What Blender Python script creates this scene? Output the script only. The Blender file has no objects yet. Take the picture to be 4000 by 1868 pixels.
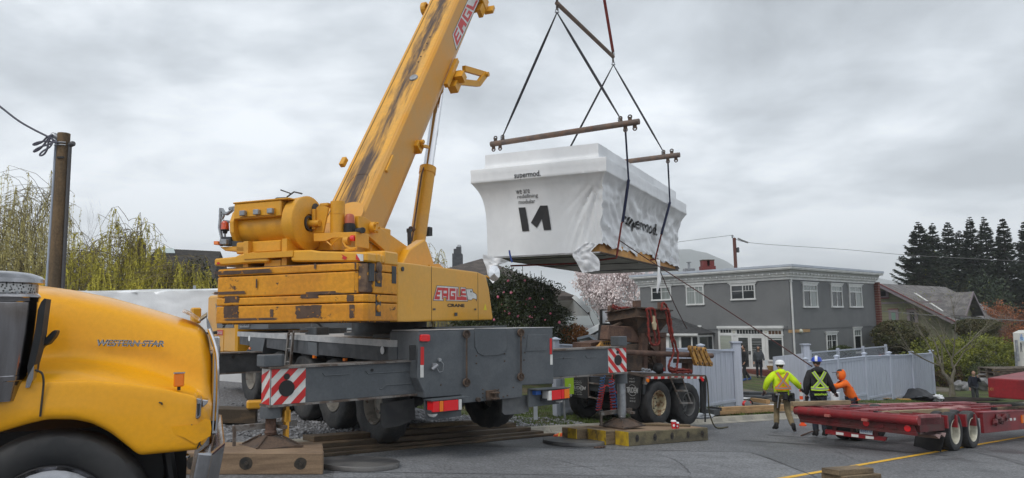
import bpy,bmesh,math,random
import numpy as np
from mathutils import Vector,Matrix,noise
SC=bpy.context.scene;COL=SC.collection
rnd=random.Random(7)
PITCH,ROLL,FPX=math.radians(6.3),math.radians(0.86),2900.0
CAMP=Vector((0,0,1.69))
FW=Vector((0,math.cos(PITCH),math.sin(PITCH)))
_R=Vector((1,0,0));_U=Vector((0,-math.sin(PITCH),math.cos(PITCH)))
RT=_R*math.cos(ROLL)-_U*math.sin(ROLL);UP=_U*math.cos(ROLL)+_R*math.sin(ROLL)
cd=bpy.data.cameras.new('camera');cam=bpy.data.objects.new('camera',cd);COL.objects.link(cam)
cd.sensor_width=36;cd.lens=FPX/4000*36;cd.clip_start=.1;cd.clip_end=20000
cam.matrix_world=Matrix(((RT.x,UP.x,-FW.x,CAMP.x),(RT.y,UP.y,-FW.y,CAMP.y),(RT.z,UP.z,-FW.z,CAMP.z),(0,0,0,1)))
SC.camera=cam
SUN_EL,SUN_AZ=52,215
w=bpy.data.worlds.new('World');SC.world=w;w.use_nodes=True
nt=w.node_tree;N=nt.nodes;L=nt.links;N.clear()
out=N.new('ShaderNodeOutputWorld');bg=N.new('ShaderNodeBackground');L.new(bg.outputs[0],out.inputs[0])
bg.inputs[1].default_value=0.1
sky=N.new('ShaderNodeTexSky');sky.sky_type='NISHITA';sky.sun_disc=False
sky.sun_elevation=math.radians(SUN_EL);sky.sun_rotation=math.radians(SUN_AZ)
tc=N.new('ShaderNodeTexCoord');sep=N.new('ShaderNodeSeparateXYZ');L.new(tc.outputs['Generated'],sep.inputs[0])
def wmath(op,a,b=None,c=None):
 n=N.new('ShaderNodeMath');n.operation=op
 for i,q in enumerate((a,b,c)):
  if q is None:continue
  if isinstance(q,(int,float)):n.inputs[i].default_value=q
  else:L.new(q,n.inputs[i])
 return n.outputs[0]
zz=wmath('ADD',wmath('MAXIMUM',sep.outputs[2],0.0),0.22)
cx=wmath('DIVIDE',sep.outputs[0],zz);cy=wmath('DIVIDE',sep.outputs[1],zz)
cmb=N.new('ShaderNodeCombineXYZ');L.new(cx,cmb.inputs[0]);L.new(cy,cmb.inputs[1]);cmb.inputs[2].default_value=3.3
def wnoise(scale,detail,rough,dist=0.0):
 n=N.new('ShaderNodeTexNoise');n.inputs['Scale'].default_value=scale;n.inputs['Detail'].default_value=detail
 n.inputs['Roughness'].default_value=rough;n.inputs['Distortion'].default_value=dist
 L.new(cmb.outputs[0],n.inputs['Vector']);return n.outputs[0]
n1=wnoise(0.8,7,.5,.3);n2=wnoise(2.3,7,.55,.3)
cl=wmath('ADD',wmath('MULTIPLY',n1,.7),wmath('MULTIPLY',n2,.3))
rmp=N.new('ShaderNodeValToRGB');L.new(cl,rmp.inputs[0])
e=rmp.color_ramp.elements;e[0].position=.40;e[0].color=(.37,.405,.44,1);e[1].position=.575;e[1].color=(1.02,1.07,1.12,1)
m_=rmp.color_ramp.elements.new(.485);m_.color=(.63,.68,.73,1)
hz=wmath('MULTIPLY',wmath('SUBTRACT',0.40,wmath('MINIMUM',wmath('ABSOLUTE',wmath('SUBTRACT',sep.outputs[2],.12)),0.40)),.55)
addc=N.new('ShaderNodeMix');addc.data_type='RGBA';addc.blend_type='MIX'
L.new(hz,addc.inputs[0]);L.new(rmp.outputs[0],addc.inputs[6]);addc.inputs[7].default_value=(.95,1.02,1.09,1)
sc_=N.new('ShaderNodeVectorMath');sc_.operation='SCALE';L.new(addc.outputs[2],sc_.inputs[0]);sc_.inputs[3].default_value=10.5
mx=N.new('ShaderNodeMix');mx.data_type='RGBA';mx.inputs[0].default_value=.93
L.new(sky.outputs[0],mx.inputs[6]);L.new(sc_.outputs[0],mx.inputs[7]);L.new(mx.outputs[2],bg.inputs[0])
sd=bpy.data.lights.new('sun','SUN');sd.energy=1.5;sd.angle=math.radians(22);sd.color=(1,.965,.92)
sun=bpy.data.objects.new('sun',sd);COL.objects.link(sun)
_a,_e=math.radians(SUN_AZ),math.radians(SUN_EL)
sdir=Vector((math.sin(_a)*math.cos(_e),math.cos(_a)*math.cos(_e),math.sin(_e)))
sun.rotation_euler=sdir.to_track_quat('Z','Y').to_euler()
SC.view_settings.view_transform='Standard';SC.view_settings.look='None';SC.view_settings.exposure=0.14;SC.view_settings.gamma=1
def ray(u,v):
 d=FW+RT*((u-2000)/FPX)-UP*((v-934)/FPX);return d/d.y
def at(u,v,Y):return CAMP+ray(u,v)*Y
def atz(u,v,z):
 d=ray(u,v);return CAMP+d*((z-CAMP.z)/d.z)
class Fr:
 def __init__(s,P,yaw,tilt=0.0):
  a=math.radians(yaw);s.P=Vector(P);s.x=Vector((math.cos(a),math.sin(a),0));s.y=Vector((-math.sin(a),math.cos(a),0));s.z=Vector((0,0,1));s.yaw=a
 def W(s,x,y,z):return s.P+s.x*x+s.y*y+s.z*z
 def Lc(s,Q):q=Q-s.P;return Vector((q.dot(s.x),q.dot(s.y),q.dot(s.z)))
 def on(s,u,v,ax,val):
  d=ray(u,v);n=(s.x,s.y,s.z)[ax]
  return s.Lc(CAMP+d*((val-(CAMP-s.P).dot(n))/d.dot(n)))
WF=Fr((0,0,0),0)
KD=Vector((.7325,.6808));KN=Vector((-.6808,.7325));K0=Vector((5.16,21.72))
def gplane(x,y):
 g=-.047*x-.049*y
 if g>1:g=1+(g-1)*.2
 if g<-4.2:g=-4.2+(g+4.2)*.35
 if g<-14:g=-14
 return g
def ks(x,y):return KN.x*(x-K0 .x)+KN.y*(y-K0 .y)
def kt(x,y):return KD.x*(x-K0 .x)+KD.y*(y-K0 .y)
def kp(s,t):return K0 .x+KN.x*s+KD.x*t,K0 .y+KN.y*s+KD.y*t
def H(x,y):
 g=gplane(x,y);s=ks(x,y)
 if s<0:return g
 k=.045+.065*min(max((kt(x,y)+6)/8,0),1)
 return g+.12+k*min(s,16)
def gp(u,v,h=0.0):
 d=ray(u,v);t=1.0
 lo,hi=1.0,200.0
 f=lambda t:(CAMP.z+d.z*t)-H(d.x*t,t)-h
 tt=2.0
 while tt<150 and f(tt)>0:tt+=.05
 return CAMP+d*tt
ORG={}
PLUR={'bolts':'bolt','wheel_nuts':'wheel_nut','flange_bolts':'flange_bolt','latches':'latch','side_panels':'side_panel','battens':'batten','dentils':'dentil','pavers':'paver','straps':'strap','lugs':'lug','slats':'slat'}
class MB:
 def __init__(s,F=None):s.v=[];s.f=[];s.m=[];s.F=F or WF;s.mi=0;s.pc=[]
 def P(s,p):return s.F.W(*p)
 def add(s,vs,fs,world=False):
  b=len(s.v)
  s.v+=[tuple(p)if world else tuple(s.F.W(*p))for p in vs]
  fb=len(s.f)
  for f in fs:s.f.append([b+i for i in f]);s.m.append(s.mi)
  s.pc.append((b,len(s.v),fb,len(s.f)))
  return s
 def clusters(s,gap=.012):
  n=len(s.pc);bb=[]
  for b,e_,_,_ in s.pc:
   a=np.array(s.v[b:e_]);bb.append((a.min(0)-gap/2,a.max(0)+gap/2))
  par=list(range(n))
  def fd(i):
   while par[i]!=i:par[i]=par[par[i]];i=par[i]
   return i
  for i in range(n):
   for j in range(i):
    if(bb[i][0]<=bb[j][1]).all()and(bb[j][0]<=bb[i][1]).all():par[fd(i)]=fd(j)
  g={}
  for i in range(n):g.setdefault(fd(i),[]).append(i)
  return list(g.values())
 def subset(s,idx):
  m=MB(s.F)
  for k in idx:
   b,e_,fb,fe=s.pc[k];o=len(m.v);m.v+=s.v[b:e_]
   for q in range(fb,fe):m.f.append([i-b+o for i in s.f[q]]);m.m.append(s.m[q])
  return m
 def box(s,x0,x1,y0,y1,z0,z1):
  if x0>x1:x0,x1=x1,x0
  if y0>y1:y0,y1=y1,y0
  if z0>z1:z0,z1=z1,z0
  vs=[(x,y,z)for z in(z0,z1)for y in(y0,y1)for x in(x0,x1)]
  return s.add(vs,[(0,2,3,1),(4,5,7,6),(0,1,5,4),(2,6,7,3),(0,4,6,2),(1,3,7,5)])
 def obox(s,c,ax,ay,az):
  c,ax,ay,az=map(Vector,(c,ax,ay,az))
  vs=[c+ax*i+ay*j+az*k for k in(-1,1)for j in(-1,1)for i in(-1,1)]
  return s.add(vs,[(0,2,3,1),(4,5,7,6),(0,1,5,4),(2,6,7,3),(0,4,6,2),(1,3,7,5)])
 def prism(s,pts,ax,a,b):
  def mk(p,c):return(c,p[0],p[1])if ax==0 else((p[0],c,p[1])if ax==1 else(p[0],p[1],c))
  n=len(pts);vs=[mk(p,a)for p in pts]+[mk(p,b)for p in pts]
  fs=[list(range(n))[::-1],list(range(n,2*n))]+[(i,(i+1)%n,n+(i+1)%n,n+i)for i in range(n)]
  return s.add(vs,fs)
 def cyl(s,p0,p1,r,n=12,r2=None,cap=True,world=False):
  p0,p1=Vector(p0),Vector(p1)
  if not world:p0,p1=s.F.W(*p0),s.F.W(*p1)
  r2=r if r2 is None else r2;d=(p1-p0).normalized()
  a=d.orthogonal().normalized();b=d.cross(a)
  vs=[p0+(a*math.cos(t)+b*math.sin(t))*r for t in[2*math.pi*i/n for i in range(n)]]
  vs+=[p1+(a*math.cos(t)+b*math.sin(t))*r2 for t in[2*math.pi*i/n for i in range(n)]]
  fs=[(i,(i+1)%n,n+(i+1)%n,n+i)for i in range(n)]
  if cap:fs+=[list(range(n))[::-1],list(range(n,2*n))]
  return s.add(vs,fs,True)
 def tube(s,pts,r,n=6,world=False,rs=None):
  pts=[Vector(p)if world else s.F.W(*p)for p in pts];b=len(s.v);a=None;vs=[]
  for i,p in enumerate(pts):
   d=(pts[min(i+1,len(pts)-1)]-pts[max(i-1,0)])
   if d.length<1e-6:d=Vector((0,0,1))
   d.normalize()
   if a is None:a=d.orthogonal().normalized()
   a=(a-d*a.dot(d));a=a.normalized()if a.length>1e-4 else d.orthogonal().normalized()
   c=d.cross(a);rr=rs[i]if rs else r
   vs+=[p+(a*math.cos(2*math.pi*k/n)+c*math.sin(2*math.pi*k/n))*rr for k in range(n)]
  fs=[]
  for i in range(len(pts)-1):
   fs+=[(i*n+k,i*n+(k+1)%n,(i+1)*n+(k+1)%n,(i+1)*n+k)for k in range(n)]
  m=len(pts)-1;fs+=[list(range(n))[::-1],list(range(m*n,m*n+n))]
  return s.add(vs,fs,True)
 def lathe(s,c,axis,prof,n=24,world=False):
  c=Vector(c)if world else s.F.W(*c)
  d=Vector(axis).normalized()if world else(s.F.x*axis[0]+s.F.y*axis[1]+s.F.z*axis[2]).normalized()
  a=d.orthogonal().normalized();b=d.cross(a);vs=[]
  for h,r in prof:vs+=[c+d*h+(a*math.cos(t)+b*math.sin(t))*r for t in[2*math.pi*i/n for i in range(n)]]
  fs=[]
  for j in range(len(prof)-1):fs+=[(j*n+i,j*n+(i+1)%n,(j+1)*n+(i+1)%n,(j+1)*n+i)for i in range(n)]
  return s.add(vs,fs,True)
 def grid(s,rows,world=False,closed=False):
  n=len(rows[0]);vs=[p for r in rows for p in r];fs=[]
  for j in range(len(rows)-1):
   for i in range(n if closed else n-1):
    fs.append((j*n+i,j*n+(i+1)%n,(j+1)*n+(i+1)%n,(j+1)*n+i))
  return s.add(vs,fs,world)
 def blob(s,c,r,sub=2,amp=.15,fr=2.0,seed=0,world=False):
  c=Vector(c)if world else s.F.W(*c);r=(r,r,r)if isinstance(r,(int,float))else r
  bm=bmesh.new();bmesh.ops.create_icosphere(bm,subdivisions=sub,radius=1);b=[]
  for q in bm.verts:
   k=1+amp*noise.noise(q.co*fr+Vector((seed*7.1,seed*3.3,seed)))*2
   b.append(c+s.F.x*(q.co.x*r[0]*k)+s.F.y*(q.co.y*r[1]*k)+s.F.z*(q.co.z*r[2]*k))
  fs=[[x.index for x in f.verts]for f in bm.faces];bm.free();return s.add(b,fs,True)
 def build(s,name,mats,parent=None,bevel=0,smooth=None,label=None,org=None,fix=True,segs=1,split=None):
  if split is None:split=parent is not None and not any(k in name for k in('letter','decal','stripes','foliage','crown'))
  if split and 1<len(s.pc)<=200:
   cl=s.clusters()
   if 1<len(cl)<=60:
    nm=PLUR.get(name,name);cl.sort(key=lambda c:-sum(s.pc[i][1]-s.pc[i][0]for i in c));r_=None
    for c in cl:
     o=s.subset(c).build(nm,mats,parent,bevel,smooth,label,org,fix,segs,False);r_=r_ or o
    return r_
  if org is None:org=ORG[parent.name]if parent is not None else Vector((0,0,0))
  org=Vector(org);me=bpy.data.meshes.new(name)
  me.from_pydata([(v[0]-org.x,v[1]-org.y,v[2]-org.z)for v in s.v],[],s.f)
  if not isinstance(mats,(list,tuple)):mats=[mats]
  for m in mats:me.materials.append(m)
  if len(mats)>1:me.polygons.foreach_set('material_index',s.m)
  if fix or bevel:
   bm=bmesh.new();bm.from_mesh(me)
   if fix:bmesh.ops.recalc_face_normals(bm,faces=bm.faces)
   if bevel:
    bmesh.ops.remove_doubles(bm,verts=bm.verts,dist=1e-5)
    ed=[e_ for e_ in bm.edges if len(e_.link_faces)==2 and e_.calc_face_angle(0)>.5]
    bmesh.ops.bevel(bm,geom=ed,offset=bevel,segments=segs,affect='EDGES',profile=.6,clamp_overlap=True)
   bm.to_mesh(me);bm.free()
  if smooth:
   me.polygons.foreach_set('use_smooth',[True]*len(me.polygons));me.set_sharp_from_angle(angle=math.radians(smooth))
  o=bpy.data.objects.new(name,me);COL.objects.link(o);ORG[o.name]=org
  if parent is not None:
   o.parent=parent
  else:o.location=org
  if label:o['label']=label
  return o
def tag(o,label=None,cat=None,group=None,kind=None):
 if label:o['label']=label
 if cat:o['category']=cat
 if group:o['group']=group
 if kind:o['kind']=kind
 return o
def thing(name,P,label,cat,group=None):
 o=bpy.data.objects.new(name,None);COL.objects.link(o);o.location=Vector(P);o.empty_display_size=.3
 ORG[o.name]=Vector(P);return tag(o,label,cat,group)
def copy_tree(o,parent=None):
 c=o.copy();COL.objects.link(c);ORG[c.name]=ORG[o.name]
 if parent is not None:c.parent=parent
 for ch in list(o.children):copy_tree(ch,c)
 return c
def text_mesh(txt,bold=0.0,shear=0.0,space=1.0):
 cu=bpy.data.curves.new('lettering','FONT');cu.body=txt;cu.offset=bold;cu.shear=shear;cu.space_character=space
 cu.resolution_u=3;ob=bpy.data.objects.new('lettering',cu);COL.objects.link(ob)
 dg=bpy.context.evaluated_depsgraph_get();me=bpy.data.meshes.new_from_object(ob.evaluated_get(dg))
 vs=[tuple(v.co)for v in me.vertices];fs=[list(p.vertices)for p in me.polygons]
 bpy.data.objects.remove(ob);bpy.data.meshes.remove(me);bpy.data.curves.remove(cu);return vs,fs
def text(mb,txt,P,X,Z,bold=0.0,shear=0.0,space=1.0,n=None):
 """flat lettering filling the parallelogram at P spanned by world vectors X (width) and Z (height)"""
 vs,fs=text_mesh(txt,bold,shear,space);P,X,Z=Vector(P),Vector(X),Vector(Z)
 x0=min(v[0]for v in vs);x1=max(v[0]for v in vs);y0=min(v[1]for v in vs);y1=max(v[1]for v in vs)
 return mb.add([P+X*((v[0]-x0)/(x1-x0))+Z*((v[1]-y0)/(y1-y0))for v in vs],fs,True)
def catmull(pts,n):
 """resample a polyline of tuples smoothly to n points"""
 pts=[np.array(p,float)for p in pts];m=len(pts)-1;out=[]
 for k in range(n):
  t=k*m/(n-1);i=min(int(t),m-1);q=t-i
  p0=pts[max(i-1,0)];p1=pts[i];p2=pts[i+1];p3=pts[min(i+2,m)]
  out.append(.5*((2*p1)+(-p0+p2)*q+(2*p0-5*p1+4*p2-p3)*q*q+(-p0+3*p1-3*p2+p3)*q**3))
 return out
def _n(nt,t,**k):
 n=nt.nodes.new(t)
 for a,b in k.items():setattr(n,a,b)
 return n
def mat(name,col,col2=None,sc=(3,3,3),lo=.4,hi=.6,det=5,rust=None,rsc=(2,2,2),rlo=.6,rhi=.66,rdet=8,rough=.6,metal=0,bump=0,bsc=40,spec=.5,rough2=None,fine=0.0,fsc=60,coat=0,trans=0,emit=None,rust_rough=.85,sub=0):
 """base colour broken up by one noise, worn or rusty patches by another, grain and bump"""
 m=bpy.data.materials.new(name);m.use_nodes=True;t=m.node_tree;B=t.nodes['Principled BSDF'];l=t.links
 B.inputs['Roughness'].default_value=rough;B.inputs['Metallic'].default_value=metal;B.inputs['Specular IOR Level'].default_value=spec
 if coat:B.inputs['Coat Weight'].default_value=coat;B.inputs['Coat Roughness'].default_value=.08
 if trans:B.inputs['Transmission Weight'].default_value=trans
 if emit:B.inputs['Emission Color'].default_value=(*emit[:3],1);B.inputs['Emission Strength'].default_value=emit[3]
 tcn=_n(t,'ShaderNodeTexCoord')
 def nz(scale,det,rg=.6):
  mp=_n(t,'ShaderNodeMapping');mp.inputs['Scale'].default_value=scale;l.new(tcn.outputs['Object'],mp.inputs[0])
  q=_n(t,'ShaderNodeTexNoise');q.inputs['Scale'].default_value=1;q.inputs['Detail'].default_value=det;q.inputs['Roughness'].default_value=rg
  l.new(mp.outputs[0],q.inputs['Vector']);return q.outputs[0]
 def rmpn(src,a,b):
  r_=_n(t,'ShaderNodeMapRange');r_.interpolation_type='SMOOTHSTEP';r_.inputs[1].default_value=a;r_.inputs[2].default_value=b;l.new(src,r_.inputs[0]);return r_.outputs[0]
 def mixc(fac,a,b,mode='MIX'):
  x=_n(t,'ShaderNodeMix',data_type='RGBA',blend_type=mode)
  for i,q in((0,fac),(6,a),(7,b)):
   if isinstance(q,(int,float)):x.inputs[i].default_value=q
   elif isinstance(q,tuple):x.inputs[i].default_value=(*q[:3],1)
   else:l.new(q,x.inputs[i])
  return x.outputs[2]
 c=tuple(col);rg_=None
 if col2 is not None:c=mixc(rmpn(nz(sc,det),lo,hi),tuple(col),tuple(col2))
 if fine:
  g=rmpn(nz((fsc,)*3,3),.3,.7)
  f_=_n(t,'ShaderNodeMapRange');l.new(g,f_.inputs[0]);f_.inputs[3].default_value=1-fine;f_.inputs[4].default_value=1+fine
  hs=_n(t,'ShaderNodeHueSaturation');l.new(f_.outputs[0],hs.inputs['Value'])
  if isinstance(c,tuple):hs.inputs['Color'].default_value=(*c[:3],1)
  else:l.new(c,hs.inputs['Color'])
  c=hs.outputs[0]
 if rust is not None:
  rf=rmpn(nz(rsc,rdet,.7),rlo,rhi);c=mixc(rf,c,tuple(rust))
  rr=_n(t,'ShaderNodeMapRange');l.new(rf,rr.inputs[0]);rr.inputs[3].default_value=rough;rr.inputs[4].default_value=rust_rough;l.new(rr.outputs[0],B.inputs['Roughness'])
 elif rough2 is not None:
  rr=_n(t,'ShaderNodeMapRange');l.new(rmpn(nz(sc,4),.3,.7),rr.inputs[0]);rr.inputs[3].default_value=rough;rr.inputs[4].default_value=rough2;l.new(rr.outputs[0],B.inputs['Roughness'])
 if isinstance(c,tuple):B.inputs['Base Color'].default_value=(*c[:3],1)
 else:l.new(c,B.inputs['Base Color'])
 if bump:
  bn=_n(t,'ShaderNodeBump');bn.inputs['Strength'].default_value=bump;bn.inputs['Distance'].default_value=.02
  l.new(nz((bsc,)*3 if isinstance(bsc,(int,float))else bsc,5),bn.inputs['Height']);l.new(bn.outputs[0],B.inputs['Normal'])
 m.diffuse_color=(*col[:3],1)
 return m
YEL=(.78,.35,.02)
M=dict(shack=mat('worn_ochre_paint',(.48,.25,.04),(.30,.15,.04),sc=(9,9,9),rough=.6,rust=(.08,.05,.03),rsc=(12,12,12),rlo=.55,rhi=.62),asphalt=mat('asphalt',(.105,.108,.114),(.155,.157,.162),sc=(.35,.35,.35),lo=.35,hi=.65,fine=.55,fsc=24,rough=.55,rough2=.85,bump=.6,bsc=70,rust=(.06,.06,.063),rsc=(.7,.45,.7),rlo=.50,rhi=.66,rust_rough=.38),asphalt_pale=mat('pale_asphalt',(.19,.195,.205),(.145,.148,.155),sc=(.6,.6,.6),fine=.45,fsc=26,rough=.5,rough2=.8,bump=.5,bsc=75),tar=mat('tar',(.03,.03,.032),rough=.5,bump=.3),yline=mat('yellow_paint',(.75,.43,.03),(.55,.32,.05),sc=(3,3,3),lo=.5,hi=.7,rough=.7,rust=(.16,.15,.12),rsc=(9,9,9),rlo=.62,rhi=.72,fine=.1),kerb=mat('kerb_concrete',(.34,.32,.27),(.24,.23,.2),sc=(2,2,2),rough=.9,fine=.12,bump=.3),gravel=mat('gravel',(.22,.22,.23),(.11,.11,.115),sc=(22,22,22),lo=.4,hi=.58,rough=.85,fine=.3,fsc=90,bump=1.0,bsc=30),stone=mat('gravel_stone',(.33,.335,.35),(.12,.12,.125),sc=(7,7,7),lo=.35,hi=.65,rough=.8),grass=mat('grass',(.075,.105,.02),(.05,.055,.02),sc=(1.5,1.5,1.5),rough=.9,fine=.35,fsc=45,bump=.8,bsc=60,rust=(.11,.08,.045),rsc=(.8,.8,.8),rlo=.52,rhi=.62),blade=mat('grass_blade',(.10,.15,.02),(.06,.09,.015),sc=(2,2,2),rough=.8),dirt=mat('dirt',(.12,.085,.05),(.075,.055,.035),sc=(2,2,2),rough=.95,fine=.25,bump=.6),yard=mat('yard_concrete',(.19,.17,.14),(.12,.105,.08),sc=(.8,.8,.8),rough=.85,fine=.15,bump=.2),crane_y=mat('crane_paint',(.68,.325,.018),(.60,.31,.045),sc=(1.3,1.3,1.3),lo=.45,hi=.7,rough=.42,rust=(.10,.055,.03),rsc=(5,5,2.5),rlo=.69,rhi=.74,fine=.04,fsc=20,bump=.05,bsc=15),crane_clean=mat('panel_paint',(.73,.345,.01),(.67,.335,.025),sc=(.8,.8,.8),rough=.35,fine=.03,fsc=12,coat=.15),crane_worn=mat('worn_counterweight_paint',(.67,.285,.008),(.55,.215,.01),sc=(.8,.8,1.5),lo=.4,hi=.65,rough=.5,rust=(.075,.045,.032),rsc=(3.6,3.6,6),rlo=.61,rhi=.65,fine=.1,fsc=14,bump=.15,bsc=25),bare=mat('worn_bare_metal',(.075,.045,.033),(.16,.10,.06),sc=(6,6,6),rough=.7,rust=YEL,rsc=(8,8,8),rlo=.58,rhi=.62),boom_side=mat('boom_paint',(.60,.31,.065),(.68,.30,.02),sc=(.7,.7,.7),lo=.4,hi=.65,rough=.42,fine=.04,rust=(.2,.1,.03),rsc=(9,9,5),rlo=.74,rhi=.77),grey=mat('crane_grey',(.078,.089,.100),(.102,.113,.124),sc=(1.5,1.5,1.5),rough=.5,rust=(.11,.085,.06),rsc=(5,5,3),rlo=.70,rhi=.76,fine=.07,fsc=25,bump=.08,bsc=20),dgrey=mat('dark_grey_metal',(.035,.04,.045),(.055,.06,.066),sc=(3,3,3),rough=.6,fine=.15),flange=mat('scuffed_flange',(.10,.075,.06),(.2,.19,.18),sc=(3,3,3),lo=.45,hi=.55,rough=.7,fine=.2),deck=mat('aluminium_deck',(.42,.43,.44),(.52,.52,.52),sc=(4,4,4),rough=.45,metal=.3,fine=.1,rust=(.1,.09,.08),rsc=(7,7,7),rlo=.66,rhi=.72),tyre=mat('tyre_rubber',(.028,.029,.031),(.06,.058,.055),sc=(3,3,3),lo=.4,hi=.7,rough=.8,fine=.2,fsc=30,bump=.2),black=mat('black_plastic',(.012,.012,.013),rough=.55),rubber=mat('black_rubber',(.02,.021,.023),(.035,.035,.036),sc=(3,3,3),rough=.75),red=mat('reflective_red',(.62,.02,.02),(.52,.02,.02),rough=.4,fine=.05),white=mat('reflective_white',(.72,.72,.70),(.6,.6,.58),sc=(4,4,4),rough=.4,rust=(.3,.25,.2),rsc=(10,10,10),rlo=.7,rhi=.74),wpaint=mat('white_paint',(.78,.80,.82),(.7,.72,.75),sc=(1,1,1),rough=.5),lampred=mat('red_lens',(.75,.015,.02),rough=.2,coat=.5),lampamb=mat('amber_lens',(.85,.20,.01),rough=.2,coat=.5),beacon=mat('beacon_lens',(.80,.12,.015),(.5,.05,.01),sc=(20,20,4),rough=.2,coat=.6),beacon_dull=mat('faded_beacon_lens',(.42,.10,.05),rough=.4),lampw=mat('white_lens',(.8,.8,.8),rough=.15,coat=.5),chrome=mat('chrome',(.72,.72,.74),rough=.08,metal=1),chrome_dull=mat('dull_chrome',(.42,.42,.44),(.3,.3,.31),sc=(5,5,5),rough=.22,metal=1,rust=(.22,.12,.07),rsc=(7,7,7),rlo=.64,rhi=.7),steel=mat('galvanised_steel',(.36,.38,.40),(.28,.29,.31),sc=(8,8,8),rough=.45,metal=.6),rust=mat('rusty_steel',(.085,.048,.036),(.14,.08,.055),sc=(3,3,3),rough=.8,fine=.2,fsc=30,bump=.2),rustdark=mat('dark_rusty_steel',(.05,.038,.032),(.10,.065,.045),sc=(3,3,3),rough=.8,fine=.2,fsc=30),timber=mat('old_timber',(.20,.145,.085),(.10,.072,.045),sc=(1.2,1.2,9),lo=.4,hi=.62,rough=.85,fine=.15,fsc=30,bump=.3,bsc=(5,5,60),rust=(.05,.04,.03),rsc=(1.5,1.5,6),rlo=.6,rhi=.72),timber_y=mat('yellow_painted_timber',(.50,.33,.01),(.30,.19,.02),sc=(6,6,3),rough=.8,rust=(.07,.05,.02),rsc=(5,5,3),rlo=.5,rhi=.66),timber_mat=mat('outrigger_mat_timber',(.27,.185,.115),(.18,.12,.075),sc=(1,1,12),lo=.4,hi=.65,rough=.8,fine=.1,rust=(.10,.065,.04),rsc=(1.2,1.2,6),rlo=.58,rhi=.75,bump=.2,bsc=(4,4,50)),timber_dk=mat('dark_wet_timber',(.065,.047,.03),(.12,.08,.045),sc=(1.5,1.5,8),lo=.45,hi=.65,rough=.7,fine=.2),newwood=mat('fresh_lumber',(.46,.29,.14),(.36,.22,.10),sc=(2,2,9),rough=.75,fine=.08),bolt=mat('oil_stain',(.02,.018,.017),(.05,.04,.03),sc=(8,8,8),rough=.6),rubberplate=mat('round_outrigger_plate',(.055,.055,.058),(.14,.135,.13),sc=(1.2,1.2,1.2),lo=.4,hi=.65,rough=.42,fine=.1),glass=mat('dark_glass',(.025,.03,.033),rough=.06,spec=.8),glass_b=mat('curtained_glass',(.26,.29,.28),(.20,.22,.21),sc=(9,9,.2),rough=.12,spec=.8),glass_g=mat('green_blind_glass',(.17,.27,.22),rough=.12,spec=.8),wrap=None,)
def sheet(name,s0,s1,t0,t1,ns,nt_,m,dz=0.0,extra=None,fn=None,parent=None):
 mb=MB();rows=[]
 for i in range(ns+1):
  s=s0+(s1-s0)*i/ns;row=[]
  for j in range(nt_+1):
   t=t0+(t1-t0)*j/nt_;x,y=kp(s,t);z=(fn or H)(x,y)+dz
   if extra:z+=extra(x,y)
   row.append((x,y,z))
  rows.append(row)
 mb.grid(rows);return mb.build(name,m,fix=False,smooth=60)
def ground_sheet():
 mb=MB();xs=sorted(set([-3000,-1500,-800,-400,-200,-120]+[-80+4*i for i in range(51)]+[160,220,400,800,1500,3000]))
 ys=sorted(set([-300,-120,-60]+[-30+3*i for i in range(51)]+[130,150,180,240,400,800,1500,3000,6000]))
 rows=[[(x,y,(gplane(x,y)-.35 if ks(x,y)<3 else H(x,y)-.30))for x in xs]for y in ys]
 mb.grid(rows);return tag(mb.build('ground',M['dirt'],fix=False,smooth=60),kind='structure')
ground_sheet()
tag(sheet('road',-13.5,-.15,-70,90,14,100,M['asphalt'],fn=gplane),kind='structure')
tag(sheet('far_pavement',-40,-13.5,-70,90,8,60,M['asphalt_pale'],dz=.01,fn=gplane),kind='structure')
tag(sheet('grass_verge',.0,8,-6.8,4.9,16,60,M['grass'],extra=lambda x,y:.05*noise.noise(Vector((x*.8,y*.8,0)))),kind='structure')
tag(sheet('lawn',.0,9,11.5,60,16,60,M['grass'],extra=lambda x,y:.05*noise.noise(Vector((x*.8,y*.8,0)))),kind='structure')
tag(sheet('driveway',.0,26,4.9,11.5,20,20,M['yard'],dz=.0),kind='structure')
tag(sheet('yard',8,60,-30,60,20,40,M['yard'],dz=-.03),kind='structure')
tag(sheet('gravel_lot',.0,30,-40,-6.8,60,60,M['gravel'],extra=lambda x,y:.06*noise.noise(Vector((x*1.5,y*1.5,0)))),kind='structure')
def kerb(t0,t1):
 mb=MB();n=int((t1-t0)/1.0)
 for i in range(n):
  a,b=t0+(t1-t0)*i/n+.006,t0+(t1-t0)*(i+1)/n-.006
  vs=[]
  for t in(a,b):
   for s,h in((-.36,.008),(-.12,.03),(-.05,.135),(.10,.15),(.10,-.1),(-.36,-.1)):
    x,y=kp(s,t);vs.append((x,y,gplane(x,y)+h))
  mb.add(vs,[(0,1,7,6),(1,2,8,7),(2,3,9,8),(3,4,10,9),(5,0,6,11),(0,5,4,3,2,1),(6,7,8,9,10,11)])
 return mb.build('kerb',M['kerb'])
tag(kerb(-60,60),kind='structure')
def strip(name,pts,wd,m,dz,kind='structure'):
 mb=MB();rows=[[],[]]
 for i,p in enumerate(pts):
  d=Vector(pts[min(i+1,len(pts)-1)])-Vector(pts[max(i-1,0)]);d.normalize();nrm=Vector((-d.y,d.x))*wd/2
  for k,sg in((0,-1),(1,1)):
   x,y=p[0]+nrm.x*sg,p[1]+nrm.y*sg;rows[k].append((x,y,gplane(x,y)+dz))
 mb.grid(rows);return tag(mb.build(name,m,fix=False),kind=kind)
strip('road_marking',[kp(-6.62+(.0),t)for t in range(-30,61,3)],.11,M['yline'],.008)
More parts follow.
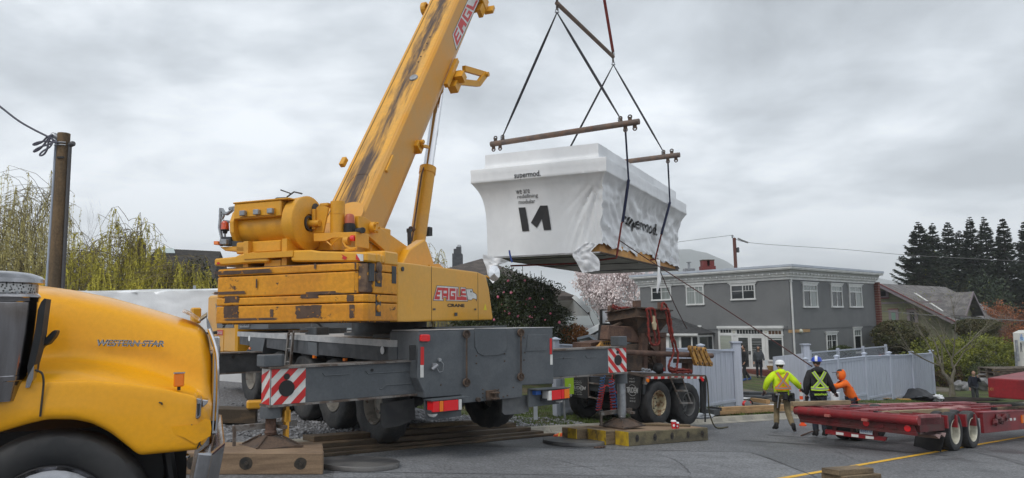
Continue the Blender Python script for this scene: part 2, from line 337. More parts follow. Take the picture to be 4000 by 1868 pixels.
def gxy(u,v):q=CAMP+ray(u,v)*((CAMP.z)/(-(ray(u,v).z)-.047*ray(u,v).x-.049));return(q.x,q.y)
def patch(name,px,m,dz):
 mb=MB();vs=[gxy(*p)for p in px];mb.add([(x,y,gplane(x,y)+dz)for x,y in vs],[list(range(len(vs)))]);return tag(mb.build(name,m,fix=False),kind='structure')
patch('road_patch',[(1300,1868),(1320,1790),(1560,1742),(2050,1748),(2420,1755),(2930,1768),(3100,1830),(3190,1868)],M['asphalt_pale'],.004)
def wig(px,n=24,a=.02):
 o=[]
 for k,p in enumerate(catmull(px,n)):
  x,y=gxy(*p);o.append((x+a*noise.noise(Vector((k*.7,1,0))),y+a*noise.noise(Vector((k*.7,5,0)))))
 return o
strip('road_seam',wig([(1320,1790),(1560,1745),(2050,1750),(2420,1757),(2930,1769)]),.025,M['tar'],.009)
strip('road_seam',wig([(1250,1846),(1700,1850),(2200,1858),(2700,1864)]),.022,M['tar'],.010)
strip('road_seam',wig([(2930,1769),(3000,1790),(3100,1830),(3190,1866)]),.03,M['tar'],.009)
for px in([(1960,1765),(2080,1790),(2180,1800),(2330,1838)],[(2560,1775),(2640,1800),(2700,1852)],[(3260,1760),(3350,1800),(3480,1830)],[(3640,1800),(3800,1790),(3990,1802)],[(3500,1845),(3700,1838),(3980,1850)],[(2150,1830),(2400,1822),(2720,1832)]):strip('road_crack',wig(px,26,.05),.011,M['tar'],.0095)
for px,wd_ in(([(2900,1720),(3300,1745),(3700,1780)],.16),([(3000,1700),(3400,1725),(3750,1748)],.14),([(3840,1770),(3960,1800),(4050,1830)],.2)):strip('tyre_mark',[gxy(*p)for p in px],wd_,mat('tyre_mark',(.085,.085,.088),(.12,.12,.125),sc=(3,3,3),rough=.6),.0065)
def stones():
 mb=MB();r_=random.Random(3)
 shapes=[]
 for k in range(6):
  bm=bmesh.new();bmesh.ops.create_icosphere(bm,subdivisions=1,radius=1)
  shapes.append(([Vector(q.co)*(1+.35*r_.uniform(-1,1))for q in bm.verts],[[x.index for x in f.verts]for f in bm.faces]));bm.free()
 for i in range(9000):
  t=-6.8-abs(r_.gauss(0,1))*7;s=.1+abs(r_.gauss(0,1))*3.2
  if r_.random()<.12:t=r_.uniform(-6.9,-4.5);s=r_.uniform(.12,2.4)
  x,y=kp(s,t);z=H(x,y)+.06*noise.noise(Vector((x*1.5,y*1.5,0)));a=r_.uniform(0,6.28);q=r_.uniform(.012,.035)*(1 if r_.random()<.9 else 1.5)
  vs,fs=r_.choice(shapes);c_,s_=math.cos(a),math.sin(a)
  mb.add([(x+(v.x*c_-v.y*s_)*q,y+(v.x*s_+v.y*c_)*q,z+v.z*q*.7+q*.3)for v in vs],fs)
 return tag(mb.build('gravel_stones',M['stone'],fix=False),'loose grey crushed stones spread over the gravel lot','gravel',kind='stuff')
stones()
def blades():
 mb=MB();r_=random.Random(5)
 for i in range(26000):
  if r_.random()<.42:t=r_.uniform(-6.7,4.85);s=.15+r_.random()**1.3*4.5
  else:t=11.6+r_.random()*26;s=.15+r_.random()**1.2*3.5
  x,y=kp(s,t)
  if noise.noise(Vector((x*.55,y*.55,3)))<-.04 and r_.random()<.85:continue
  z=H(x,y)+.05*noise.noise(Vector((x*.8,y*.8,0)));a=r_.uniform(0,3.14);h=r_.uniform(.03,.10);wd=.010+.004*r_.random();l_=r_.uniform(-.04,.04)
  mb.add([(x-wd*math.cos(a),y-wd*math.sin(a),z-.01),(x+wd*math.cos(a),y+wd*math.sin(a),z-.01),(x+l_,y+l_*.5,z+h)],[(0,1,2)])
 return tag(mb.build('grass',M['blade'],fix=False),'short patchy green grass behind the kerb','grass',kind='stuff')
blades()
def wheel(parent,F,c,sgn,R,W,rimr,m_rim,m_tyre=None,dish=.10,lug=.012,n=48,name='wheel',holes=8,conv=False):
 """wheel with its axle along the frame's y or x given by sgn vector (unit, frame coords), outer face towards sgn"""
 m_tyre=m_tyre or M['tyre'];mb=MB(F);ax=Vector(sgn);c0=Vector(c)
 prof=[(-W*.36,rimr*.98),(-W*.48,rimr*1.12),(-W*.5,R*.86),(-W*.46,R*.95),(-W*.30,R*.99),(-W*.1,R),(W*.1,R),(W*.30,R*.99),(W*.46,R*.95),(W*.5,R*.86),(W*.49,rimr*1.2),(W*.44,rimr*1.05),(W*.36,rimr*.98)]
 b=len(mb.v);mb.lathe(c0,ax,prof,n);C0=F.W(*c0);D=(F.x*ax.x+F.y*ax.y+F.z*ax.z).normalized()
 if lug:
  for j in(3,4,5,6,7,8):
   for i in range(n):
    if(i//2+j)%2:
     q=Vector(mb.v[b+j*n+i]);rad=q-C0;rad-=D*rad.dot(D);q-=rad.normalized()*lug*2;mb.v[b+j*n+i]=tuple(q)
 ty=mb.build(name,m_tyre,parent,smooth=50)
 mr=MB(F)
 if conv:
  pr=[(W*.40,rimr*1.0),(W*.44,rimr*.97),(W*.38,rimr*.90),(W*.40,rimr*.70),(W*.52,rimr*.45),(W*.56,rimr*.40),(W*.70,rimr*.38),(W*.72,rimr*.3),(W*.72,.001)]
 else:
  pr=[(W*.43,rimr*1.0),(W*.46,rimr*.97),(W*.40,rimr*.92),(W*.40-dish,rimr*.86),(W*.36-dish,rimr*.62),(W*.30-dish,rimr*.42),(W*.36-dish,rimr*.38),(W*.52-dish,rimr*.34),(W*.54-dish,rimr*.26),(W*.54-dish,.001)]
 mr.lathe(c0,ax,pr,32);mr.build('rim',m_rim,ty,smooth=35)
 if holes:
  mh=MB(F);a_=D.orthogonal().normalized();b_=D.cross(a_)
  for k in range(10):
   t=2*math.pi*k/10;p=C0+D*((W*.36-dish)if not conv else W*.51)+(a_*math.cos(t)+b_*math.sin(t))*rimr*.5
   mh.cyl(p,p+D*.035,.016*R/.5,6,world=True)
  mh.build('wheel_nuts',M['dgrey'],ty,split=False)
 return ty
Cr=Fr((-1.56,12.3,0),38)
crane=thing('mobile_crane',Cr.W(1.475,4,-.5),'large yellow and grey mobile crane with raised boom and spread outriggers','crane')
Z25=lambda px:[(Cr.on(u,v,1,0).x,Cr.on(u,v,1,0).z)for u,v in px]
zc=lambda x,y:(1500+x/1.801,1200+y/1.801)
mb=MB(Cr);mb.prism(Z25([zc(240,170),zc(1187,143),zc(1195,540),zc(1080,545),zc(975,550),zc(975,635),zc(545,678),zc(545,620),zc(285,640),zc(280,600),zc(235,500)]),1,0,.95)
carrier=mb.build('carrier_rear_body',M['grey'],crane,bevel=.012)
def onr(x,y,d=-.004):q=Cr.on(*zc(x,y),1,d);return q
def rpoly(px,d0,d1,name,m,parent=None,bevel=0):
 b=MB(Cr);b.prism([(onr(*p).x,onr(*p).z)for p in px],1,d0,d1);return b.build(name,m,parent or carrier,bevel=bevel)
rpoly([(636,150),(858,150),(862,290),(840,325),(800,340),(700,344),(660,325),(638,280)],-.016,.01,'access_panel',M['grey'],bevel=.006)
rpoly([(1010,195),(1150,192),(1140,305),(1000,312)],-.014,.01,'access_panel',M['grey'],bevel=.005)
rpoly([(182,268),(225,268),(225,372),(182,376)],-.006,.02,'vent_opening',M['black'])
for s0,s1,cc in(((258,280),(281,408),'red'),((256,408),(279,495),'white'),((1167,220),(1181,332),'red'),((1170,334),(1186,405),'white')):
 rpoly([(s0[0],s0[1]),(s1[0],s0[1]),(s1[0],s1[1]),(s0[0],s1[1])],-.006,.002,'reflector_strip',M[cc])
rpoly([(252,200),(258,193),(308,193),(316,200),(316,236),(308,242),(256,242),(250,236)],-.05,.01,'marker_lamp',M['lampred'],bevel=.008)
b=MB(Cr)
for xx,ya,yb in((571,190,530),(953,180,490)):
 b.tube([(onr(xx,ya).x,-.05,onr(xx,ya).z),(onr(xx,yb).x,-.05,onr(xx,yb).z)],.017,6)
 for yy in(ya,yb):
  q=onr(xx,yy);b.cyl((q.x+.01,-.02,q.z),(q.x+.01,-.045,q.z),.075,12);b.tube([(q.x+.065*math.cos(t*.7),-.055,q.z+.065*math.sin(t*.7))for t in range(8)],.014,5)
b.build('tow_bar',M['rustdark'],carrier,smooth=40)
b=MB(Cr)
for i in range(3):
 for xx in(695,805):q=onr(xx,580+28*i);b.cyl((q.x,0,q.z),(q.x,-.012,q.z),.012,8)
for xx,yy in((652,172),(850,172),(652,258),(850,250),(650,342),(848,328),(650,396),(848,380),(985,215),(990,320),(985,372),(840,630),(868,622),(910,565),(400,548)):
 q=onr(xx,yy);b.cyl((q.x,0,q.z),(q.x,-.014,q.z),.013,7)
b.build('bolts',M['rustdark'],carrier)
b=MB(Cr);q=onr(755,612);b.box(q.x-.12,q.x+.12,-.07,0,q.z-.10,q.z+.07);b.box(q.x-.07,q.x+.07,-.17,-.07,q.z-.08,q.z-.055);b.box(q.x-.07,q.x+.07,-.17,-.07,q.z+.02,q.z+.045);b.cyl((q.x,-.12,q.z-.1),(q.x,-.12,q.z+.09),.022,8)
q=onr(655,650);b.cyl((q.x,0,q.z),(q.x,-.07,q.z),.04,10)
b.build('tow_coupling',M['rustdark'],carrier,bevel=.006)
b=MB(Cr);q=onr(345,425);b.cyl((q.x-.05,-.05,q.z-.03),(q.x+.06,-.05,q.z+.04),.03,10);b.box(q.x-.02,q.x+.05,-.04,0,q.z-.02,q.z+.07);q2=onr(385,370);b.cyl((q2 .x,0,q2 .z),(q2 .x,-.05,q2 .z),.03,8)
b.tube([(q.x+.04,-.05,q.z),(q.x+.09,-.05,q.z-.08),(q.x+.16,-.05,q.z-.07),(q.x+.18,-.05,q.z+.05),(q2 .x,-.04,q2 .z)],.008,5);b.build('hose_coupling',M['steel'],carrier,smooth=40)
b=MB(Cr)
b.box(0,2.95,.0,.9,1.555,1.565);b.build('top_cover',M['deck'],carrier)
def taillight(px,amb_left,name='tail_light'):
 (x0,y0),(x1,y1)=px;a=onr(x0,y0);c=onr(x1,y1);xs=[a.x+(c.x-a.x)*k for k in(0,.22,.36,.88,1)];zt=lambda x:a.z+(c.z-a.z)*(x-a.x)/(c.x-a.x);hh=.17
 cols=['lampred','lampamb','lampred','white']if amb_left else['white','lampred','lampred','lampamb']
 if not amb_left:xs=[a.x+(c.x-a.x)*k for k in(0,.15,.60,.75,1)]
 p=MB(Cr);p.box(a.x-.01,c.x+.01,-.19,-.02,min(a.z,c.z)-hh-.03,min(a.z,c.z)-hh+.0+.03);hs=p.build(name,M['dgrey'],crane)
 for k in range(4):
  d=MB(Cr);d.prism([(xs[k]+.003,zt(xs[k])-hh),(xs[k+1]-.003,zt(xs[k+1])-hh),(xs[k+1]-.003,zt(xs[k+1])),(xs[k]+.003,zt(xs[k]))],1,-.24,-.05);d.build('lens',M[cols[k]],hs,bevel=.006)
 return hs
taillight(((292,658),(494,641)),True);taillight(((1100,585),(1247,568)),False)
b=MB(Cr);q=onr(322,738);b.lathe((q.x,-.05,q.z),(0,-1,0),[(0,.075),(.09,.075),(.12,.05),(.125,.001)],16);q=onr(1208,646);b.lathe((q.x,-.05,q.z),(0,-1,0),[(0,.06),(.09,.06),(.12,.04),(.125,.001)],16);b.build('reversing_lamp',M['lampw'],crane,smooth=40)
b=MB(Cr)
b.prism([(onr(*p).x,onr(*p).z)for p in[(290,655),(540,625),(545,765),(310,800),(290,700)]],1,.0,.04)
b.prism([(onr(*p).x,onr(*p).z)for p in[(1020,575),(1250,560),(1232,680),(1020,705)]],1,.0,.04)
b.prism([(onr(*p).x,onr(*p).z)for p in[(280,648),(550,622),(550,630),(282,656)]],1,-.24,.0)
b.prism([(onr(*p).x,onr(*p).z)for p in[(1020,572),(1250,558),(1250,566),(1020,580)]],1,-.24,.0)
b.build('lamp_bracket',M['grey'],crane)
b=MB(Cr);b.prism([(onr(*p).x,onr(*p).z)for p in[(1045,588),(1078,585),(1082,612),(1046,616)]],1,-.1,0);b.build('blue_tag',mat('blue_cloth',(.03,.12,.45)),crane)
b=MB(Cr);b.prism([(onr(*p).x,onr(*p).z)for p in[(52,690),(290,655),(300,800),(190,850),(75,872),(55,850)]],1,.35,.37);b.build('mud_flap',M['rubber'],crane)
b=MB(Cr);b.prism([(onr(*p).x,onr(*p).z)for p in[(865,640),(1048,620),(1048,740),(985,755),(880,762),(862,745)]],1,.12,.14);b.build('mud_flap',mat('grey_rubber',(.12,.125,.13),(.16,.165,.165),sc=(4,4,4),rough=.7),crane)
Yw=[1.74,3.45,4.95,6.35,8.3];Zw=[.20,.28,.33,.38,.42]
rimm=mat('crane_rim_paint',(.15,.14,.12),(.24,.22,.19),sc=(5,5,5),rough=.6,rust=(.11,.06,.04),rsc=(6,6,6),rlo=.55,rhi=.65)
for k in range(5):
 zz_=Zw[k]-.03
 wheel(crane,Cr,(.22+.05,Yw[k],zz_+.05),(-1,0,0),.72,.44,.36,rimm,dish=.15 if k else.17,lug=.014)
 wheel(crane,Cr,(2.70,Yw[k],zz_+.10),(1,0,0),.72,.44,.36,rimm,dish=.15,lug=.014)
b=MB(Cr);b.prism([(.9,.55),(11.3,.75),(11.3,1.25),(.9,1.2)],0,.75,2.2);b.build('chassis',M['dgrey'],crane)
Lf=lambda u,v,x=0.0:Cr.on(u,v,0,x)
z4=lambda x,y:(750+x/1.801,1200+y/1.801)
pts=[Lf(*z4(*p))for p in[(325,172),(1450,233),(1450,285),(700,228),(325,205)]]
b=MB(Cr);b.prism([(p.y,p.z)for p in pts],0,-.02,2.95);dk=b.build('deck',M['deck'],crane)
b=MB(Cr)
for px in([(335,205),(405,210),(430,275),(335,260)],[(525,218),(825,237),(825,335),(525,285)],[(890,243),(1392,285),(1392,385),(890,335)]):
 q=[Lf(*z4(*p))for p in px];b.prism([(p.y,p.z)for p in q],0,.0,.45)
b.build('side_panels',mat('side_panel_grey',(.055,.06,.066),(.085,.09,.1),sc=(4,4,4),rough=.6),crane)
b=MB(Cr)
for px in([(405,210),(435,212),(440,310),(418,300)],[(435,214),(495,218),(495,330),(437,322)],[(825,245),(888,250),(888,345),(828,330)],[(495,218),(522,220),(500,330),(495,330)],[(1392,280),(1452,280),(1452,383),(1392,383)]):
 q=[Lf(*z4(*p))for p in px];b.prism([(p.y,p.z)for p in q],0,-.03,.4)
b.build('storage_box',M['grey'],crane)
b=MB(Cr)
for x_,y_ in((418,290),(870,350),(1085,370)):q=Lf(*z4(x_,y_));b.box(-.05,0,q.y-.05,q.y+.05,q.z-.025,q.z+.03)
b.build('side_marker',M['lampamb'],crane)
b=MB(Cr)
for x_,y_ in((413,220),(1352,303)):q=Lf(*z4(x_,y_));b.cyl((-.035,q.y,q.z),(-.04,q.y,q.z),.07,16)
b.build('round_plate',M['wpaint'],crane)
b=MB(Cr);la=[Lf(*z4(*p),-.12)for p in[(680,180),(655,430),(712,180),(690,430)]]
for i in(0,2):
 b.obox(((la[i]+la[i+1])/2),(.02,0,0),(0,.035,0),(la[i+1]-la[i])/2)
for k in(.06,.45,.82):p,q=la[0].lerp(la[1],k),la[2].lerp(la[3],k);b.cyl(p,q,.016,8)
b.box(-.12,.5,la[0].y-.04,la[0].y+.01,la[0].z+.0,la[0].z+.05);b.box(-.12,.5,la[2].y-.04,la[2].y+.01,la[2].z,la[2].z+.05)
b.build('ladder',M['flange'],crane)
cw=[Lf(*z4(*p))for p in[(228,318),(232,100),(262,20),(585,20),(585,130),(400,175),(325,178),(300,318)]]
b=MB(Cr);b.box(.0,2.8,9.3,11.9,.95,2.55);b.box(.05,2.75,9.5,11.8,.5,.95);cab=b.build('cab',M['crane_clean'],crane,bevel=.06)
b=MB(Cr);b.prism([(9.45,1.62),(10.9,1.62),(11.1,2.3),(9.45,2.3)],0,-.012,.01);b.build('side_window',M['glass'],cab)
b=MB(Cr);b.box(.4,2.4,11.9,11.92,1.6,2.4);b.build('windscreen',M['glass'],cab)
b=MB(Cr);b.box(-.012,.0,10.3,11.25,.98,1.58);b.build('door',M['crane_clean'],cab,bevel=.005)
b=MB(Cr);q=Lf(*z4(440,150));b.box(.02,2.9,7.0,9.2,1.58,1.86);b.build('engine_cover_base',M['grey'],crane,bevel=.01)
b=MB(Cr);b.box(.05,2.85,7.0,9.2,1.86,2.5);b.build('engine_cover',M['crane_clean'],crane,bevel=.05)
pl=[Lf(*z4(*p),-.01)for p in[(360,168),(418,168),(418,130),(360,130)]]
b=MB(Cr);b.box(-.012,.015,8.25,8.95,1.63,1.84);o_=b.build('name_plate',M['steel'],crane)
b=MB();text(b,'LIEBHERR',Cr.W(-.016,8.9,1.67),Cr.W(-.016,8.3,1.67)-Cr.W(-.016,8.9,1.67),Vector((0,0,.13)),bold=.01);b.build('lettering',M['black'],o_)
b=MB(Cr);b.box(-.02,0,10.35,10.85,1.42,1.56);b.build('cab_decal',M['red'],cab);b=MB();text(b,'EAGLE',Cr.W(-.024,10.83,1.45),Cr.W(0,10.37,0)-Cr.W(0,10.83,0),Vector((0,0,.08)),bold=.02);b.build('lettering',M['white'],cab)
b=MB(Cr);b.box(-.55,-.3,11.4,11.65,1.75,2.2);mr_=b.build('mirror',M['crane_clean'],crane,bevel=.04)
b=MB(Cr);b.tube([(0,11.3,1.45),(-.3,11.45,1.5),(-.42,11.5,1.75)],.03,6);b.tube([(0,10.9,1.5),(-.2,11.0,1.45)],.05,6);b.build('mirror_arm',M['black'],crane)
def beam(px,yc,th,name,sub=None,m='grey',flip=False):
 P_=[Cr.on(u,v,1,yc)for u,v in px];zt=(P_[0].z+P_[1].z)/2;zb=(P_[2].z+P_[3].z)/2;x0,x1=P_[0].x,P_[1].x
 b=MB(Cr);b.box(x0,x1,yc,yc+th,zb,zt);o=b.build(name,M[m],crane,bevel=.008)
 f=MB(Cr);f.box(x0-.02,x1,yc-.035,yc+th+.035,zt,zt+.03);f.box(x0-.02,x1,yc-.035,yc+th+.035,zb-.03,zb);f.build('beam_flange',M['flange'],o)
 return o,x0,x1,zb,zt
bl,bx0,bx1,bz0,bz1=beam([(1058,1445),(1640,1410),(1058,1587),(1653,1533)],.25,.36,'outrigger_beam')
br,rx0,rx1,rz0,rz1=beam([(2140,1371),(2445,1359),(2140,1478),(2449,1451)],.55,.36,'outrigger_beam')
bf,fx0,fx1,fz0,fz1=beam([(700,1390),(1025,1378),(700,1466),(1025,1450)],6.5,.36,'outrigger_beam',m='dgrey')
b=MB(Cr)
for x0,x1,z,yy in((bx0+.8,bx0+1.25,bz1-.09,.25),(bx1-1.0,bx1,bz1-.10,.25),(bx1-.75,bx1,bz0+.12,.25),(rx0,rx0+.65,rz1-.1,.55),(rx0+1.0,rx0+1.3,rz1-.12,.55)):
 b.tube([(x0,yy-.004,z),(x0+.04,yy-.004,z-.05 if z>.8 else z+.0),(x0+.10,yy-.004,z-.05 if z>.8 else z+.05),(x1,yy-.004,z-.05 if z>.8 else z+.05)],.008,5)
b.build('weld_seam',M['grey'],bl)
b=MB(Cr)
for u,v,yy,r_ in((1453,1446,.25,.035),(1119,1470,.25,.05),(910,1395,6.5,.05),(2200,1400,.55,.02)):
 q=Cr.on(u,v,1,yy);b.cyl((q.x,yy-.012,q.z),(q.x,yy+.01,q.z),r_*.7,14)
b.build('pin_hole',M['black'],bl)
def stripes(x0,x1,z0,z1,yy,lean,parent,wd=.13,name='warning_stripes'):
 """white board with red diagonal bars; lean +1 leans right, -1 leans left"""
 b=MB(Cr);b.box(x0,x1,yy-.006,yy,z0,z1);o=b.build('warning_board',M['white'],parent)
 h=z1-z0;s=MB(Cr);step=wd*2.15;k=-h-step
 while k<(x1-x0)+step:
  poly=[(k,0),(k+wd*1.1,0),(k+wd*1.1+h,h),(k+h,h)];cl_=[]
  def clip(poly,a,keep_ge):
   r=[]
   for i in range(len(poly)):
    p,q=poly[i],poly[(i+1)%len(poly)];ip=(p[0]>=a)if keep_ge else(p[0]<=a);iq=(q[0]>=a)if keep_ge else(q[0]<=a)
    if ip:r.append(p)
    if ip!=iq:t=(a-p[0])/(q[0]-p[0]);r.append((a,p[1]+t*(q[1]-p[1])))
   return r
  cl_=clip(clip(poly,0,True),x1-x0,False)
  if len(cl_)>2:
   cl_=[((x0+p[0])if lean>0 else(x1-p[0]),z0+p[1])for p in cl_]
   s.add([(p[0],yy-.0085,p[1])for p in cl_],[list(range(len(cl_)))])
  k+=step
 s.build(name,M['red'],o);return o
sb=stripes(bx0+.01,Cr.on(1193,1500,1,.25).x,bz0+.005,bz1-.005,.25,1,bl,.125)
sb2=stripes(Cr.on(2375,1400,1,.55).x,rx1-.005,rz0+.005,rz1-.005,.55,-1,br,.105)
eb=MB(Cr);eb.box(bx0-.006,bx0,.26,.60,bz0+.005,bz1-.005);ebo=eb.build('warning_board',M['white'],bl);eb=MB(Cr)
for z0 in(-.26,.02,.30):
 P4=[(y,min(max(bz0+z0+zo+(y-.26)*-.75+.25,bz0+.005),bz1-.005))for y,zo in((.26,0),(.60,0),(.60,.13),(.26,.13))];eb.add([(bx0-.009,y,z)for y,z in P4],[(0,1,2,3)])
eb.build('warning_stripes',M['red'],ebo)
b=MB(Cr);q=Cr.on(1119,1517,1,.25);b.cyl((q.x,.235,q.z),(q.x,.25,q.z),.12,28);q=Cr.on(1119,1471,1,.25);b.cyl((q.x,.225,q.z),(q.x,.25,q.z),.045,16);b.build('board_hole',M['black'],bl)
b=MB(Cr);q=Cr.on(2413,1407,1,.55);b.cyl((q.x,.535,q.z),(q.x,.55,q.z),.11,24);q=Cr.on(2411,1376,1,.55);b.cyl((q.x,.53,q.z),(q.x,.55,q.z),.035,14);b.build('board_hole',M['black'],br)
def jack(xc,yc,zt,zb,ztop,r,zfloor,bright,parent):
 b=MB(Cr);b.prism([(xc-r*1.15,yc-r),(xc+r*.6,yc-r),(xc+r*1.1,yc-r*.4),(xc+r*1.1,yc+r),(xc-r*1.15,yc+r)],2,zt,ztop);b.build('jack_housing',M['grey'],parent,bevel=.012)
 b=MB(Cr);zm=zfloor+.42 if not bright else zb-.22;b.cyl((xc,yc,zb),(xc,yc,zm),r*1.02,24);b.build('jack_cylinder',M['grey'],parent,smooth=40)
 b=MB(Cr);b.cyl((xc,yc,zm),(xc,yc,zfloor+.24),r*(.5 if not bright else.68),20);b.lathe((xc,yc,zfloor+.15),(0,0,1),[(0,.02),(.02,r*.5),(.06,r*.6),(.10,r*.45)],16);b.build('jack_rod',M['steel']if bright else M['rust'],parent,smooth=40)
 b=MB(Cr);w_=.30 if bright else.31
 v=[(xc-w_,yc-w_,zfloor+.03),(xc+w_,yc-w_,zfloor+.03),(xc+w_,yc+w_,zfloor+.03),(xc-w_,yc+w_,zfloor+.03),(xc-.09,yc-.09,zfloor+.16),(xc+.09,yc-.09,zfloor+.16),(xc+.09,yc+.09,zfloor+.16),(xc-.09,yc+.09,zfloor+.16)]
 b.add(v,[(0,1,5,4),(1,2,6,5),(2,3,7,6),(3,0,4,7),(4,5,6,7)]);b.box(xc-w_-.05,xc+w_+.05,yc-w_-.05,yc+w_+.05,zfloor+.0,zfloor+.03)
 for sx,sy in((1,1),(1,-1),(-1,1),(-1,-1)):b.tube([(xc+sx*w_,yc+sy*w_,zfloor+.04),(xc+sx*.1,yc+sy*.1,zfloor+.175)],.014,5)
 b.build('float_plate',M['rustdark'],parent)
 b=MB(Cr);b.box(xc-.5,xc+.45,yc+.12,yc+.20,zfloor+.25,zfloor+.33);b.box(xc-.5,xc-.46,yc+.13,yc+.17,zfloor+.04,zfloor+.3);b.box(xc+.1,xc+.17,yc-.22,yc+.2,zfloor+.26,zfloor+.31);b.build('float_bracket',M['flange'],parent)
lp=Cr.on(1062,1420,1,.43);jl_x=Cr.on(1058,1640,1,.43).x
LZ=-.10;RZ=-.58
jack(jl_x,.43,bz1+.03,bz0-.03,Cr.on(1062,1386,1,.3).z,.155,LZ,False,bl)
rq=Cr.on(2428,1560,1,.73);jack(rq.x,.73,rz1+.03,rz0-.03,Cr.on(2415,1315,1,.6).z,.135,RZ,True,br)
b=MB(Cr);q=Cr.on(1097,1640,1,.43);b.box(jl_x+.18,jl_x+.23,.3,.42,.0,bz0-.03);b.box(jl_x+.16,jl_x+.25,.3,.42,.25,.42);b.build('lamp_bracket',M['crane_clean'],bl)
b=MB(Cr);b.box(2.9,3.5,6.5,6.86,.66,1.02);b.build('outrigger_beam',M['dgrey'],crane);
b=MB(Cr);ring=(1.475,3.9)
b.cyl((1.475,3.7,1.3),(1.475,3.7,1.50),.95,40);b.cyl((1.475,3.7,1.50),(1.475,3.7,1.74),.80,40);b.build('slewing_ring',M['dgrey'],crane,smooth=40)
b=MB(Cr)
for x0,x1,y0,y1,z1 in((.3,1.4,1.3,2.2,1.50),(.2,.5,4.6,5.2,1.62),(.6,1.3,5.4,6.5,1.60),(1.0,2.7,1.1,1.9,1.6)):
 b.box(x0,x1,y0,y1,1.36,z1)
b.tube([(.3,5.0,1.5),(.35,5.2,1.75),(.6,5.4,1.7),(.8,5.5,1.55)],.03,6);b.build('deck_equipment',M['dgrey'],crane,bevel=.02)
S=Fr((-2.29,11.6,0),-21.2)
z3=lambda x,y:(750+x/1.851,700+y/1.851)
def slab(z0,z1,notch,name='counterweight',x0=-3.05,y1=.97,cut=.0):
 c=.22;b=MB(S)
 if notch:pl_=[(x0+.12,.0),(-.22,-.02),(-.16,.03),(-.16,.22),(0,.22),(0,y1),(x0,y1),(x0,.12)]
 else:pl_=[(x0+.10,0.0),(-1.6,-.04),(-.05,.0),(0,.06),(0,y1),(x0,y1),(x0,.10)]
 b.prism(pl_,2,z0,z1);return b.build(name,M['crane_worn'],crane,bevel=.022,segs=2)
sl1=slab(1.72,2.005,False);slab(2.02,2.145,False);sl3=slab(2.16,2.505,True);sl4=slab(2.52,2.64,True)
b=MB(S);b.box(-2.9,-.1,.08,.9,1.70,2.66);b.build('counterweight_core',M['bare'],crane)
def stain(px,parent,y=-.046,m='bare',axis=1,seed=1):
 """irregular patch of bare metal a few millimetres proud of the slab face"""
 P_=[S.on(*z3(*p),1,0)for p in px];x0,x1,z0,z1=min(p.x for p in P_),max(p.x for p in P_),min(p.z for p in P_),max(p.z for p in P_);cx,cz=(x0+x1)/2,(z0+z1)/2;n=44;v=[]
 for i in range(n):
  t=2*math.pi*i/n;c,s=math.cos(t),math.sin(t);k=1/max(abs(c),abs(s));f_=.93+.16*noise.noise(Vector((c*3,s*3,seed)))+.10*noise.noise(Vector((c*11,s*11,seed)));x=cx+(x1-x0)/2*c*k*f_;z=min(max(cz+(z1-z0)/2*s*k*f_,z0),z1);yy=-.041*(1-abs((x+1.55)/1.5))if True else 0;v.append((x,yy-.004+(.0 if x>-3 else.0),z))
 v.append((cx,-.041*(1-abs((cx+1.55)/1.5))-.004,cz));b=MB(S);b.add(v,[(i,(i+1)%n,n)for i in range(n)]);b.build('bare_patch',M[m],parent,fix=False,split=False)
M['bare2']=mat('bare_patch_metal',(.07,.04,.028),(.10,.06,.04),sc=(6,6,6),rough=.7,rust=(.5,.2,.01),rsc=(9,9,9),rlo=.60,rhi=.63)
for i,(x0,y0,x1,y1)in enumerate(((228,915,345,1005),(755,912,945,1006),(1140,905,1178,1008),(575,940,600,1000),(235,846,350,893),(790,834,925,862),(1120,836,1175,886),(820,816,1190,827),(150,816,400,829),(160,668,600,676),(230,1008,640,1018),(470,720,480,790),(890,610,905,650))):stain([(x0,y0),(x1,y0),(x1,y1),(x0,y1)],sl1,m='bare2',seed=i*3)
for i,(x0,y0,x1,y1)in enumerate(((1150,670,1178,815),(1140,602,1190,652))):stain([(x0,y0),(x1,y0),(x1,y1),(x0,y1)],sl3,m='bare2',seed=i*3+50)
b=MB(S);b.prism([(-.16,.02),(-.02,.05),(-.02,.35),(-.16,.3)],2,2.17,2.63);b.build('counterweight_block',M['bare'],crane,bevel=.015)
for y0,y1,z0,z1,cc in((.27,.45,2.33,2.50,'bare'),(.27,.45,2.53,2.62,'bare'),(.30,.42,1.85,1.99,'crane_worn'),(.30,.42,2.03,2.13,'crane_worn')):
 b=MB(S);b.lathe((-.01,(y0+y1)/2,(z0+z1)/2),(1,0,0),[(0,(y1-y0)/2),(.03,(y1-y0)/2),(.04,(y1-y0)/2.4),(.04,.001)],16);b.build('lifting_lug',M[cc],sl3,smooth=40)
b=MB(S)
for y0,z0 in((.10,2.35),(.78,2.34)):b.box(-.03,.006,y0,y0+.14,z0,2.63)
b.box(-.02,.005,.26,.46,2.27,2.5);b.box(-.02,.004,.28,.44,1.80,2.14);b.build('recess',M['dgrey'],sl3)
def topblock(px,y0,y1,bev=.025):
 P_=[S.on(*z3(*p),1,0)for p in px];b=MB(S);b.prism([(p.x,p.z)for p in P_],1,y0,y1);return b.build('counterweight_top',M['crane_clean'],crane,bevel=bev)
topblock([(152,575),(305,560),(330,545),(425,528),(540,535),(540,602),(420,606),(150,628)],.02,.95)
tb=topblock([(708,515),(850,510),(905,520),(1145,525),(1260,528),(1262,596),(740,598),(706,592)],.02,.55)
b=MB(S);b.box(-.9,-.0,.55,1.0,2.64,2.87);b.build('counterweight_top',M['crane_clean'],crane,bevel=.025)
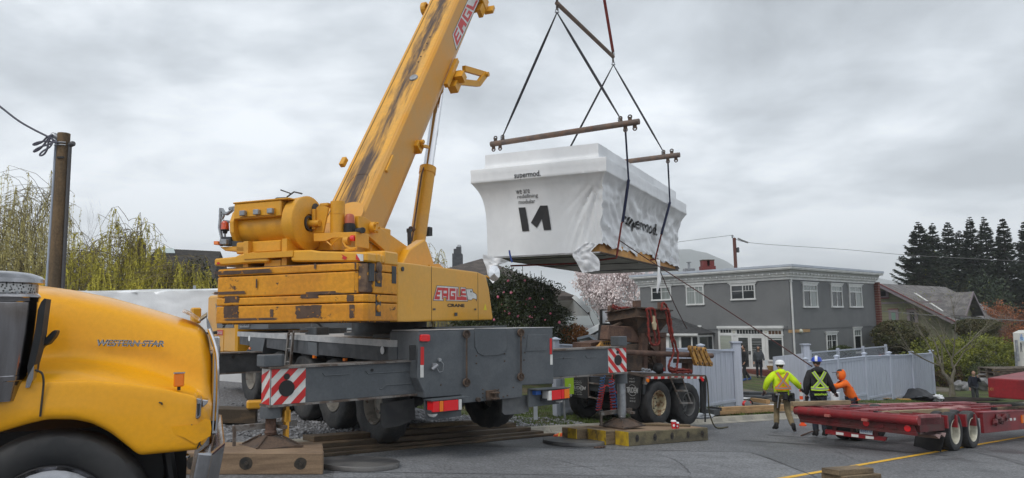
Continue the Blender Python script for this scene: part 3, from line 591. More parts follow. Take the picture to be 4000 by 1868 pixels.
b=MB(S);b.box(-.02,.02,.28,.40,2.66,2.8);b.box(-.02,.02,.43,.53,2.66,2.79);b.build('lifting_lug',M['crane_clean'],tb,bevel=.02)
P_=[S.on(*z3(*p),1,.0)for p in[(1185,540),(1235,543),(1235,592),(1215,592)]]
b=MB(S);b.add([(p.x,.014,p.z)for p in P_],[(0,1,2,3)]);b.build('reflector_strip',M['white'],tb)
P_=[S.on(*z3(*p),1,.0)for p in[(1183,545),(1188,545),(1215,592),(1180,578)]]
b=MB(S);b.add([(p.x,.012,p.z)for p in P_],[(0,1,2,3)]);P_=[S.on(*z3(*p),1,.0)for p in[(1075,540),(1095,552),(1120,565),(1105,585),(1078,572),(1088,560)]];b.add([(p.x,.012,p.z)for p in P_],[list(range(6))])
P_=[S.on(*z3(*p),1,0)for p in[(175,602),(195,600),(200,612),(178,617)]];b.add([(p.x,.010,p.z)for p in P_],[(0,1,2,3)]);b.build('torn_reflector',M['red'],tb)
b=MB(S);b.box(-2.05,-1.72,.1,.9,2.62,2.76);b.build('counterweight_bracket',M['crane_y'],crane)
def SP(px,x=0.0):return[S.on(u,v,0,x)for u,v in px]
b=MB(S);pp=[(p.y,p.z)for p in SP([(1553,1024),(1600,1028),(1866,1063),(1898,1076),(1911,1130),(1926,1245),(1922,1250),(1586,1258),(1553,1258)])]
b.prism(pp,0,-.75,0);hs=b.build('side_housing',M['crane_clean'],crane,bevel=.035,segs=3)
b=MB(S)
for u in(1685,1866):
 p0=S.on(u,1040 if u<1700 else 1066,0,.0);p1=S.on(u-2,1254 if u<1700 else 1250,0,.0);b.box(-.0,.003,p0 .y-.006,p0 .y+.006,p1 .z,p0 .z)
b.build('panel_gap',M['bolt'],hs)
c3=lambda x,y,d=.006:S.on(1600+x/3.76,1000+y/3.76,0,d)
def decal(polys,d,name,m,parent):
 b=MB(S)
 for pl_ in polys:
  q=[c3(*p,d)for p in pl_];b.add([(d,p.y,p.z)for p in q],[list(range(len(q)))])
 return b.build(name,m,parent)
Dk=M['black']
base=[(400,432),(722,455),(722,590),(745,590),(745,458),(826,462),(858,672),(534,662),(534,612),(504,612),(500,662),(342,657)]
decal([base,[(826,480),(924,484),(934,528),(985,562),(992,600),(984,672),(968,636),(928,628),(914,652),(855,650)]],.004,'decal_outline',Dk,hs)
base2=[(405,438),(716,461),(716,596),(751,596),(751,464),(820,468),(851,665),(540,655),(540,606),(498,606),(494,655),(350,651)]
decal([base2,[(830,488),(918,490),(928,534),(978,566),(985,600),(982,640),(970,630),(926,622),(910,644),(858,642)]],.006,'decal_white',M['white'],hs)
R_=[]
R_.append([(410,462),(572,470),(570,520),(553,518),(550,512),(505,510),(500,540),(478,540),(478,640),(474,640),(470,508),(420,505),(415,528),(446,530),(446,545),(440,568),(405,570),(402,590),(438,594),(445,640),(362,636)])
R_=[[(408,462),(475,466),(475,508),(420,506),(414,528),(452,530),(446,570),(404,570),(400,592),(448,596),(440,642),(362,638)],[(475,466),(572,472),(568,645),(542,644),(542,596),(500,594),(496,560),(500,550),(548,550),(548,512),(500,510),(492,640),(476,640),(476,508)],[(586,474),(674,478),(674,520),(610,516),(606,588),(650,590),(650,570),(625,570),(625,545),(674,545),(672,648),(584,646)],[(688,478),(708,480),(706,600),(752,602),(752,590),(770,590),(836,606),(844,652),(686,648)],[(758,480),(816,482),(824,520),(776,520),(776,545),(828,548),(832,582),(774,580),(752,580)]]
decal(R_,.008,'decal_red',M['red'],hs)
decal([[(890,512),(905,510),(912,522),(908,538),(896,536)]],.010,'decal_eye',Dk,hs)
decal([[(1112,695),(1134,796),(1086,794)]],.005,'warning_triangle',mat('yellow_sticker',(.75,.62,.02)),hs)
decal([[(345,770),(382,770),(382,797),(345,797)],[(952,773),(980,773),(980,797),(952,797)],[(662,832),(704,832),(704,882),(660,882)]],.012,'latches',M['dgrey'],hs)
p0,p1,p2=c3(556,750),c3(808,753),c3(556,700);b=MB();text(b,'CRANE',S.W(.006,p0 .y,p0 .z),S.W(.006,p1 .y,p1 .z)-S.W(.006,p0 .y,p0 .z),Vector((0,0,p2 .z-p0 .z)),bold=.035);b.build('lettering',Dk,hs)
b=MB(S);q=S.on(1571,1051,0,0);b.cyl((0,q.y,q.z),(.02,q.y,q.z),.04,12);b.build('latch',M['dgrey'],hs)
b=MB(S);pp=[(p.y,p.z)for p in SP([(1600,975),(1660,935),(1668,945),(1700,1040),(1672,1045),(1570,1035)],-.55)];b.prism(pp,0,-.75,-.55);b.build('cylinder_bracket',M['crane_clean'],crane,bevel=.02)
b=MB(S);pp=[(p.y,p.z)for p in SP([(1680,1035),(1715,1030),(1735,1048),(1725,1055),(1680,1048)],-.5)];b.prism(pp,0,-.8,-.5);b.build('walkway_step',M['crane_clean'],crane)
b=MB(S);b.tube([S.on(1897,1078,0,-.1),S.on(1925,1092,0,0),S.on(1935,1082,0,.05),S.on(1938,1072,0,.05)],.02,6);arm=b.build('mirror_arm',M['crane_clean'],crane,smooth=50)
b=MB(S);q=S.on(1930,1068,0,.05);b.lathe(q,(.6,-.8,0),[(-.03,.06),(0,.13),(.02,.13),(.03,.001)],24);
for i in range(len(b.v)):
 p=Vector(b.v[i]);c_=S.W(*q);b.v[i]=(p.x,p.y,c_.z+(p.z-c_.z)*1.35)
b.build('convex_mirror',M['chrome'],crane,smooth=40)
b=MB(S);b.prism([(.55,2.64),(2.6,2.55),(5.0,2.55),(5.0,1.74),(.97,1.74)],0,-2.35,-.75);b.build('turntable_frame',M['crane_y'],crane)
XR,XL=-.98,-1.85
dr=Vector((0,math.cos(math.radians(54.4)),math.sin(math.radians(54.4))));nr=Vector((0,-dr.z,dr.y))
A0=Vector((0,2.43,5.06))
def BP(x,l,n):q=A0+dr*l+nr*n;return Vector((x,q.y,q.z))
def boom_sec(l0,l1,x0,x1,n0,n1,name,m,ch=.09,bev=.012):
 b=MB(S);prof=[(x0,n1-.0),(x1,n1),(x1+.0,n0+.34),(x1-.14,n0+.10),(x1-.28,n0),(x0+.28,n0),(x0+.14,n0+.10),(x0,n0+.34)]
 b.add([tuple(BP(x,l0,n))for x,n in prof]+[tuple(BP(x,l1,n))for x,n in prof],[tuple(range(8))[::-1],tuple(range(8,16))]+[(i,(i+1)%8,8+(i+1)%8,8+i)for i in range(8)])
 return b.build(name,m,crane,bevel=bev)
boom=boom_sec(-2.75,6.6,XL,XR,-1.0,0,'boom',[M['boom_side']],bev=.045)
streak=mat('boom_top_paint',(.76,.38,.045),(.66,.35,.07),sc=(2,1,1),rough=.45,fine=.06,fsc=15)
st_=streak.node_tree;sB=st_.nodes['Principled BSDF'];def_=st_.links
def smath(op,a,c=None):
 n=st_.nodes.new('ShaderNodeMath');n.operation=op
 for i,q in enumerate((a,c)):
  if q is None:continue
  if isinstance(q,(int,float)):n.inputs[i].default_value=q
  else:def_.new(q,n.inputs[i])
 return n.outputs[0]
tcs=st_.nodes.new('ShaderNodeTexCoord');sps=st_.nodes.new('ShaderNodeSeparateXYZ');def_.new(tcs.outputs['Object'],sps.inputs[0])
def snoise(sc,det):
 mp=st_.nodes.new('ShaderNodeMapping');mp.inputs['Scale'].default_value=sc;def_.new(tcs.outputs['Object'],mp.inputs[0]);q=st_.nodes.new('ShaderNodeTexNoise');q.inputs['Scale'].default_value=1;q.inputs['Detail'].default_value=det;q.inputs['Roughness'].default_value=.7;def_.new(mp.outputs[0],q.inputs['Vector']);return q.outputs[0]
xo=smath('ADD',sps.outputs[0],smath('MULTIPLY',smath('SUBTRACT',snoise((.5,.5,1),2),.5),.35));wd_s=smath('SUBTRACT',1.0,smath('MULTIPLY',smath('ABSOLUTE',xo),3.4));mk=smath('ADD',wd_s,smath('MULTIPLY',smath('SUBTRACT',snoise((9,.9,1),9),.5),3.4));mk=smath('ADD',mk,smath('MULTIPLY',smath('SUBTRACT',snoise((.6,.35,1),3),.5),2.2))
mr_s=st_.nodes.new('ShaderNodeMapRange');mr_s.interpolation_type='SMOOTHSTEP';mr_s.inputs[1].default_value=.0;mr_s.inputs[2].default_value=1.15;def_.new(mk,mr_s.inputs[0])
sx_=st_.nodes.new('ShaderNodeMix');sx_.data_type='RGBA';def_.new(mr_s.outputs[0],sx_.inputs[0]);src=sB.inputs['Base Color'].links[0].from_socket;def_.new(src,sx_.inputs[6]);sx_.inputs[7].default_value=(.06,.035,.025,1);def_.new(sx_.outputs[2],sB.inputs['Base Color'])
bme=bpy.data.meshes.new('boom_top_plate');x0_,x1_=-.37,.33;bme.from_pydata([(x0_,-1.9,0),(x1_,-1.9,0),(x1_,6.55,0),(x0_,6.55,0)],[],[(0,1,2,3)]);bme.materials.append(streak);bpl=bpy.data.objects.new('boom_top_plate',bme);COL.objects.link(bpl);bpl.parent=boom
_o=S.W(*BP((XL+XR)/2,0,.004))-ORG[boom.name];_x=S.x;_y=S.y*dr.y+S.z*dr.z;_z=S.y*nr.y+S.z*nr.z;bpl.matrix_local=Matrix(((_x.x,_y.x,_z.x,_o.x),(_x.y,_y.y,_z.y,_o.y),(_x.z,_y.z,_z.z,_o.z),(0,0,0,1)))
b=MB(S)
for(l0,l1,wv)in((-1.95,-.65,.23),):
 pts=[BP(-1.40+wv*math.copysign(abs(math.cos(t))**.5,math.cos(t)),(l0+l1)/2+(l1-l0)/2*math.copysign(abs(math.sin(t))**.7,math.sin(t)),.006)for t in[i*math.pi/14 for i in range(29)]];b.tube(pts,.005,4)
b.build('cover_outline',M['bare'],boom,split=False)
b=MB(S);b.tube([BP(XL+.12,-2.0,.01),BP(XL+.12,6.5,.01)],.006,4);b.build('seam',M['bolt'],boom)
boom_sec(6.5,15,XL+.07,XR-.07,-.93,-.07,'boom_section',M['crane_clean']);boom_sec(14.9,22.5,XL+.14,XR-.14,-.86,-.14,'boom_section',M['crane_clean'])
b=MB(S);b.obox(BP((XL+XR)/2,6.6,-.5),(.52,0,0),dr*.12,nr*.58);b.build('boom_collar',M['crane_clean'],boom,bevel=.02)
b=MB(S)
for sx in(XL+.1,XR-.1):b.obox(BP(sx,22.4,-.5),(.03,0,0),dr*.6,nr*.55)
for l in(22.2,22.7):b.cyl(BP(XL+.15,l,-.8+(l-22.2)),BP(XR-.15,l,-.8+(l-22.2)),.32,20)
b.build('boom_head',M['crane_clean'],crane)
b=MB(S);q=BP(-1.30,-1.75,.008);b.lathe(q,tuple(nr),[(0,.33),(.015,.33),(.02,.30),(.02,.001)],28);b.build('access_cover',M['boom_side'],boom,smooth=30)
b=MB(S);q=BP(-1.22,2.3,.008);b.lathe(q,tuple(nr),[(0,.10),(.03,.09),(.035,.001)],16);q=BP(-1.2,-1.9,.03);b.lathe(q,tuple(nr),[(0,.08),(.02,.07),(.02,.001)],12);b.build('boom_cap',M['steel'],boom,smooth=40)
b=MB(S)
for l in(2.9,3.1,3.35,3.6,3.85):b.cyl(BP(-1.3,l,.0),BP(-1.3,l,.012),.022,8)
b.build('bolts',M['rustdark'],boom)
b=MB(S)
pp=[(p.y,p.z)for p in SP([(1400,842),(1430,850),(1610,975),(1625,1030),(1560,1030),(1420,905),(1400,890)],-.72)];b.prism(pp,0,-.80,-.72)
pp2=[(p[0],p[1])for p in pp];b.prism(pp2,0,-2.12,-2.04);b.build('boom_cheek',M['crane_y'],crane,bevel=.01)
b=MB(S);q=S.on(1450,890,0,-.72);b.cyl((-.72,q.y,q.z),(-.62,q.y,q.z),.10,20);b.cyl((-.66,q.y,q.z),(-.60,q.y,q.z),.05,12)
for k in range(5):a=k*1.25;b.cyl((-.64,q.y+.075*math.cos(a),q.z+.085*math.sin(a)),(-.58,q.y+.075*math.cos(a),q.z+.085*math.sin(a)),.018,6)
b.build('boom_pivot',M['crane_y'],crane,smooth=35)
b=MB(S);b.box(-1.9,-.85,1.5,2.2,2.6,3.45);b.build('boom_foot_block',M['crane_y'],crane,bevel=.02)
xm=-1.42;c0=S.on(1622,1000,0,xm);c1=S.on(1664,645,0,xm);c2=S.on(1797,378,0,xm);dd=(c1-c0).normalized()
c1=S.on(1672,655,0,xm);
b=MB(S);b.cyl(c0,c1,.175,28);b.cyl(c1-(c1-c0).normalized()*.16,c1,.19,28);lc=b.build('lift_cylinder',M['crane_y'],crane,smooth=40)
b=MB(S);b.cyl(c1,c1+(c1-c0).normalized()*(c2-c1).length,.115,28);b.build('piston_rod',M['chrome'],lc,smooth=40)
b=MB(S);o1=Vector((.0,-.24,.0));b.tube([c0 .lerp(c1,.15)+o1,c0 .lerp(c1,.9)+o1,c0 .lerp(c1,.98)+o1*.8],.02,6);b.tube([c0 .lerp(c1,.28)+o1*1.0,c0 .lerp(c1,.28)+o1*1.6],.05,8);b.build('hydraulic_line',M['rust'],lc)
b=MB(S);q=c0 .lerp(c1,.26)+Vector((0,-.42,-.05));b.cyl(q,q+Vector((0,.02,-.35)),.045,10);b.cyl(q+Vector((0,.0,.08)),q,.06,8);b.build('valve',M['dgrey'],lc)
def bracket(u,v,x,hw,nm='boom_bracket'):
 q=S.on(u,v,0,x);return q
b=MB(S);q=bracket(1765,300,XR,0)
b.obox(q+Vector((.05,-.12,.05)),(.05,0,0),dr*.48,nr*.055);b.obox(q+Vector((.06,.10,-.1)),(.10,0,0),dr*.30,nr*.10);b.obox(q+Vector((.2,.05,-.02)),(.10,0,0),dr*.10,nr*.10)
a0=S.on(1770,318,0,XR);e0=S.on(1880,298,0,XR+.25);e1=S.on(1812,268,0,XR);e2=S.on(1895,292,0,XR+.25)
for p,q_ in((a0,S.on(1868,328,0,XR+.2)),(S.on(1868,328,0,XR+.2),e2),(e1,e2)):
 d_=(q_-p);b.obox((p+q_)/2,(.045,0,0),d_/2,d_.cross(Vector((1,0,0))).normalized()*.07)
b.cyl(e2-Vector((.1,0,0)),e2+Vector((.1,0,0)),.06,10);b.build('folding_jib_bracket',M['crane_y'],boom)
b=MB(S);q=S.on(1630,575,0,XR);b.obox(q,(.08,0,0),dr*.09,nr*.12);b.obox(q+Vector((.12,.12,.03)),(.03,0,0),dr*.02+Vector((0,.12,0)),nr*.05);b.cyl(q+Vector((.08,0,.1)),q+Vector((.16,0,.1)),.05,8);b.build('boom_bracket',M['crane_y'],boom,bevel=.008)
b=MB(S);q=S.on(1520,640,0,XR);b.obox(q,(.04,0,0),dr*.22,nr*.035);q=S.on(1355,640,0,XL);b.obox(q+nr*.05-Vector((.05,0,0)),(.05,0,0),dr*.10,nr*.05);q=S.on(1670,35,0,XL);b.lathe(q-Vector((.02,0,0)),(1,0,0),[(-.12,.10),(-.1,.17),(0,.17),(.02,.12)],16);b.build('boom_bracket',M['crane_y'],boom,bevel=.006)
b=MB(S);q=S.on(1885,25,0,XR);b.obox(q,(.06,0,0),dr*.35,nr*.12);b.obox(q+Vector((.12,.18,-.05)),(.12,0,0),dr*.12,nr*.05);b.build('boom_bracket',M['crane_y'],boom,bevel=.01)
def bpt(x,y,d=.006):return S.on(1250+x/1.719,y/1.719,0,XR+d)
b=MB(S)
def bd(polys,d,nm,m):
 b=MB(S)
 for pl_ in polys:q=[bpt(*p,d)for p in pl_];b.add([(XR+d,p.y,p.z)for p in q],[list(range(len(q)))])
 b.build(nm,m,boom)
def lin(a,bb,s,t):
 p0,p1=(915,342),(1078,-10);q0,q1=(888,232),(1000,-20)
 x=(p0[0]+(p1[0]-p0[0])*s)*(1-t)+(q0[0]+(q1[0]-q0[0])*s)*t;y=(p0[1]+(p1[1]-p0[1])*s)*(1-t)+(q0[1]+(q1[1]-q0[1])*s)*t
 return(x,y)
T=lambda pts:[lin(0,0,*p)for p in pts]
bd([T([(0,0),(1.25,0),(1.25,1),(0,1)])],.003,'decal_outline',Dk);bd([T([(.012,.04),(1.25,.04),(1.25,.96),(.01,.96)])],.005,'decal_white',M['white'])
LT={'E':[[(0,0),(1,0),(1,.22),(.3,.22),(.3,.4),(.9,.4),(.9,.6),(.3,.6),(.3,.78),(1,.78),(1,1),(0,1)]],'A':[[(0,0),(.3,0),(.3,.35),(.7,.35),(.7,0),(1,0),(1,1),(0,1)]],'G':[[(0,0),(1,0),(1,.55),(.5,.55),(.5,.42),(.7,.42),(.7,.22),(.3,.22),(.3,.78),(1,.78),(1,1),(0,1)]],'L':[[(0,0),(1,0),(1,.24),(.32,.24),(.32,1),(0,1)]]}
rp=[]
for i,ch in enumerate('EAGLE'):
 for pl_ in LT[ch]:rp.append(T([(.05+i*.235+p[0]*.20,.12+p[1]*.76)for p in pl_]))
bd(rp,.007,'decal_red',M['red'])
fx=S.on(1175,875,1,.55);zc_=fx.z;xw=-1.63
b=MB(S);hx=-1.50
b.lathe((hx,.55,zc_),(1,0,0),[(-.22,.30),(-.22,.45),(-.02,.47),(0,.47),(.02,.44),(.02,.16),(-.02,.15),(-.02,.001)],40);wn=b.build('winch',M['crane_y'],crane,smooth=40)
b=MB(S);b.lathe((hx-.30,.55,zc_-.02),(1,0,0),[(-.98,.02),(-.98,.30),(-.10,.31),(.05,.31)],36);b.build('winch_drum',M['crane_y'],wn,smooth=40)
b=MB(S);b.lathe((hx,.55,zc_),(1,0,0),[(-.01,.13),(.03,.13),(.03,.10),(-.02,.10)],24);b.build('bearing_ring',M['dgrey'],wn,smooth=40)
b=MB(S);b.cyl((hx-.1,.55,zc_),(hx+.22,.55,zc_-.01),.055,20);b.build('winch_shaft',M['crane_y'],wn,smooth=40)
b=MB(S);b.box(hx-1.28,hx-.28,.16,.6,zc_+.10,zc_+.37);b.box(hx-1.30,hx-.1,.14,.62,zc_+.37,zc_+.40);b.box(hx-1.25,hx-.3,.2,.9,zc_-.5,zc_-.3);b.build('winch_guard',M['crane_y'],wn,bevel=.02)
b=MB(S);b.box(hx-1.14,hx-.40,.135,.16,zc_+.13,zc_+.24);gp_=b.build('lamp_plate',M['crane_y'],wn)
for k in range(3):b=MB(S);xx=hx-1.08+k*.29;b.box(xx,xx+.11,.06,.135,zc_+.14,zc_+.23);b.build('work_lamp',M['steel'],gp_,bevel=.01)
b=MB(S);b.lathe((hx-1.30,.55,zc_),(1,0,0),[(-.06,.20),(-.06,.40),(0,.42),(.04,.42),(.04,.20)],14);b.build('drum_flange',M['crane_y'],wn)
b=MB(S)
for k in range(14):a=k*.449;b.cyl((hx-1.38,.55+.34*math.cos(a),zc_+.34*math.sin(a)),(hx-1.30,.55+.34*math.cos(a),zc_+.34*math.sin(a)),.03,7)
b.build('flange_bolts',M['crane_y'],wn)
b=MB(S);b.lathe((hx-1.2,.75,zc_+.02),(1,0,0),[(0,.02),(0,.44),(.2,.45),(.7,.44),(.7,.02)],30);b.build('rope_cover',M['crane_y'],wn,smooth=40)
b=MB(S);b.tube([(hx-.75,.45,zc_+.41),(hx-.6,.45,zc_+.47),(hx-.35,.4,zc_+.45),(hx-.28,.4,zc_+.52),(hx-.5,.42,zc_+.60)],.012,5);b.tube([(hx-.35,.4,zc_+.46),(hx-.2,.4,zc_+.54),(hx-.05,.42,zc_+.50)],.014,5);b.build('cable',M['black'],wn)
b=MB(S);b.box(hx+.02,hx+.024,.45,.6,zc_-.34,zc_-.22);b.box(hx-.9,hx+.1,.0,.9,zc_-.62,zc_-.52);b.box(hx-.2,hx-.1,.1,.9,zc_-.75,zc_-.3);b.box(hx-1.0,hx-.9,.1,.9,zc_-.75,zc_-.3);b.build('winch_support',M['crane_y'],wn,bevel=.01)
b=MB(S);b.lathe((hx+.01,.40,zc_-.26),(1,0,0),[(0,.10),(.015,.09),(.015,.001)],8);b.build('rating_plate',M['crane_y'],wn)
g0=lambda u,v,y=.3:S.on(u,v,1,y)
zA=lambda x,y:(830+x/4.01,750+y/4.01)
def GP(pts,y=.3):return[g0(*zA(*p),y)for p in pts]
b=MB(S)
for pts,r_ in(([(130,255),(125,400),(112,560),(145,720),(140,850)],.028),([(150,270),(185,330),(230,345),(330,270),(270,265)],.03),([(265,262),(560,210)],.028),([(345,275),(400,330),(520,240)],.035),([(170,455),(440,490)],.02),([(150,340),(180,370),(150,430)],.02)):
 b.tube(GP(pts),r_*1.1,6)
rail=b.build('guard_rail',M['steel'],crane,smooth=40)
b=MB(S);b.prism([(p.x,p.z)for p in GP([(125,840),(350,830),(345,710),(200,712),(200,800),(125,830)])],1,.2,.5);b.prism([(p.x,p.z)for p in GP([(345,770),(620,800),(620,845),(345,860)])],1,.22,.4);b.build('lamp_carrier',M['dgrey'],rail)
b=MB(S);b.prism([(p.x,p.z)for p in GP([(180,870),(520,860),(620,830),(625,945),(260,930)])],1,.2,.6);b.build('tail_bracket',M['crane_y'],crane,bevel=.01)
b=MB(S);b.prism([(p.x,p.z)for p in GP([(132,785),(200,785),(200,842),(132,842)])],1,.12,.22);b.build('tail_lamp',M['lampamb'],rail,bevel=.008)
b=MB(S);b.prism([(p.x,p.z)for p in GP([(222,755),(325,755),(325,835),(222,835)])],1,.12,.22);b.build('camera_box',M['steel'],rail,bevel=.01)
def beacon(c,r,h,m,nm='beacon'):
 b=MB(S);b.lathe(c,(0,0,1),[(0,r*.95),(0,r),(h*.75,r*.9),(h*.93,r*.7),(h,r*.3),(h,.001)],20);o=b.build(nm,m,crane,smooth=50)
 b=MB(S);b.lathe((c[0],c[1],c[2]-h*.45),(0,0,1),[(0,.001),(0,r*.5),(h*.25,r*.6),(h*.33,r*1.0),(h*.45,r*1.0)],16);b.build('beacon_base',M['black'],o,smooth=40);return o
q=g0(*zA(197,590));beacon((q.x,.3,q.z),.072,.155,M['beacon']);b=MB(S);b.cyl((q.x,.3,q.z-.28),(q.x,.3,q.z-.05),.02,8);b.build('beacon_stem',M['steel'],rail)
z2_=lambda x,y:(1200+x/4.01,780+y/4.01)
q=S.on(*z2_(665,375),1,.8);beacon((q.x,.8,q.z),.085,.17,M['beacon_dull'])
b=MB(S);b.cyl((q.x,.8,q.z-.2),(q.x,.8,q.z-.02),.10,14);b.build('beacon_stand',M['black'],crane)
q0=S.on(*z2_(480,35),1,.75);q1=S.on(*z2_(465,800),1,.75)
b=MB(S);b.cyl((q0 .x,.75,q1 .z),(q0 .x,.75,q0 .z),.125,28);b.cyl((q0 .x,.75,q0 .z-.22),(q0 .x,.75,q0 .z-.2),.13,28);b.build('exhaust_silencer',M['crane_y'],crane,smooth=40)
b=MB(S);a_=S.on(*z2_(780,480),1,.85);e_=S.on(*z2_(870,480),1,.55);b.cyl((a_.x-.15,1.0,a_.z),(e_.x,.55,e_.z),.05,16);b.build('exhaust_pipe',M['dgrey'],crane,smooth=40)
b=MB(S);b.cyl((e_.x,.56,e_.z),(e_.x+.002,.545,e_.z),.042,16);b.build('pipe_mouth',M['black'],crane)
b=MB(S)
for pl_,y0,y1 in(([(210,70),(330,130),(250,520),(105,525),(140,130)],.6,.64),([(95,530),(760,505),(760,590),(400,600),(290,650),(100,655)],.45,.5),([(90,600),(560,600),(560,800),(90,790)],.85,.95),([(750,505),(765,505),(765,740),(750,740)],.45,.85)):
 P_=[S.on(*z2_(*p),1,y0)for p in pl_];b.prism([(p.x,p.z)for p in P_],1,y0,y1)
P_=[S.on(*z2_(*p),1,.62)for p in[(205,60),(330,120)]];b.box(P_[0].x,P_[1].x,.6,.95,P_[0].z-.05,P_[0].z)
b.box(P_[0].x-.12,P_[0].x-.06,.55,.6,P_[0].z-.45,P_[0].z-.1)
b.build('support_bracket',M['crane_y'],crane,bevel=.006)
b=MB(S);P_=[S.on(*z2_(*p),1,.6)for p in[(760,620),(1200,790),(860,520)]];b.cyl(tuple(S.on(*z2_(800,530),0,-.85)),tuple(S.on(*z2_(1190,785),0,-.85)),.035,12);b.build('derricking_rod',M['chrome_dull'],crane,smooth=40)
b=MB(S);b.tube([S.on(*z2_(*p),1,.45)for p in[(310,660),(380,720),(450,640),(520,590),(600,600)]],.014,5);b.tube([S.on(*z2_(*p),1,.45)for p in[(560,650),(600,730),(680,765),(780,760)]],.02,6);b.tube([S.on(*z2_(*p),1,.45)for p in[(600,800),(760,770)]],.03,6)
b.cyl(S.on(*z2_(590,640),1,.5),S.on(*z2_(665,640),1,.5),.075,14);b.build('hoses_and_tank',M['crane_y'],crane,smooth=50)
b=MB(S);b.cyl(S.on(*z2_(690,605),1,.44),S.on(*z2_(740,605),1,.44),.05,12);b.build('tail_lamp',M['lampred'],crane)
b=MB(S);b.lathe(S.on(*z2_(110,150),1,.7),(1,0,0),[(-.04,.001),(-.04,.10),(.04,.10),(.04,.001)],16);b.build('rope_sheave',M['dgrey'],crane,smooth=40)
b=MB(S);b.box(-3.0,-2.1,3.2,5.0,1.9,3.4);b.build('operator_cab',M['crane_clean'],crane,bevel=.05)
b=MB(S);q=S.on(1668,905,0,-1.6);b.obox(q,(.1,0,0),(0,.08,0),(0,0,.10));b.tube([q,q+Vector((0,-.15,.08)),q+Vector((0,-.5,-.25))],.02,6);b.build('lamp_on_arm',M['black'],crane,bevel=.02)
b=MB(S);P_=[S.on(u,v,0,-1.7)for u,v in[(1635,895),(1668,893),(1640,925),(1625,928)]];b.prism([(p.y,p.z)for p in P_],0,-1.72,-1.70);b.build('cab_glass',mat('green_tinted_glass',(.25,.5,.45),rough=.1),crane)
wrapm=mat('white_shrink_wrap',(.80,.815,.83),(.70,.715,.73),sc=(.7,.7,.35),lo=.35,hi=.7,rough=.32,spec=.5,bump=.28,bsc=(6,6,2.2),fine=.015,fsc=6,rust=(.52,.52,.51),rsc=(1.6,1.6,.45),rlo=.60,rhi=.85,rust_rough=.45)
wrapw=mat('crumpled_wrap',(.80,.815,.83),(.70,.71,.73),sc=(2,2,2),rough=.38,bump=.5,bsc=6)
FRp=at(2367,613,22.5);ZE=FRp.z;FLp=atz(1838,666,ZE);BRp=atz(2681,800,ZE)
_da=(FLp-FRp);_db=(BRp-FRp);LA,LB=_da.length,_db.length;da,db=_da/LA,_db/LB
Mo=Fr((FRp.x,FRp.y,0),math.degrees(math.atan2(-da.y,-da.x)));
module=thing('wrapped_building_module',FRp+_da/2+_db/2,'white wrapped building module hanging from the crane, printed with black lettering','building module')
def mp(p,q,z,ins=0.0):
 return FRp+da*p+db*q+Vector((0,0,z-ZE))
NF,NR,NB,NL=70,110,24,46
per=[(0,t)for t in range(NL,0,-1)]
def perim():
 o=[]
 for i in range(NF):o.append(('F',1-i/NF))
 for i in range(NR):o.append(('R',i/NR))
 for i in range(NB):o.append(('B',i/NB))
 for i in range(NL):o.append(('L',1-i/NL))
 return o
lev=[(7.23,.36),(7.18,.355),(6.95,.36),(6.80,.345),(6.775,.32),(6.70,.06),(6.685,.005),(6.66,-.005),(6.5,0.01),(6.32,.005),(6.245,-.005),(6.225,.01),(6.20,.04)]
zz0=6.20
for i in range(1,30):
 z=6.20-(6.20-3.80)*i/29;d=6.20-z;lev.append((z,.03+.36*(1-math.exp(-d/.42))))
def surf(face,t,z,ins,off=0.0):
 g=-off
 if ins>.0 or z<6.7:
  low=min(max((6.25-z)/.5,0),1)
  P3=Vector((t*9+(0 if face=='F' else 31),z*1.5,1.7))
  if face=='R':
   fold=(1-abs(noise.noise(Vector((t*11+z*1.8,z*1.1-t*5,2.0))))*2.6)
   fold2=(1-abs(noise.noise(Vector((t*26+z*1.0,z*4.5,5.0))))*2.4)
   cave=math.sin(math.pi*min(max(t,0),1))*.12
   g+=low*(-.075*fold*.9-.038*fold2+cave*.8)-.015*noise.noise(P3*2)
  elif face=='F':
   k=max(0,1-t/.34)
   ang=math.atan2((6.25-z)+.15,t*LA+.05)
   fold=(1-abs(noise.noise(Vector((ang*9,3.0,(t*LA+6.25-z)*.35))))*2.6)
   g+=low*(-.095*fold*k)+low*k*.09-.008*noise.noise(P3*1.3)-.012*noise.noise(Vector((t*3,z*.8,9)))*low
  else:g+=low*(-.04*noise.noise(P3*1.2))
  if 6.2<z<6.7:g+=.012*noise.noise(Vector((t*(22 if face=='F' else 40),z*2,7)))
 I=ins+g
 if face=='F':p,q=I_p(t,ins),I
 elif face=='R':p,q=I,ins+(LB-2*ins)*t
 elif face=='B':p,q=ins+(LA-2*ins)*t,LB-I
 else:p,q=LA-I,ins+(LB-2*ins)*t
 return mp(p,q,z)
def I_p(t,ins):return ins+(LA-2*ins)*t
rows=[]
for z,ins in lev:
 row=[]
 for face,t in perim():
  zq=z
  if face=='R' and z<4.3:
   rag=4.02+.16*noise.noise(Vector((t*14,3,0)))+.10*noise.noise(Vector((t*45,1,0)))-(.12 if t>.86 else 0)+(.10 if.42<t<.60 else 0)
   zq=4.3-(4.3-z)/(4.3-3.8)*(4.3-rag)
  if face=='F' and t<.09 and z<4.3:zq=4.3-(4.3-z)/.5*(.2+.3*t/.09)
  row.append(tuple(surf(face,t,zq,ins)))
 rows.append(row)
b=MB();b.grid(rows,world=True,closed=True);wrapo=b.build('wrap',wrapm,module,smooth=48,fix=False)
b=MB();tp=[mp(.36,.36,7.23),mp(LA-.36,.36,7.23),mp(LA-.36,LB-.36,7.23),mp(.36,LB-.36,7.23)];b.add([tuple(p)for p in tp],[(0,1,2,3)],True);b.build('wrap_top',wrapm,module,fix=False)
b=MB()
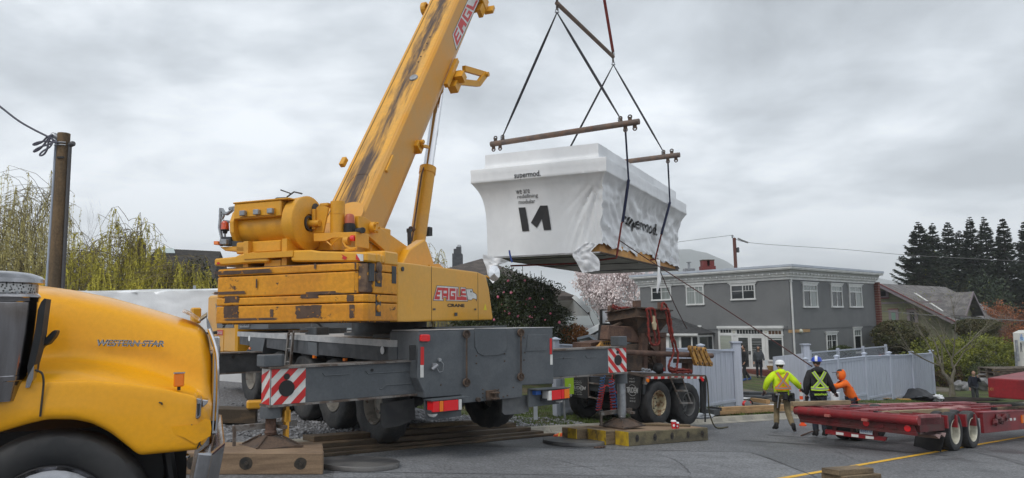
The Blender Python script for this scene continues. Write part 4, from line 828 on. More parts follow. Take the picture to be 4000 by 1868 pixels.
def mbox(b,p0,p1,q0,q1,z0,z1):
 vs=[tuple(mp(p,q,z))for z in(z0,z1)for q in(q0,q1)for p in(p0,p1)]
 b.add(vs,[(0,2,3,1),(4,5,7,6),(0,1,5,4),(2,6,7,3),(0,4,6,2),(1,3,7,5)],True)
jo=mat('orange_joist',(.62,.31,.06),(.50,.24,.06),sc=(1.2,1.2,.1),lo=.4,hi=.6,rough=.6,fine=.06,rust=(.07,.06,.06),rsc=(.45,.45,.1),rlo=.60,rhi=.63)
mbox(b,.47,LA-.52,.56,LB-.5,3.80,4.16);b.build('rim_joist',jo,module)
b=MB();und=mat('underside_membrane',(.46,.46,.47),(.28,.28,.29),sc=(1,1,1),lo=.4,hi=.65,rough=.6,bump=.3,bsc=4);mbox(b,.40,LA-.40,.40,LB-.40,3.755,3.80)
und_o=b.build('underside',und,module)
b=MB()
for k in(1,4,7):mbox(b,.5,LA-.5,LB*k/9-.02,LB*k/9+.02,3.73,3.753)
b.build('battens',M['dgrey'],und_o)
b=MB();mbox(b,.36,.44,.40,LB-.4,3.75,3.79);b.build('edge_strip',M['rustdark'],module)
blk=mat('black_print',(.018,.018,.02),rough=.5)
def fpt(u,v,ins,off=.02):
 q=Mo.on(u,v,1,0)
 return q
def prt(face,p,z,off):
 if face=='F':
  ins=.0 if z>6.22 else.03+.36*(1-math.exp(-(6.20-min(z,6.2))/.42));return surf('F',min(max((p-ins)/(LA-2*ins),0),1),z,ins,off)
 ins=.03+.36*(1-math.exp(-(6.20-min(z,6.2))/.42));return surf('R',(p-ins)/(LB-2*ins),z,ins,off)
def print_text(txt,face,p0,p1,z0,z1,bold,name,off=.012,dz=0.0):
 vs,fs=text_mesh(txt,bold);bm=bmesh.new();bv=[bm.verts.new(v)for v in vs]
 for f in fs:
  try:bm.faces.new([bv[i]for i in f])
  except ValueError:pass
 bmesh.ops.triangulate(bm,faces=bm.faces)
 if face=='R':
  for _ in range(2):
   ee=[e_ for e_ in bm.edges if e_.calc_length()>.12];bmesh.ops.subdivide_edges(bm,edges=ee,cuts=1);bmesh.ops.triangulate(bm,faces=bm.faces)
 bm.verts.index_update();vs=[tuple(v.co)for v in bm.verts];fs=[[v.index for v in f.verts]for f in bm.faces];bm.free()
 x0=min(v[0]for v in vs);x1=max(v[0]for v in vs);y0=min(v[1]for v in vs);y1=max(v[1]for v in vs)
 b=MB();b.add([tuple(prt(face,p0+(p1-p0)*(v[0]-x0)/(x1-x0),z0+(z1-z0)*(v[1]-y0)/(y1-y0)+dz*(v[0]-x0)/(x1-x0),off))for v in vs],fs,True)
 return b.build(name,blk,wrapo,fix=False)
def FL_(u,v,ins):
 q=Mo.on(u,v,1,ins);return-q.x,q.z
m3=lambda x,y:(1800+x/1.8505,500+y/1.8505)
p0,z0=FL_(*m3(387,378),0);p1,z1=FL_(*m3(578,330),0)
print_text('supermod.','F',p0,p1,z0,z0+.245,.018,'lettering',.016)
for t_,(xa,ya),(xb,yb),yt in(('we are',(404,482),(503,476),455),('redefining',(410,521),(558,517),486),('modular',(415,552),(535,548),522)):
 p0,z0=FL_(*m3(xa,ya),.3);p1,_=FL_(*m3(xb,yb),.3);_,z1=FL_(*m3(xa,yt),.3)
 print_text(t_,'F',p0,p1,z0,z1,.004,'lettering',.02)
b=MB()
for poly in([(418,578),(468,576),(492,745),(442,748)],[(575,564),(628,563),(650,737),(597,740),(583,660),(546,723),(504,686)]):
 pz=[FL_(*m3(*p),.38)for p in poly];b.add([tuple(prt('F',p,z,.022))for p,z in pz],[list(range(len(pz)))],True)
b.build('decal_emblem',blk,wrapo,fix=False)
MoR=Fr((FRp.x,FRp.y,0),math.degrees(math.atan2(-db.x,db.y)))
def RL_(u,v,ins):q=MoR.on(u,v,0,-ins);return q
_ri=lambda u,v:(lambda q:((q-Vector((0,0,0))).y,q.z))(RL_(u,v,.36))
rs0=RL_(*m3(1190,680),.36);rs1=RL_(*m3(1420,745),.36);rt0=RL_(*m3(1190,585),.36);rt1=RL_(*m3(1420,620),.36)
ry=lambda q:q.y
print_text('supermod.','R',ry(rs0),ry(rs1),rs0 .z-.22,rt0 .z-.1,.02,'lettering',.03,dz=.0)
def flap(px,Yd,name,seed,amp=.10,nu=10,nv=12):
 """px: left edge and right edge polylines"""
 Lp=catmull([tuple(at(*m3(*p),Yd))for p in px[0]],nv);Rp=catmull([tuple(at(*m3(*p),Yd))for p in px[1]],nv);rows=[]
 for a,c in zip(Lp,Rp):
  r=[]
  for i in range(nu):
   t=i/(nu-1);q=Vector(a).lerp(Vector(c),t);k=1 if 0<i<nu-1 else.5
   n_=noise.noise(q*3.1+Vector((seed,0,0)));n2_=1-abs(noise.noise(q*7+Vector((0,seed,0))))*2.2
   q=q+Vector((.03*n_,-amp*n_-.06*n2_*k,.03*n_));r.append(tuple(q))
  rows.append(r)
 b=MB();b.grid(rows,world=True);return b.build(name,wrapw,module,smooth=80,fix=False)
flap(([(905,822),(870,850),(805,915),(845,985),(875,1048)],[(985,832),(960,860),(935,890),(1000,955),(1005,1030)]),22.5,'loose_wrap',3,nu=14,nv=22)
flap(([(160,915),(165,960),(183,1010),(200,1075),(232,1126)],[(350,960),(300,985),(272,992),(268,1050),(262,1085)]),23.9,'loose_wrap',8,.08,12,16)
flap(([(1412,950),(1420,1010),(1418,1080),(1412,1195)],[(1440,950),(1438,1010),(1445,1100),(1420,1200)]),24.6,'loose_wrap',5,.02,4,10)
flap(([(1400,890),(1400,935),(1425,960)],[(1520,860),(1530,930),(1552,972)]),31.0,'loose_wrap',15,.08,8,8)
b=MB();b.tube([at(*m3(*p),23.4)for p in[(350,885),(355,915),(362,945),(372,972)]],.03,5,world=True);b.build('blue_strap_end',mat('blue_webbing',(.02,.05,.25)),module)
strapblk=mat('black_round_sling',(.02,.02,.026),(.04,.04,.05),sc=(9,9,9),rough=.8);strapred=mat('red_round_sling',(.24,.032,.022),(.14,.02,.016),sc=(12,12,12),rough=.85,bump=.4);blue=mat('blue_sling_sleeve',(.010,.014,.05),rough=.8)
pipe=mat('rusty_spreader_pipe',(.13,.10,.085),(.19,.125,.09),sc=(4,4,4),rough=.7,rust=(.20,.08,.04),rsc=(3,3,3),rlo=.55,rhi=.68,fine=.12)
def shackle(b,p,s=.07):
 b.tube([p+Vector((-s*.6,0,-s)),p+Vector((-s*.6,0,s*.2)),p+Vector((0,0,s*.9)),p+Vector((s*.6,0,s*.2)),p+Vector((s*.6,0,-s))],s*.22,5,world=True);b.cyl(p+Vector((-s,0,-s)),p+Vector((s,0,-s)),s*.28,6,world=True)
def spreader(e0,e1,r,label,lugs,group='rusty spreader pipes above the module'):
 o=thing('spreader_pipe',(e0+e1)/2,label,'spreader beam',group);b=MB();b.cyl(e0,e1,r,20,world=True);b.build('pipe',pipe,o,smooth=40)
 d=(e1-e0).normalized();b=MB()
 for k,sg in lugs:
  p=e0+d*k if k>=0 else e1+d*k;n_=Vector((0,0,1));c=p+n_*sg*(r+.10);b.obox(p+n_*sg*(r+.03),d*.06,d.cross(n_)*.015,n_*.07);a_=d;b.tube([c+a_*(.06*math.cos(t))+n_*(.06*math.sin(t))for t in[i*math.pi/5 for i in range(11)]],.022,5,world=True)
 b.build('lug',M['rustdark'],o);return o
f1,f0=at(2497,475,22.5),at(1918,564,25.1);vec=f1-f0;r1=at(2655,605,27.2);r0=r1-vec
LG=[(.12,1),(.12,-1),(.40,1),(.40,-1),(-.12,1),(-.12,-1),(-.42,1),(-.42,-1)]
LG=[(.18,1),(.10,-1),(.46,1),(.36,-1),(-.30,1),(-.15,-1),(-.62,1),(-.46,-1)]
spreader(f0,f1,.095,'near rusty spreader pipe above the front of the wrapped module',LG);spreader(r0,r1,.095,'far rusty spreader pipe hidden partly behind the wrapped module',LG)
t0=at(2175,12,23.8);t1=at(2395,222,28.5);spreader(t0,t1,.075,'sloping upper spreader pipe at the top of the rigging',[(.02,-1),(-.02,-1),(.02,1),(-.06,1)])
def sling(pts,r,m,label,cat='sling',group=None,taper=True,world=True):
 b=MB();P_=[Vector(p)for p in pts];full=[]
 for i in range(len(P_)-1):
  for k in range(10):full.append(P_[i].lerp(P_[i+1],k/10))
 full.append(P_[-1]);n=len(full);rs=[r*(.45+.55*min(1,min(i,n-1-i)/(n*.22)))if taper else r for i in range(n)]
 b.tube(full,r,7,world=True,rs=rs);o=b.build('sling',m,None,smooth=60,org=P_[0]);return tag(o,label,cat,group)
da_=(f1-f0).normalized();up=Vector((0,0,.2))
f0l,f1l,r0l,r1l=f0+da_*.46+up,f1-da_*.62+up,r0+da_*.46+up,r1-da_*.62+up;A=t0-Vector((0,0,.33));B=t1-Vector((0,0,.33))
G_='black slings of the rigging'
sling([A,f0l],.045,strapblk,'black sling running down left to the near pipe','sling',G_);sling([A,f1l],.045,strapblk,'black sling running down right to the near pipe','sling',G_)
sling([B,r0l],.04,strapblk,'black sling crossing behind down to the far pipe\'s hidden end','sling',G_);sling([B,r1l],.04,strapblk,'black sling running down right to the far pipe','sling',G_)
b=MB()
for p in(A+Vector((0,0,.08)),B+Vector((0,0,.08)),f0l,f1l,r1l,t1+Vector((0,0,.18))):shackle(b,p,.075)
tag(b.build('shackles',M['steel'],None,org=A,smooth=50),'steel bow shackles joining the slings to the spreader pipes','shackles')
hook=(t0+t1)/2+Vector((0,0,6.2))
sling([t0+up,hook],.06,strapred,'red sling going up from the near end of the upper pipe','sling','red slings above the upper pipe',False);sling([t1+up,hook],.06,strapred,'red sling going up from the far end of the upper pipe','sling','red slings above the upper pipe',False)
hb=thing('hook_block',hook,'yellow crane hook block above the red slings','hook block');b=MB();b.obox(hook+Vector((0,0,.9)),(.1,0,0),(0,.35,0),(0,0,.5));b.build('block',M['crane_clean'],hb,bevel=.04)
b=MB();b.tube([hook+Vector((0,0,.4)),hook+Vector((0,.15,.2)),hook+Vector((0,.12,-.05)),hook+Vector((0,-.1,-.05)),hook+Vector((0,-.15,.1))],.06,8,world=True);b.build('hook',M['dgrey'],hb)
b=MB();tipw=S.W(*BP((XL+XR)/2,22.5,-1.2));b.cyl(hook+Vector((0,.2,1.3)),tipw,.015,5,world=True);b.cyl(hook+Vector((0,-.2,1.3)),tipw-Vector((0,.4,0)),.015,5,world=True);b.build('hoist_rope',M['steel'],hb)
def side(px,x):return[MoR.W(*MoR.on(*m3(*p),0,x_))for p,x_ in zip(px,x)]
def sideset(px,xs,pipe_end,lab):
 o=thing('lifting_strap',pipe_end,lab,'lifting strap','lifting straps down the side of the module');P_=[pipe_end-Vector((0,0,.22))]+side(px,xs);b=MB();b.tube(P_[:3],.032,7,world=True);b.tube(P_[2:4],.05,8,world=True);b.build('blue_sleeve',blue,o,smooth=60)
 b=MB();b.tube(P_[3:],.03,6,world=True);b.tube([P_[-1],P_[-1]-Mo.x*1.5-Vector((0,0,.12)),P_[-1]-Mo.x*(LA-.9)-Vector((0,0,.10))],.03,6,world=True);b.build('red_strap',strapred,o,smooth=60)
sideset([(1207,290),(1213,375),(1170,680),(1162,690),(1125,940)],[.06,.07,-.10,-.12,-.28],f1-da_*.46,'blue sleeved strap down the module side from the near pipe')
sideset([(1508,470),(1512,540),(1450,768),(1448,775),(1405,950)],[.06,.07,-.10,-.12,-.28],r1-da_*.46,'blue sleeved strap down the module side from the far pipe')
def qbox(b,P,dx,dy,x0,x1,y0,y1,h0,h1,gz=None):
 """box lying on the sloping road: P plan point, dx, dy plan unit vectors, h above the road"""
 gz=gz or gplane;vs=[]
 for h in(h0,h1):
  for y in(y0,y1):
   for x in(x0,x1):
    px,py=P[0]+dx[0]*x+dy[0]*y,P[1]+dx[1]*x+dy[1]*y;vs.append((px,py,gz(px,py)+h))
 b.add(vs,[(0,2,3,1),(4,5,7,6),(0,1,5,4),(2,6,7,3),(0,4,6,2),(1,3,7,5)],True);return b
def dirs(deg):a=math.radians(deg);return(math.cos(a),math.sin(a)),(-math.sin(a),math.cos(a))
dx,dy=dirs(12.5);PL=(-2.68,10.62)
lm=thing('timber_mat',(PL[0],PL[1],-.4),'brown bolted timber mat under the crane\'s left outrigger, next to the truck bumper','timber mat','timber mats under the outriggers')
for k in range(4):
 b=MB();qbox(b,PL,dx,dy,-4.2+.06*k,-.005*k*3,.31*k,.31*k+.30,.0,.29);tmb=b.build('timber',M['timber_mat'],lm,bevel=.012)
 if k==0:t0_=tmb
b=MB()
for x in(-.30,-1.02,-1.70,-2.4,-3.1):
 p=Vector((PL[0]+dx[0]*x,PL[1]+dx[1]*x,0));p.z=gplane(p.x,p.y)+.15;nn=Vector((-dy[0],-dy[1],0));b.cyl(p,p+nn*.028,.028,6,world=True)
b.build('bolts',M['bolt'],t0_)
b=MB()
for x in(-.30,-1.02,-1.70,-2.4,-3.1):
 p=Vector((PL[0]+dx[0]*x,PL[1]+dx[1]*x,0));p.z=gplane(p.x,p.y)+.15;nn=Vector((-dy[0],-dy[1],0));r_=.085+.02*noise.noise(Vector((x*3,0,0)))
 a_=Vector((dx[0],dx[1],0));b.add([tuple(p+nn*.003+(a_*math.cos(t)*(1+.2*noise.noise(Vector((t,x,0))))+Vector((0,0,1))*math.sin(t))*r_)for t in[i*.393 for i in range(16)]],[list(range(16))],True)
b.build('oil_stain',M['bolt'],t0_)
dx,dy=dirs(40.5);PR=(2.28,15.33)
rm=thing('timber_mat',(PR[0],PR[1],-.85),'yellow ended timber mat with red paper cups standing on it, under the right outrigger','timber mat','timber mats under the outriggers')
for k,(y0,y1,xs)in enumerate(((0,.34,0),(.36,.86,-.28),(.92,1.36,-.55))):
 b=MB();qbox(b,PR,dx,dy,xs+.012,2.72,y0,y1,0,.28);tm_=b.build('timber',mat('mossy_timber',(.165,.14,.08),(.10,.085,.055),sc=(3,3,5),rough=.8,fine=.2,bump=.3,rust=(.05,.045,.03),rsc=(2,2,5),rlo=.55,rhi=.7)if k==0 else M['timber'],rm,bevel=.012)
 b=MB();qbox(b,PR,dx,dy,xs,xs+.02,y0,y1 if k!=2 else y0+.25,0.003,.283);b.build('painted_end',M['timber_y'],tm_)
 if k==0:tA=tm_
b=MB();bs=MB()
for x in(.28,.85,1.42,1.98,2.5):
 p=Vector((PR[0]+dx[0]*x,PR[1]+dx[1]*x,0));p.z=gplane(p.x,p.y)+.15;nn=Vector((-dy[0],-dy[1],0));b.cyl(p,p+nn*.02,.026,6,world=True)
 a_=Vector((dx[0],dx[1],0));bs.add([tuple(p+nn*.003+(a_*math.cos(t)+Vector((0,0,1.3))*math.sin(t))*.06)for t in[i*.52 for i in range(12)]],[list(range(12))],True)
b.build('bolts',M['bolt'],tA);bs.build('oil_stain',M['bolt'],tA)
b=MB();qbox(b,PR,dx,dy,.15,2.6,.02,1.30,.281,.287);b.build('top_boards',M['timber_mat'],rm)
def plan(u,v,h=0.0):x,y=gxy(u,v);return Vector((x,y,gplane(x,y)+h))
def simple(b,name,m,label,cat,org,group=None,**k):o=b.build(name,m,None,org=org,**k);return tag(o,label,cat,group)
b=MB();p0=atz(2477,1643,-.60);p1=atz(2716,1664,-.70);p0=PRp=Vector((PR[0]+dx[0]*1.15+dy[0]*1.1,PR[1]+dx[1]*1.15+dy[1]*1.1,0));p1=Vector((PR[0]+dx[0]*2.35+dy[0]*.22,PR[1]+dx[1]*2.35+dy[1]*.22,0))
for q in(p0,p1):q.z=gplane(q.x,q.y)+.315
d_=(p1-p0);b.obox((p0+p1)/2,d_/2,d_.cross(Vector((0,0,1))).normalized()*.06,(0,0,.025));simple(b,'plank',M['timber'],'loose brown plank lying across the yellow ended mat','plank',(p0+p1)/2,bevel=.005)
cupred=mat('red_paper_cup',(.62,.02,.03),rough=.5);
def cup(x,y,r,h,lab):
 p=Vector((PR[0]+dx[0]*x+dy[0]*y,PR[1]+dx[1]*x+dy[1]*y,0));p.z=gplane(p.x,p.y)+.287;o=thing('paper_cup',p,lab,'paper cup','red paper cups')
 b=MB();b.lathe(p,(0,0,1),[(0,.001),(0,r*.75),(h,r)],20,world=True);cu_=b.build('cup',cupred,o,smooth=40)
 b=MB();b.lathe(p+Vector((0,0,h)),(0,0,1),[(0,r*1.05),(.014,r*1.06),(.018,r*.9),(.03,r*.85),(.03,.001)],20,world=True);b.build('lid',M['wpaint'],o,smooth=40)
 b=MB();n_=Vector((-.15,-1,0)).normalized();a_=Vector((1,-.15,0)).normalized();cc=p+Vector((0,0,h*.5))+n_*r*.90;b.add([tuple(cc+a_*math.cos(t)*r*.4+Vector((0,0,1))*math.sin(t)*r*.5)for t in[i*.52 for i in range(12)]],[list(range(12))],True);b.build('round_mark',M['wpaint'],cu_)
cup(1.62,.10,.058,.15,'taller red paper cup with a white lid on the timber mat');cup(1.74,.10,.045,.105,'shorter red paper cup right of the taller cup on the timber mat')
def disc(u,v,r,lab,h=.075):
 p=plan(u,v);b=MB();n_=Vector((.047,.049,1)).normalized();b.lathe(p,tuple(n_),[(0,r*.98),(.01,r),(h-.015,r),(h,r*.985),(h+.004,.001)],56,world=True)
 o=simple(b,'outrigger_plate',M['rubberplate'],lab,'outrigger plate',p,'round black outrigger plates on the road',smooth=35);return o
disc(1404,1822,.60,'round black outrigger plate lying right of the left timber mat');disc(2240,1733,.63,'round black outrigger plate lying left of the yellow ended mat')
pk0=Vector((-3.3,12.35,0));pk1=Vector((.55,16.85,0));dd_=(pk1-pk0).normalized();nn_=Vector((-dd_.y,dd_.x,0));LP=(pk1-pk0).length
labs=['lowest dark wet ramp plank along the kerb, nearest the road','middle dark wet ramp plank along the kerb','upper dark wet ramp plank along the kerb, nearest the gravel','short top ramp plank, paler and nearest the crane wheel','thin front ramp plank lying loose on the road edge']
for i,(o0,o1,w0,w1,h0,h1)in enumerate(((0,.15,0,.30,.0,.10),(.05,-.1,.16,.50,.10,.18),(.3,-.35,.38,.72,.18,.27),(2.8,-.5,.55,.80,.27,.34),(-.3,.35,-.16,-.01,0,.05))):
 b=MB();qbox(b,(pk0 .x,pk0 .y),(dd_.x,dd_.y),(nn_.x,nn_.y),o0,LP+o1,w0,w1,h0,h1);simple(b,'ramp_plank',M['timber_dk']if i!=3 else M['timber'],labs[i],'plank',pk0,'planks forming a ramp at the kerb',bevel=.008)
dxf,dyf=dirs(15);pf=gp(1030,1640)
b=MB();qbox(b,(-6.4,14.4),dxf,dyf,-3,1.4,0,.5,.05,.32,gz=H);simple(b,'timber_block',M['timber_dk'],'dark timber block on the gravel behind the truck hood','timber',(-6.4,14.4,H(-6.4,14.4)),bevel=.01)
p=at(1000,1580,14.8);b=MB();b.obox(p,(.17,.05,0),(-.05,.12,0),(0,0,.08));simple(b,'wheel_chock',M['crane_clean'],'orange wheel chock on the timber block','wheel chock',p,bevel=.03)
b=MB();p=plan(2203,1712,.05);b.blob(p,(.22,.10,.055),3,.2,3,4,world=True);ov=tag(b.build('safety_vest',mat('orange_vest_cloth',(.85,.12,.02),rough=.7),None,org=p,smooth=60),'crumpled orange safety vest lying on the road','safety vest')
b=MB();b.tube([p+Vector((-.12,-.10,.0)),p+Vector((-.10,-.06,.05)),p+Vector((-.08,.02,.06))],.014,5,world=True);b.tube([p+Vector((.06,-.10,.0)),p+Vector((.07,-.05,.052)),p+Vector((.10,.03,.055))],.014,5,world=True);b.build('reflective_band',mat('yellow_band',(.8,.7,.1)),ov)
b=MB();p=plan(2345,1752,.02);
for k in range(3):b.blob(p+Vector((.07*k-.07,.03*k,0)),(.06,.03,.02),1,.3,3,k,world=True)
simple(b,'dead_leaf',M['rust'],'curled brown dead leaf by the round plate','leaf',p)
b=MB();p=plan(3290,1862);d1,d2=dirs(30);
labs=['weathered grey board at the bottom edge, topmost of its stack','weathered grey board at the bottom edge, under the topmost']
qbox(b,(p.x,p.y),d1,d2,-.55,.30,-.35,-.05,.09,.17);simple(b,'board',M['timber'],labs[0],'board',p,'boards at the bottom edge',bevel=.006)
b=MB();qbox(b,(p.x,p.y),d1,d2,-.50,.38,-.42,-.0,.0,.088);simple(b,'board',M['timber'],labs[1],'board',p,'boards at the bottom edge',bevel=.006)
Q=Fr((3.68,18.45,0),44.5)
rig=thing('rigging_trailer',Q.W(.5,1.2,-1.1),'dark flatbed trailer loaded with rusty rigging gear and red slings','trailer')
zr=lambda x,y:(2100+x/1.675,1150+y/1.675)
z6=lambda x,y:(2200+x/2.57,1400+y/2.57)
def QP(px,y,zf=zr):return[(lambda p:(p.x,p.z))(Q.on(*zf(*p),1,y))for p in px]
def qpr(px,y0,y1,name,m,parent=None,zf=zr,bevel=0,smooth=None):
 b=MB(Q);b.prism(QP(px,y0,zf),1,y0,y1);return b.build(name,m,parent or rig,bevel=bevel,smooth=smooth)
b=MB(Q);b.prism([(-.78,.37),(1.95,.20),(1.95,.10),(-.78,.27)],1,.02,2.55);bed=b.build('bed',M['rustdark'],rig,bevel=.01)
b=MB(Q)
for k in range(9):
 x0=-.70+k*.29;z=.37-(x0+.78)*.0623-.075;b.box(x0,x0+.14,.008,.02,z-.025,z+.03)
b.build('reflector_strip',M['red'],bed,split=False)
b=MB(Q)
for k in range(9):
 x0=-.70+k*.29+.15;z=.37-(x0+.78)*.0623-.075;b.box(x0,x0+.12,.009,.02,z-.025,z+.03)
b.build('reflector_strip',M['white'],bed,split=False)
b=MB(Q);b.prism([(-.7,.05),(2.0,-.1),(2.0,.1),(-.7,.2)],1,.75,.95);b.prism([(-.5,.05),(2.0,-.1),(2.0,.1),(-.5,.2)],1,1.6,1.8);b.cyl((-.1,.3,-.50),(-.1,2.3,-.50),.09,12);b.cyl((1.25,.3,-.58),(1.25,2.3,-.58),.09,12);b.box(-.75,-.65,.1,2.5,-.1,.25);b.build('frame',M['dgrey'],rig,split=False)
rimold=mat('rusty_cream_rim',(.45,.40,.27),(.22,.12,.06),sc=(7,7,7),lo=.45,hi=.6,rough=.7,rust=(.12,.05,.03),rsc=(9,9,9),rlo=.58,rhi=.64);rimdk=mat('grey_rim',(.09,.09,.09),(.14,.14,.135),sc=(5,5,5),rough=.6)
for i,(px,rm_)in enumerate((((2578,1575),rimold),((2694,1579),rimdk))):
 q=Q.on(*px,1,0.0);wheel(rig,Q,(q.x,.15,q.z),(0,-1,0),.53,.29,.30,rm_,M['rubber'],dish=.19,lug=.004,n=56)
 wheel(rig,Q,(q.x,.48,q.z),(0,-1,0),.53,.29,.30,rimdk,M['rubber'],dish=.1,lug=.004,n=40,holes=0)
 wheel(rig,Q,(q.x,2.35,q.z),(0,1,0),.53,.29,.30,rimdk,M['rubber'],dish=.1,lug=.004,n=40,holes=0)
def XP(px,x,zf=z6):return[(lambda p:(p.y,p.z))(Q.on(*zf(*p),0,x))for p in px]
def xpr(px,x0,x1,name,m,parent=None,zf=z6,bevel=0):
 b=MB(Q);b.prism(XP(px,x0,zf),0,x0,x1);return b.build(name,m,parent or rig,bevel=bevel)
def flap_text(fl,x,y0,y1,zt,zb):
 Pq=lambda y,z:Q.W(x-.012,y,z);wd=y0-y1;b=MB()
 h=zt-zb
 text(b,'TRIDEM',Pq(y0-.06*wd,zb+h*.39),Pq(y1+.06*wd,zb+h*.39)-Pq(y0-.06*wd,zb+h*.39),Vector((0,0,h*.17)),bold=.03,shear=.2)
 text(b,'Langley, BC',Pq(y0-.3*wd,zb+h*.80),Pq(y1+.3*wd,0)-Pq(y0-.3*wd,0),Vector((0,0,h*.055)));text(b,'604 888 9577',Pq(y0-.28*wd,zb+h*.71),Pq(y1+.28*wd,0)-Pq(y0-.28*wd,0),Vector((0,0,h*.05)),bold=.01)
 text(b,'Kelowna, BC',Pq(y0-.3*wd,zb+h*.20),Pq(y1+.3*wd,0)-Pq(y0-.3*wd,0),Vector((0,0,h*.055)));text(b,'250 763 7627',Pq(y0-.28*wd,zb+h*.11),Pq(y1+.28*wd,0)-Pq(y0-.28*wd,0),Vector((0,0,h*.05)),bold=.01)
 F_=Fr(Q.P,0);c=Pq((y0+y1)/2,zb+h*.47);a_=(Pq(y1,0)-Pq(y0,0)).normalized()
 for rr in(.30,):b.tube([c+a_*(wd*rr*1.05*math.cos(t))+Vector((0,0,h*.17*math.sin(t)))for t in[i*math.pi/14 for i in range(29)]],.005,4,world=True)
 b.build('lettering',mat('flap_print',(.42,.43,.43)),fl)
f2=xpr([(620,145),(785,150),(770,470),(740,510),(640,490),(620,470)],-.82,-.80,'mud_flap',M['rubber']);pp=XP([(625,145),(770,480)],-.82);flap_text(f2,-.82,pp[0][0],pp[1][0],pp[0][1],pp[1][1])
f1_=xpr([(80,185),(250,185),(245,400),(225,405),(55,380),(52,360)],-.82,-.80,'mud_flap',M['rubber']);pp=XP([(60,190),(245,395)],-.82);flap_text(f1_,-.82,pp[0][0],pp[1][0],pp[0][1],pp[1][1])
b=MB(Q)
for y0,z0,y1,z1 in((1.75,.3,1.75,-.25),(1.3,.25,1.3,-.3),(1.75,.1,1.3,.08),(1.75,-.25,1.3,-.3)):
 b.tube([(-.8,y0,z0),(-.8,y1,z1)],.022,5)
b.build('rear_rack',M['flange'],rig,split=False)
def coil(px0,px1,x,r,turns,m,rt=.012,name='air_hose'):
 a=Q.on(*z6(*px0),0,x);c=Q.on(*z6(*px1),0,x);pts=[];n=turns*9
 for i in range(n+1):
  t=i/n;q=a.lerp(c,t);an=2*math.pi*turns*t;pts.append((q.x+r*.5*math.sin(an),q.y+r*math.cos(an),q.z+.02*math.sin(an)))
 b=MB(Q);b.tube(pts,rt,4);return b.build(name,m,rig,smooth=60)
hr=mat('red_hose',(.35,.03,.03),rough=.5);hbm=mat('blue_hose',(.03,.10,.24),rough=.5)
coil((400,170),(350,510),-.95,.07,12,hbm);coil((400,270),(355,515),-.98,.075,10,hr);coil((485,215),(505,540),-.95,.075,13,hr);coil((480,230),(535,555),-.99,.08,10,hbm)
b=MB(Q);b.tube([Q.on(*z6(*p),0,-.95)for p in[(400,290),(440,270),(490,300),(540,350)]],.02,5);b.tube([Q.on(*z6(*p),0,-.93)for p in[(470,140),(495,170),(485,230)]],.015,5);b.build('air_hose',hr,rig)
qpr([(820,190),(870,190),(860,225),(840,265),(815,260)],-.01,.05,'lamp_bracket',M['flange'],zf=z6);b=MB(Q);q=Q.on(*z6(840,222),1,0);b.cyl((q.x,-.04,q.z),(q.x,0,q.z),.045,14);b.build('side_lamp',M['lampamb'],rig)
b=MB(Q);q=Q.on(*z6(1395,215),1,0);b.cyl((q.x,-.03,q.z),(q.x,0,q.z),.045,14);b.build('side_lamp',M['lampred'],rig);qpr([(1370,185),(1430,185),(1430,560),(1390,540),(1385,250)],.05,.1,'front_flap',M['rubber'],zf=z6)
b=MB(Q);L4=lambda x,y,yy=-.12:Q.on(*z6(x,y),1,yy)
b.tube([L4(1070,185),L4(1185,455)],.020,5);b.tube([L4(1190,190),L4(1285,455)],.020,5)
for(x0,y0),(x1,y1)in(((1070,200),(1195,200)),((1130,325),(1240,325)),((1180,450),(1290,448))):b.obox((L4(x0,y0)+L4(x1,y1))/2,(L4(x1,y1)-L4(x0,y0))/2,(0,.04,0),(0,0,.02))
b.build('ladder',M['flange'],rig,split=False)
qpr([(620,130),(830,165),(820,190),(620,150)],-.02,.1,'rear_rail',M['rustdark'],zf=z6)
qpr([(570,395),(700,400),(700,505),(575,500)],.5,1.3,'steel_box',M['rustdark'],bevel=.02)
qpr([(565,332),(697,318),(692,388),(570,388)],.6,.95,'steel_box',M['rustdark'],bevel=.02)
qpr([(466,202),(682,214),(672,320),(455,298)],.6,.85,'steel_box',M['rust'],bevel=.02)
Kc=(640,92)
def ibeam(p0,p1,h,name='i_beam'):
 b=MB(Q);p0,p1=Vector(p0),Vector(p1);d=p1-p0;s_=d.cross(Vector((0,0,1))).normalized()
 b.obox((p0+p1)/2+Vector((0,0,h/2)),d/2,s_*.10,(0,0,.015));b.obox((p0+p1)/2-Vector((0,0,h/2)),d/2,s_*.10,(0,0,.015));b.obox((p0+p1)/2,d/2,s_*.012,(0,0,h/2));return b.build(name,M['rustdark'],rig,split=False)
c_=Q.on(*zr(645,116),1,.35);e1=Q.on(*zr(868,135),1,.35);e2=Q.on(*zr(462,147),0,c_.x)
ibeam(c_,e1,.22);ibeam(c_,e2,.22);ibeam(e2,e2+(e1-c_),.22);ibeam(e1,e1+(e2-c_),.22)
b=MB(Q);mid=(e1+e2)/2;hs_=(e1-c_)/2;ht_=(e2-c_)/2;z_=-.12;lw=.35
top=[c_+Vector((0,0,z_)),e1+Vector((0,0,z_)),e1+(e2-c_)+Vector((0,0,z_)),e2+Vector((0,0,z_))]
low=[mid+(p-mid)*lw+Vector((0,0,-.62))for p in top]
b.add([tuple(p)for p in top+low],[(0,1,5,4),(1,2,6,5),(2,3,7,6),(3,0,4,7),(0,3,2,1),(4,5,6,7)]);b.build('funnel',M['rustdark'],rig)
for x0,x1,yt,yb,yy in((682,722,255,500,.5),(806,842,250,505,.5)):qpr([(x0,yt),(x1,yt),(x1,yb),(x0,yb)],yy,yy+.15,'post',M['rust'],bevel=.01)
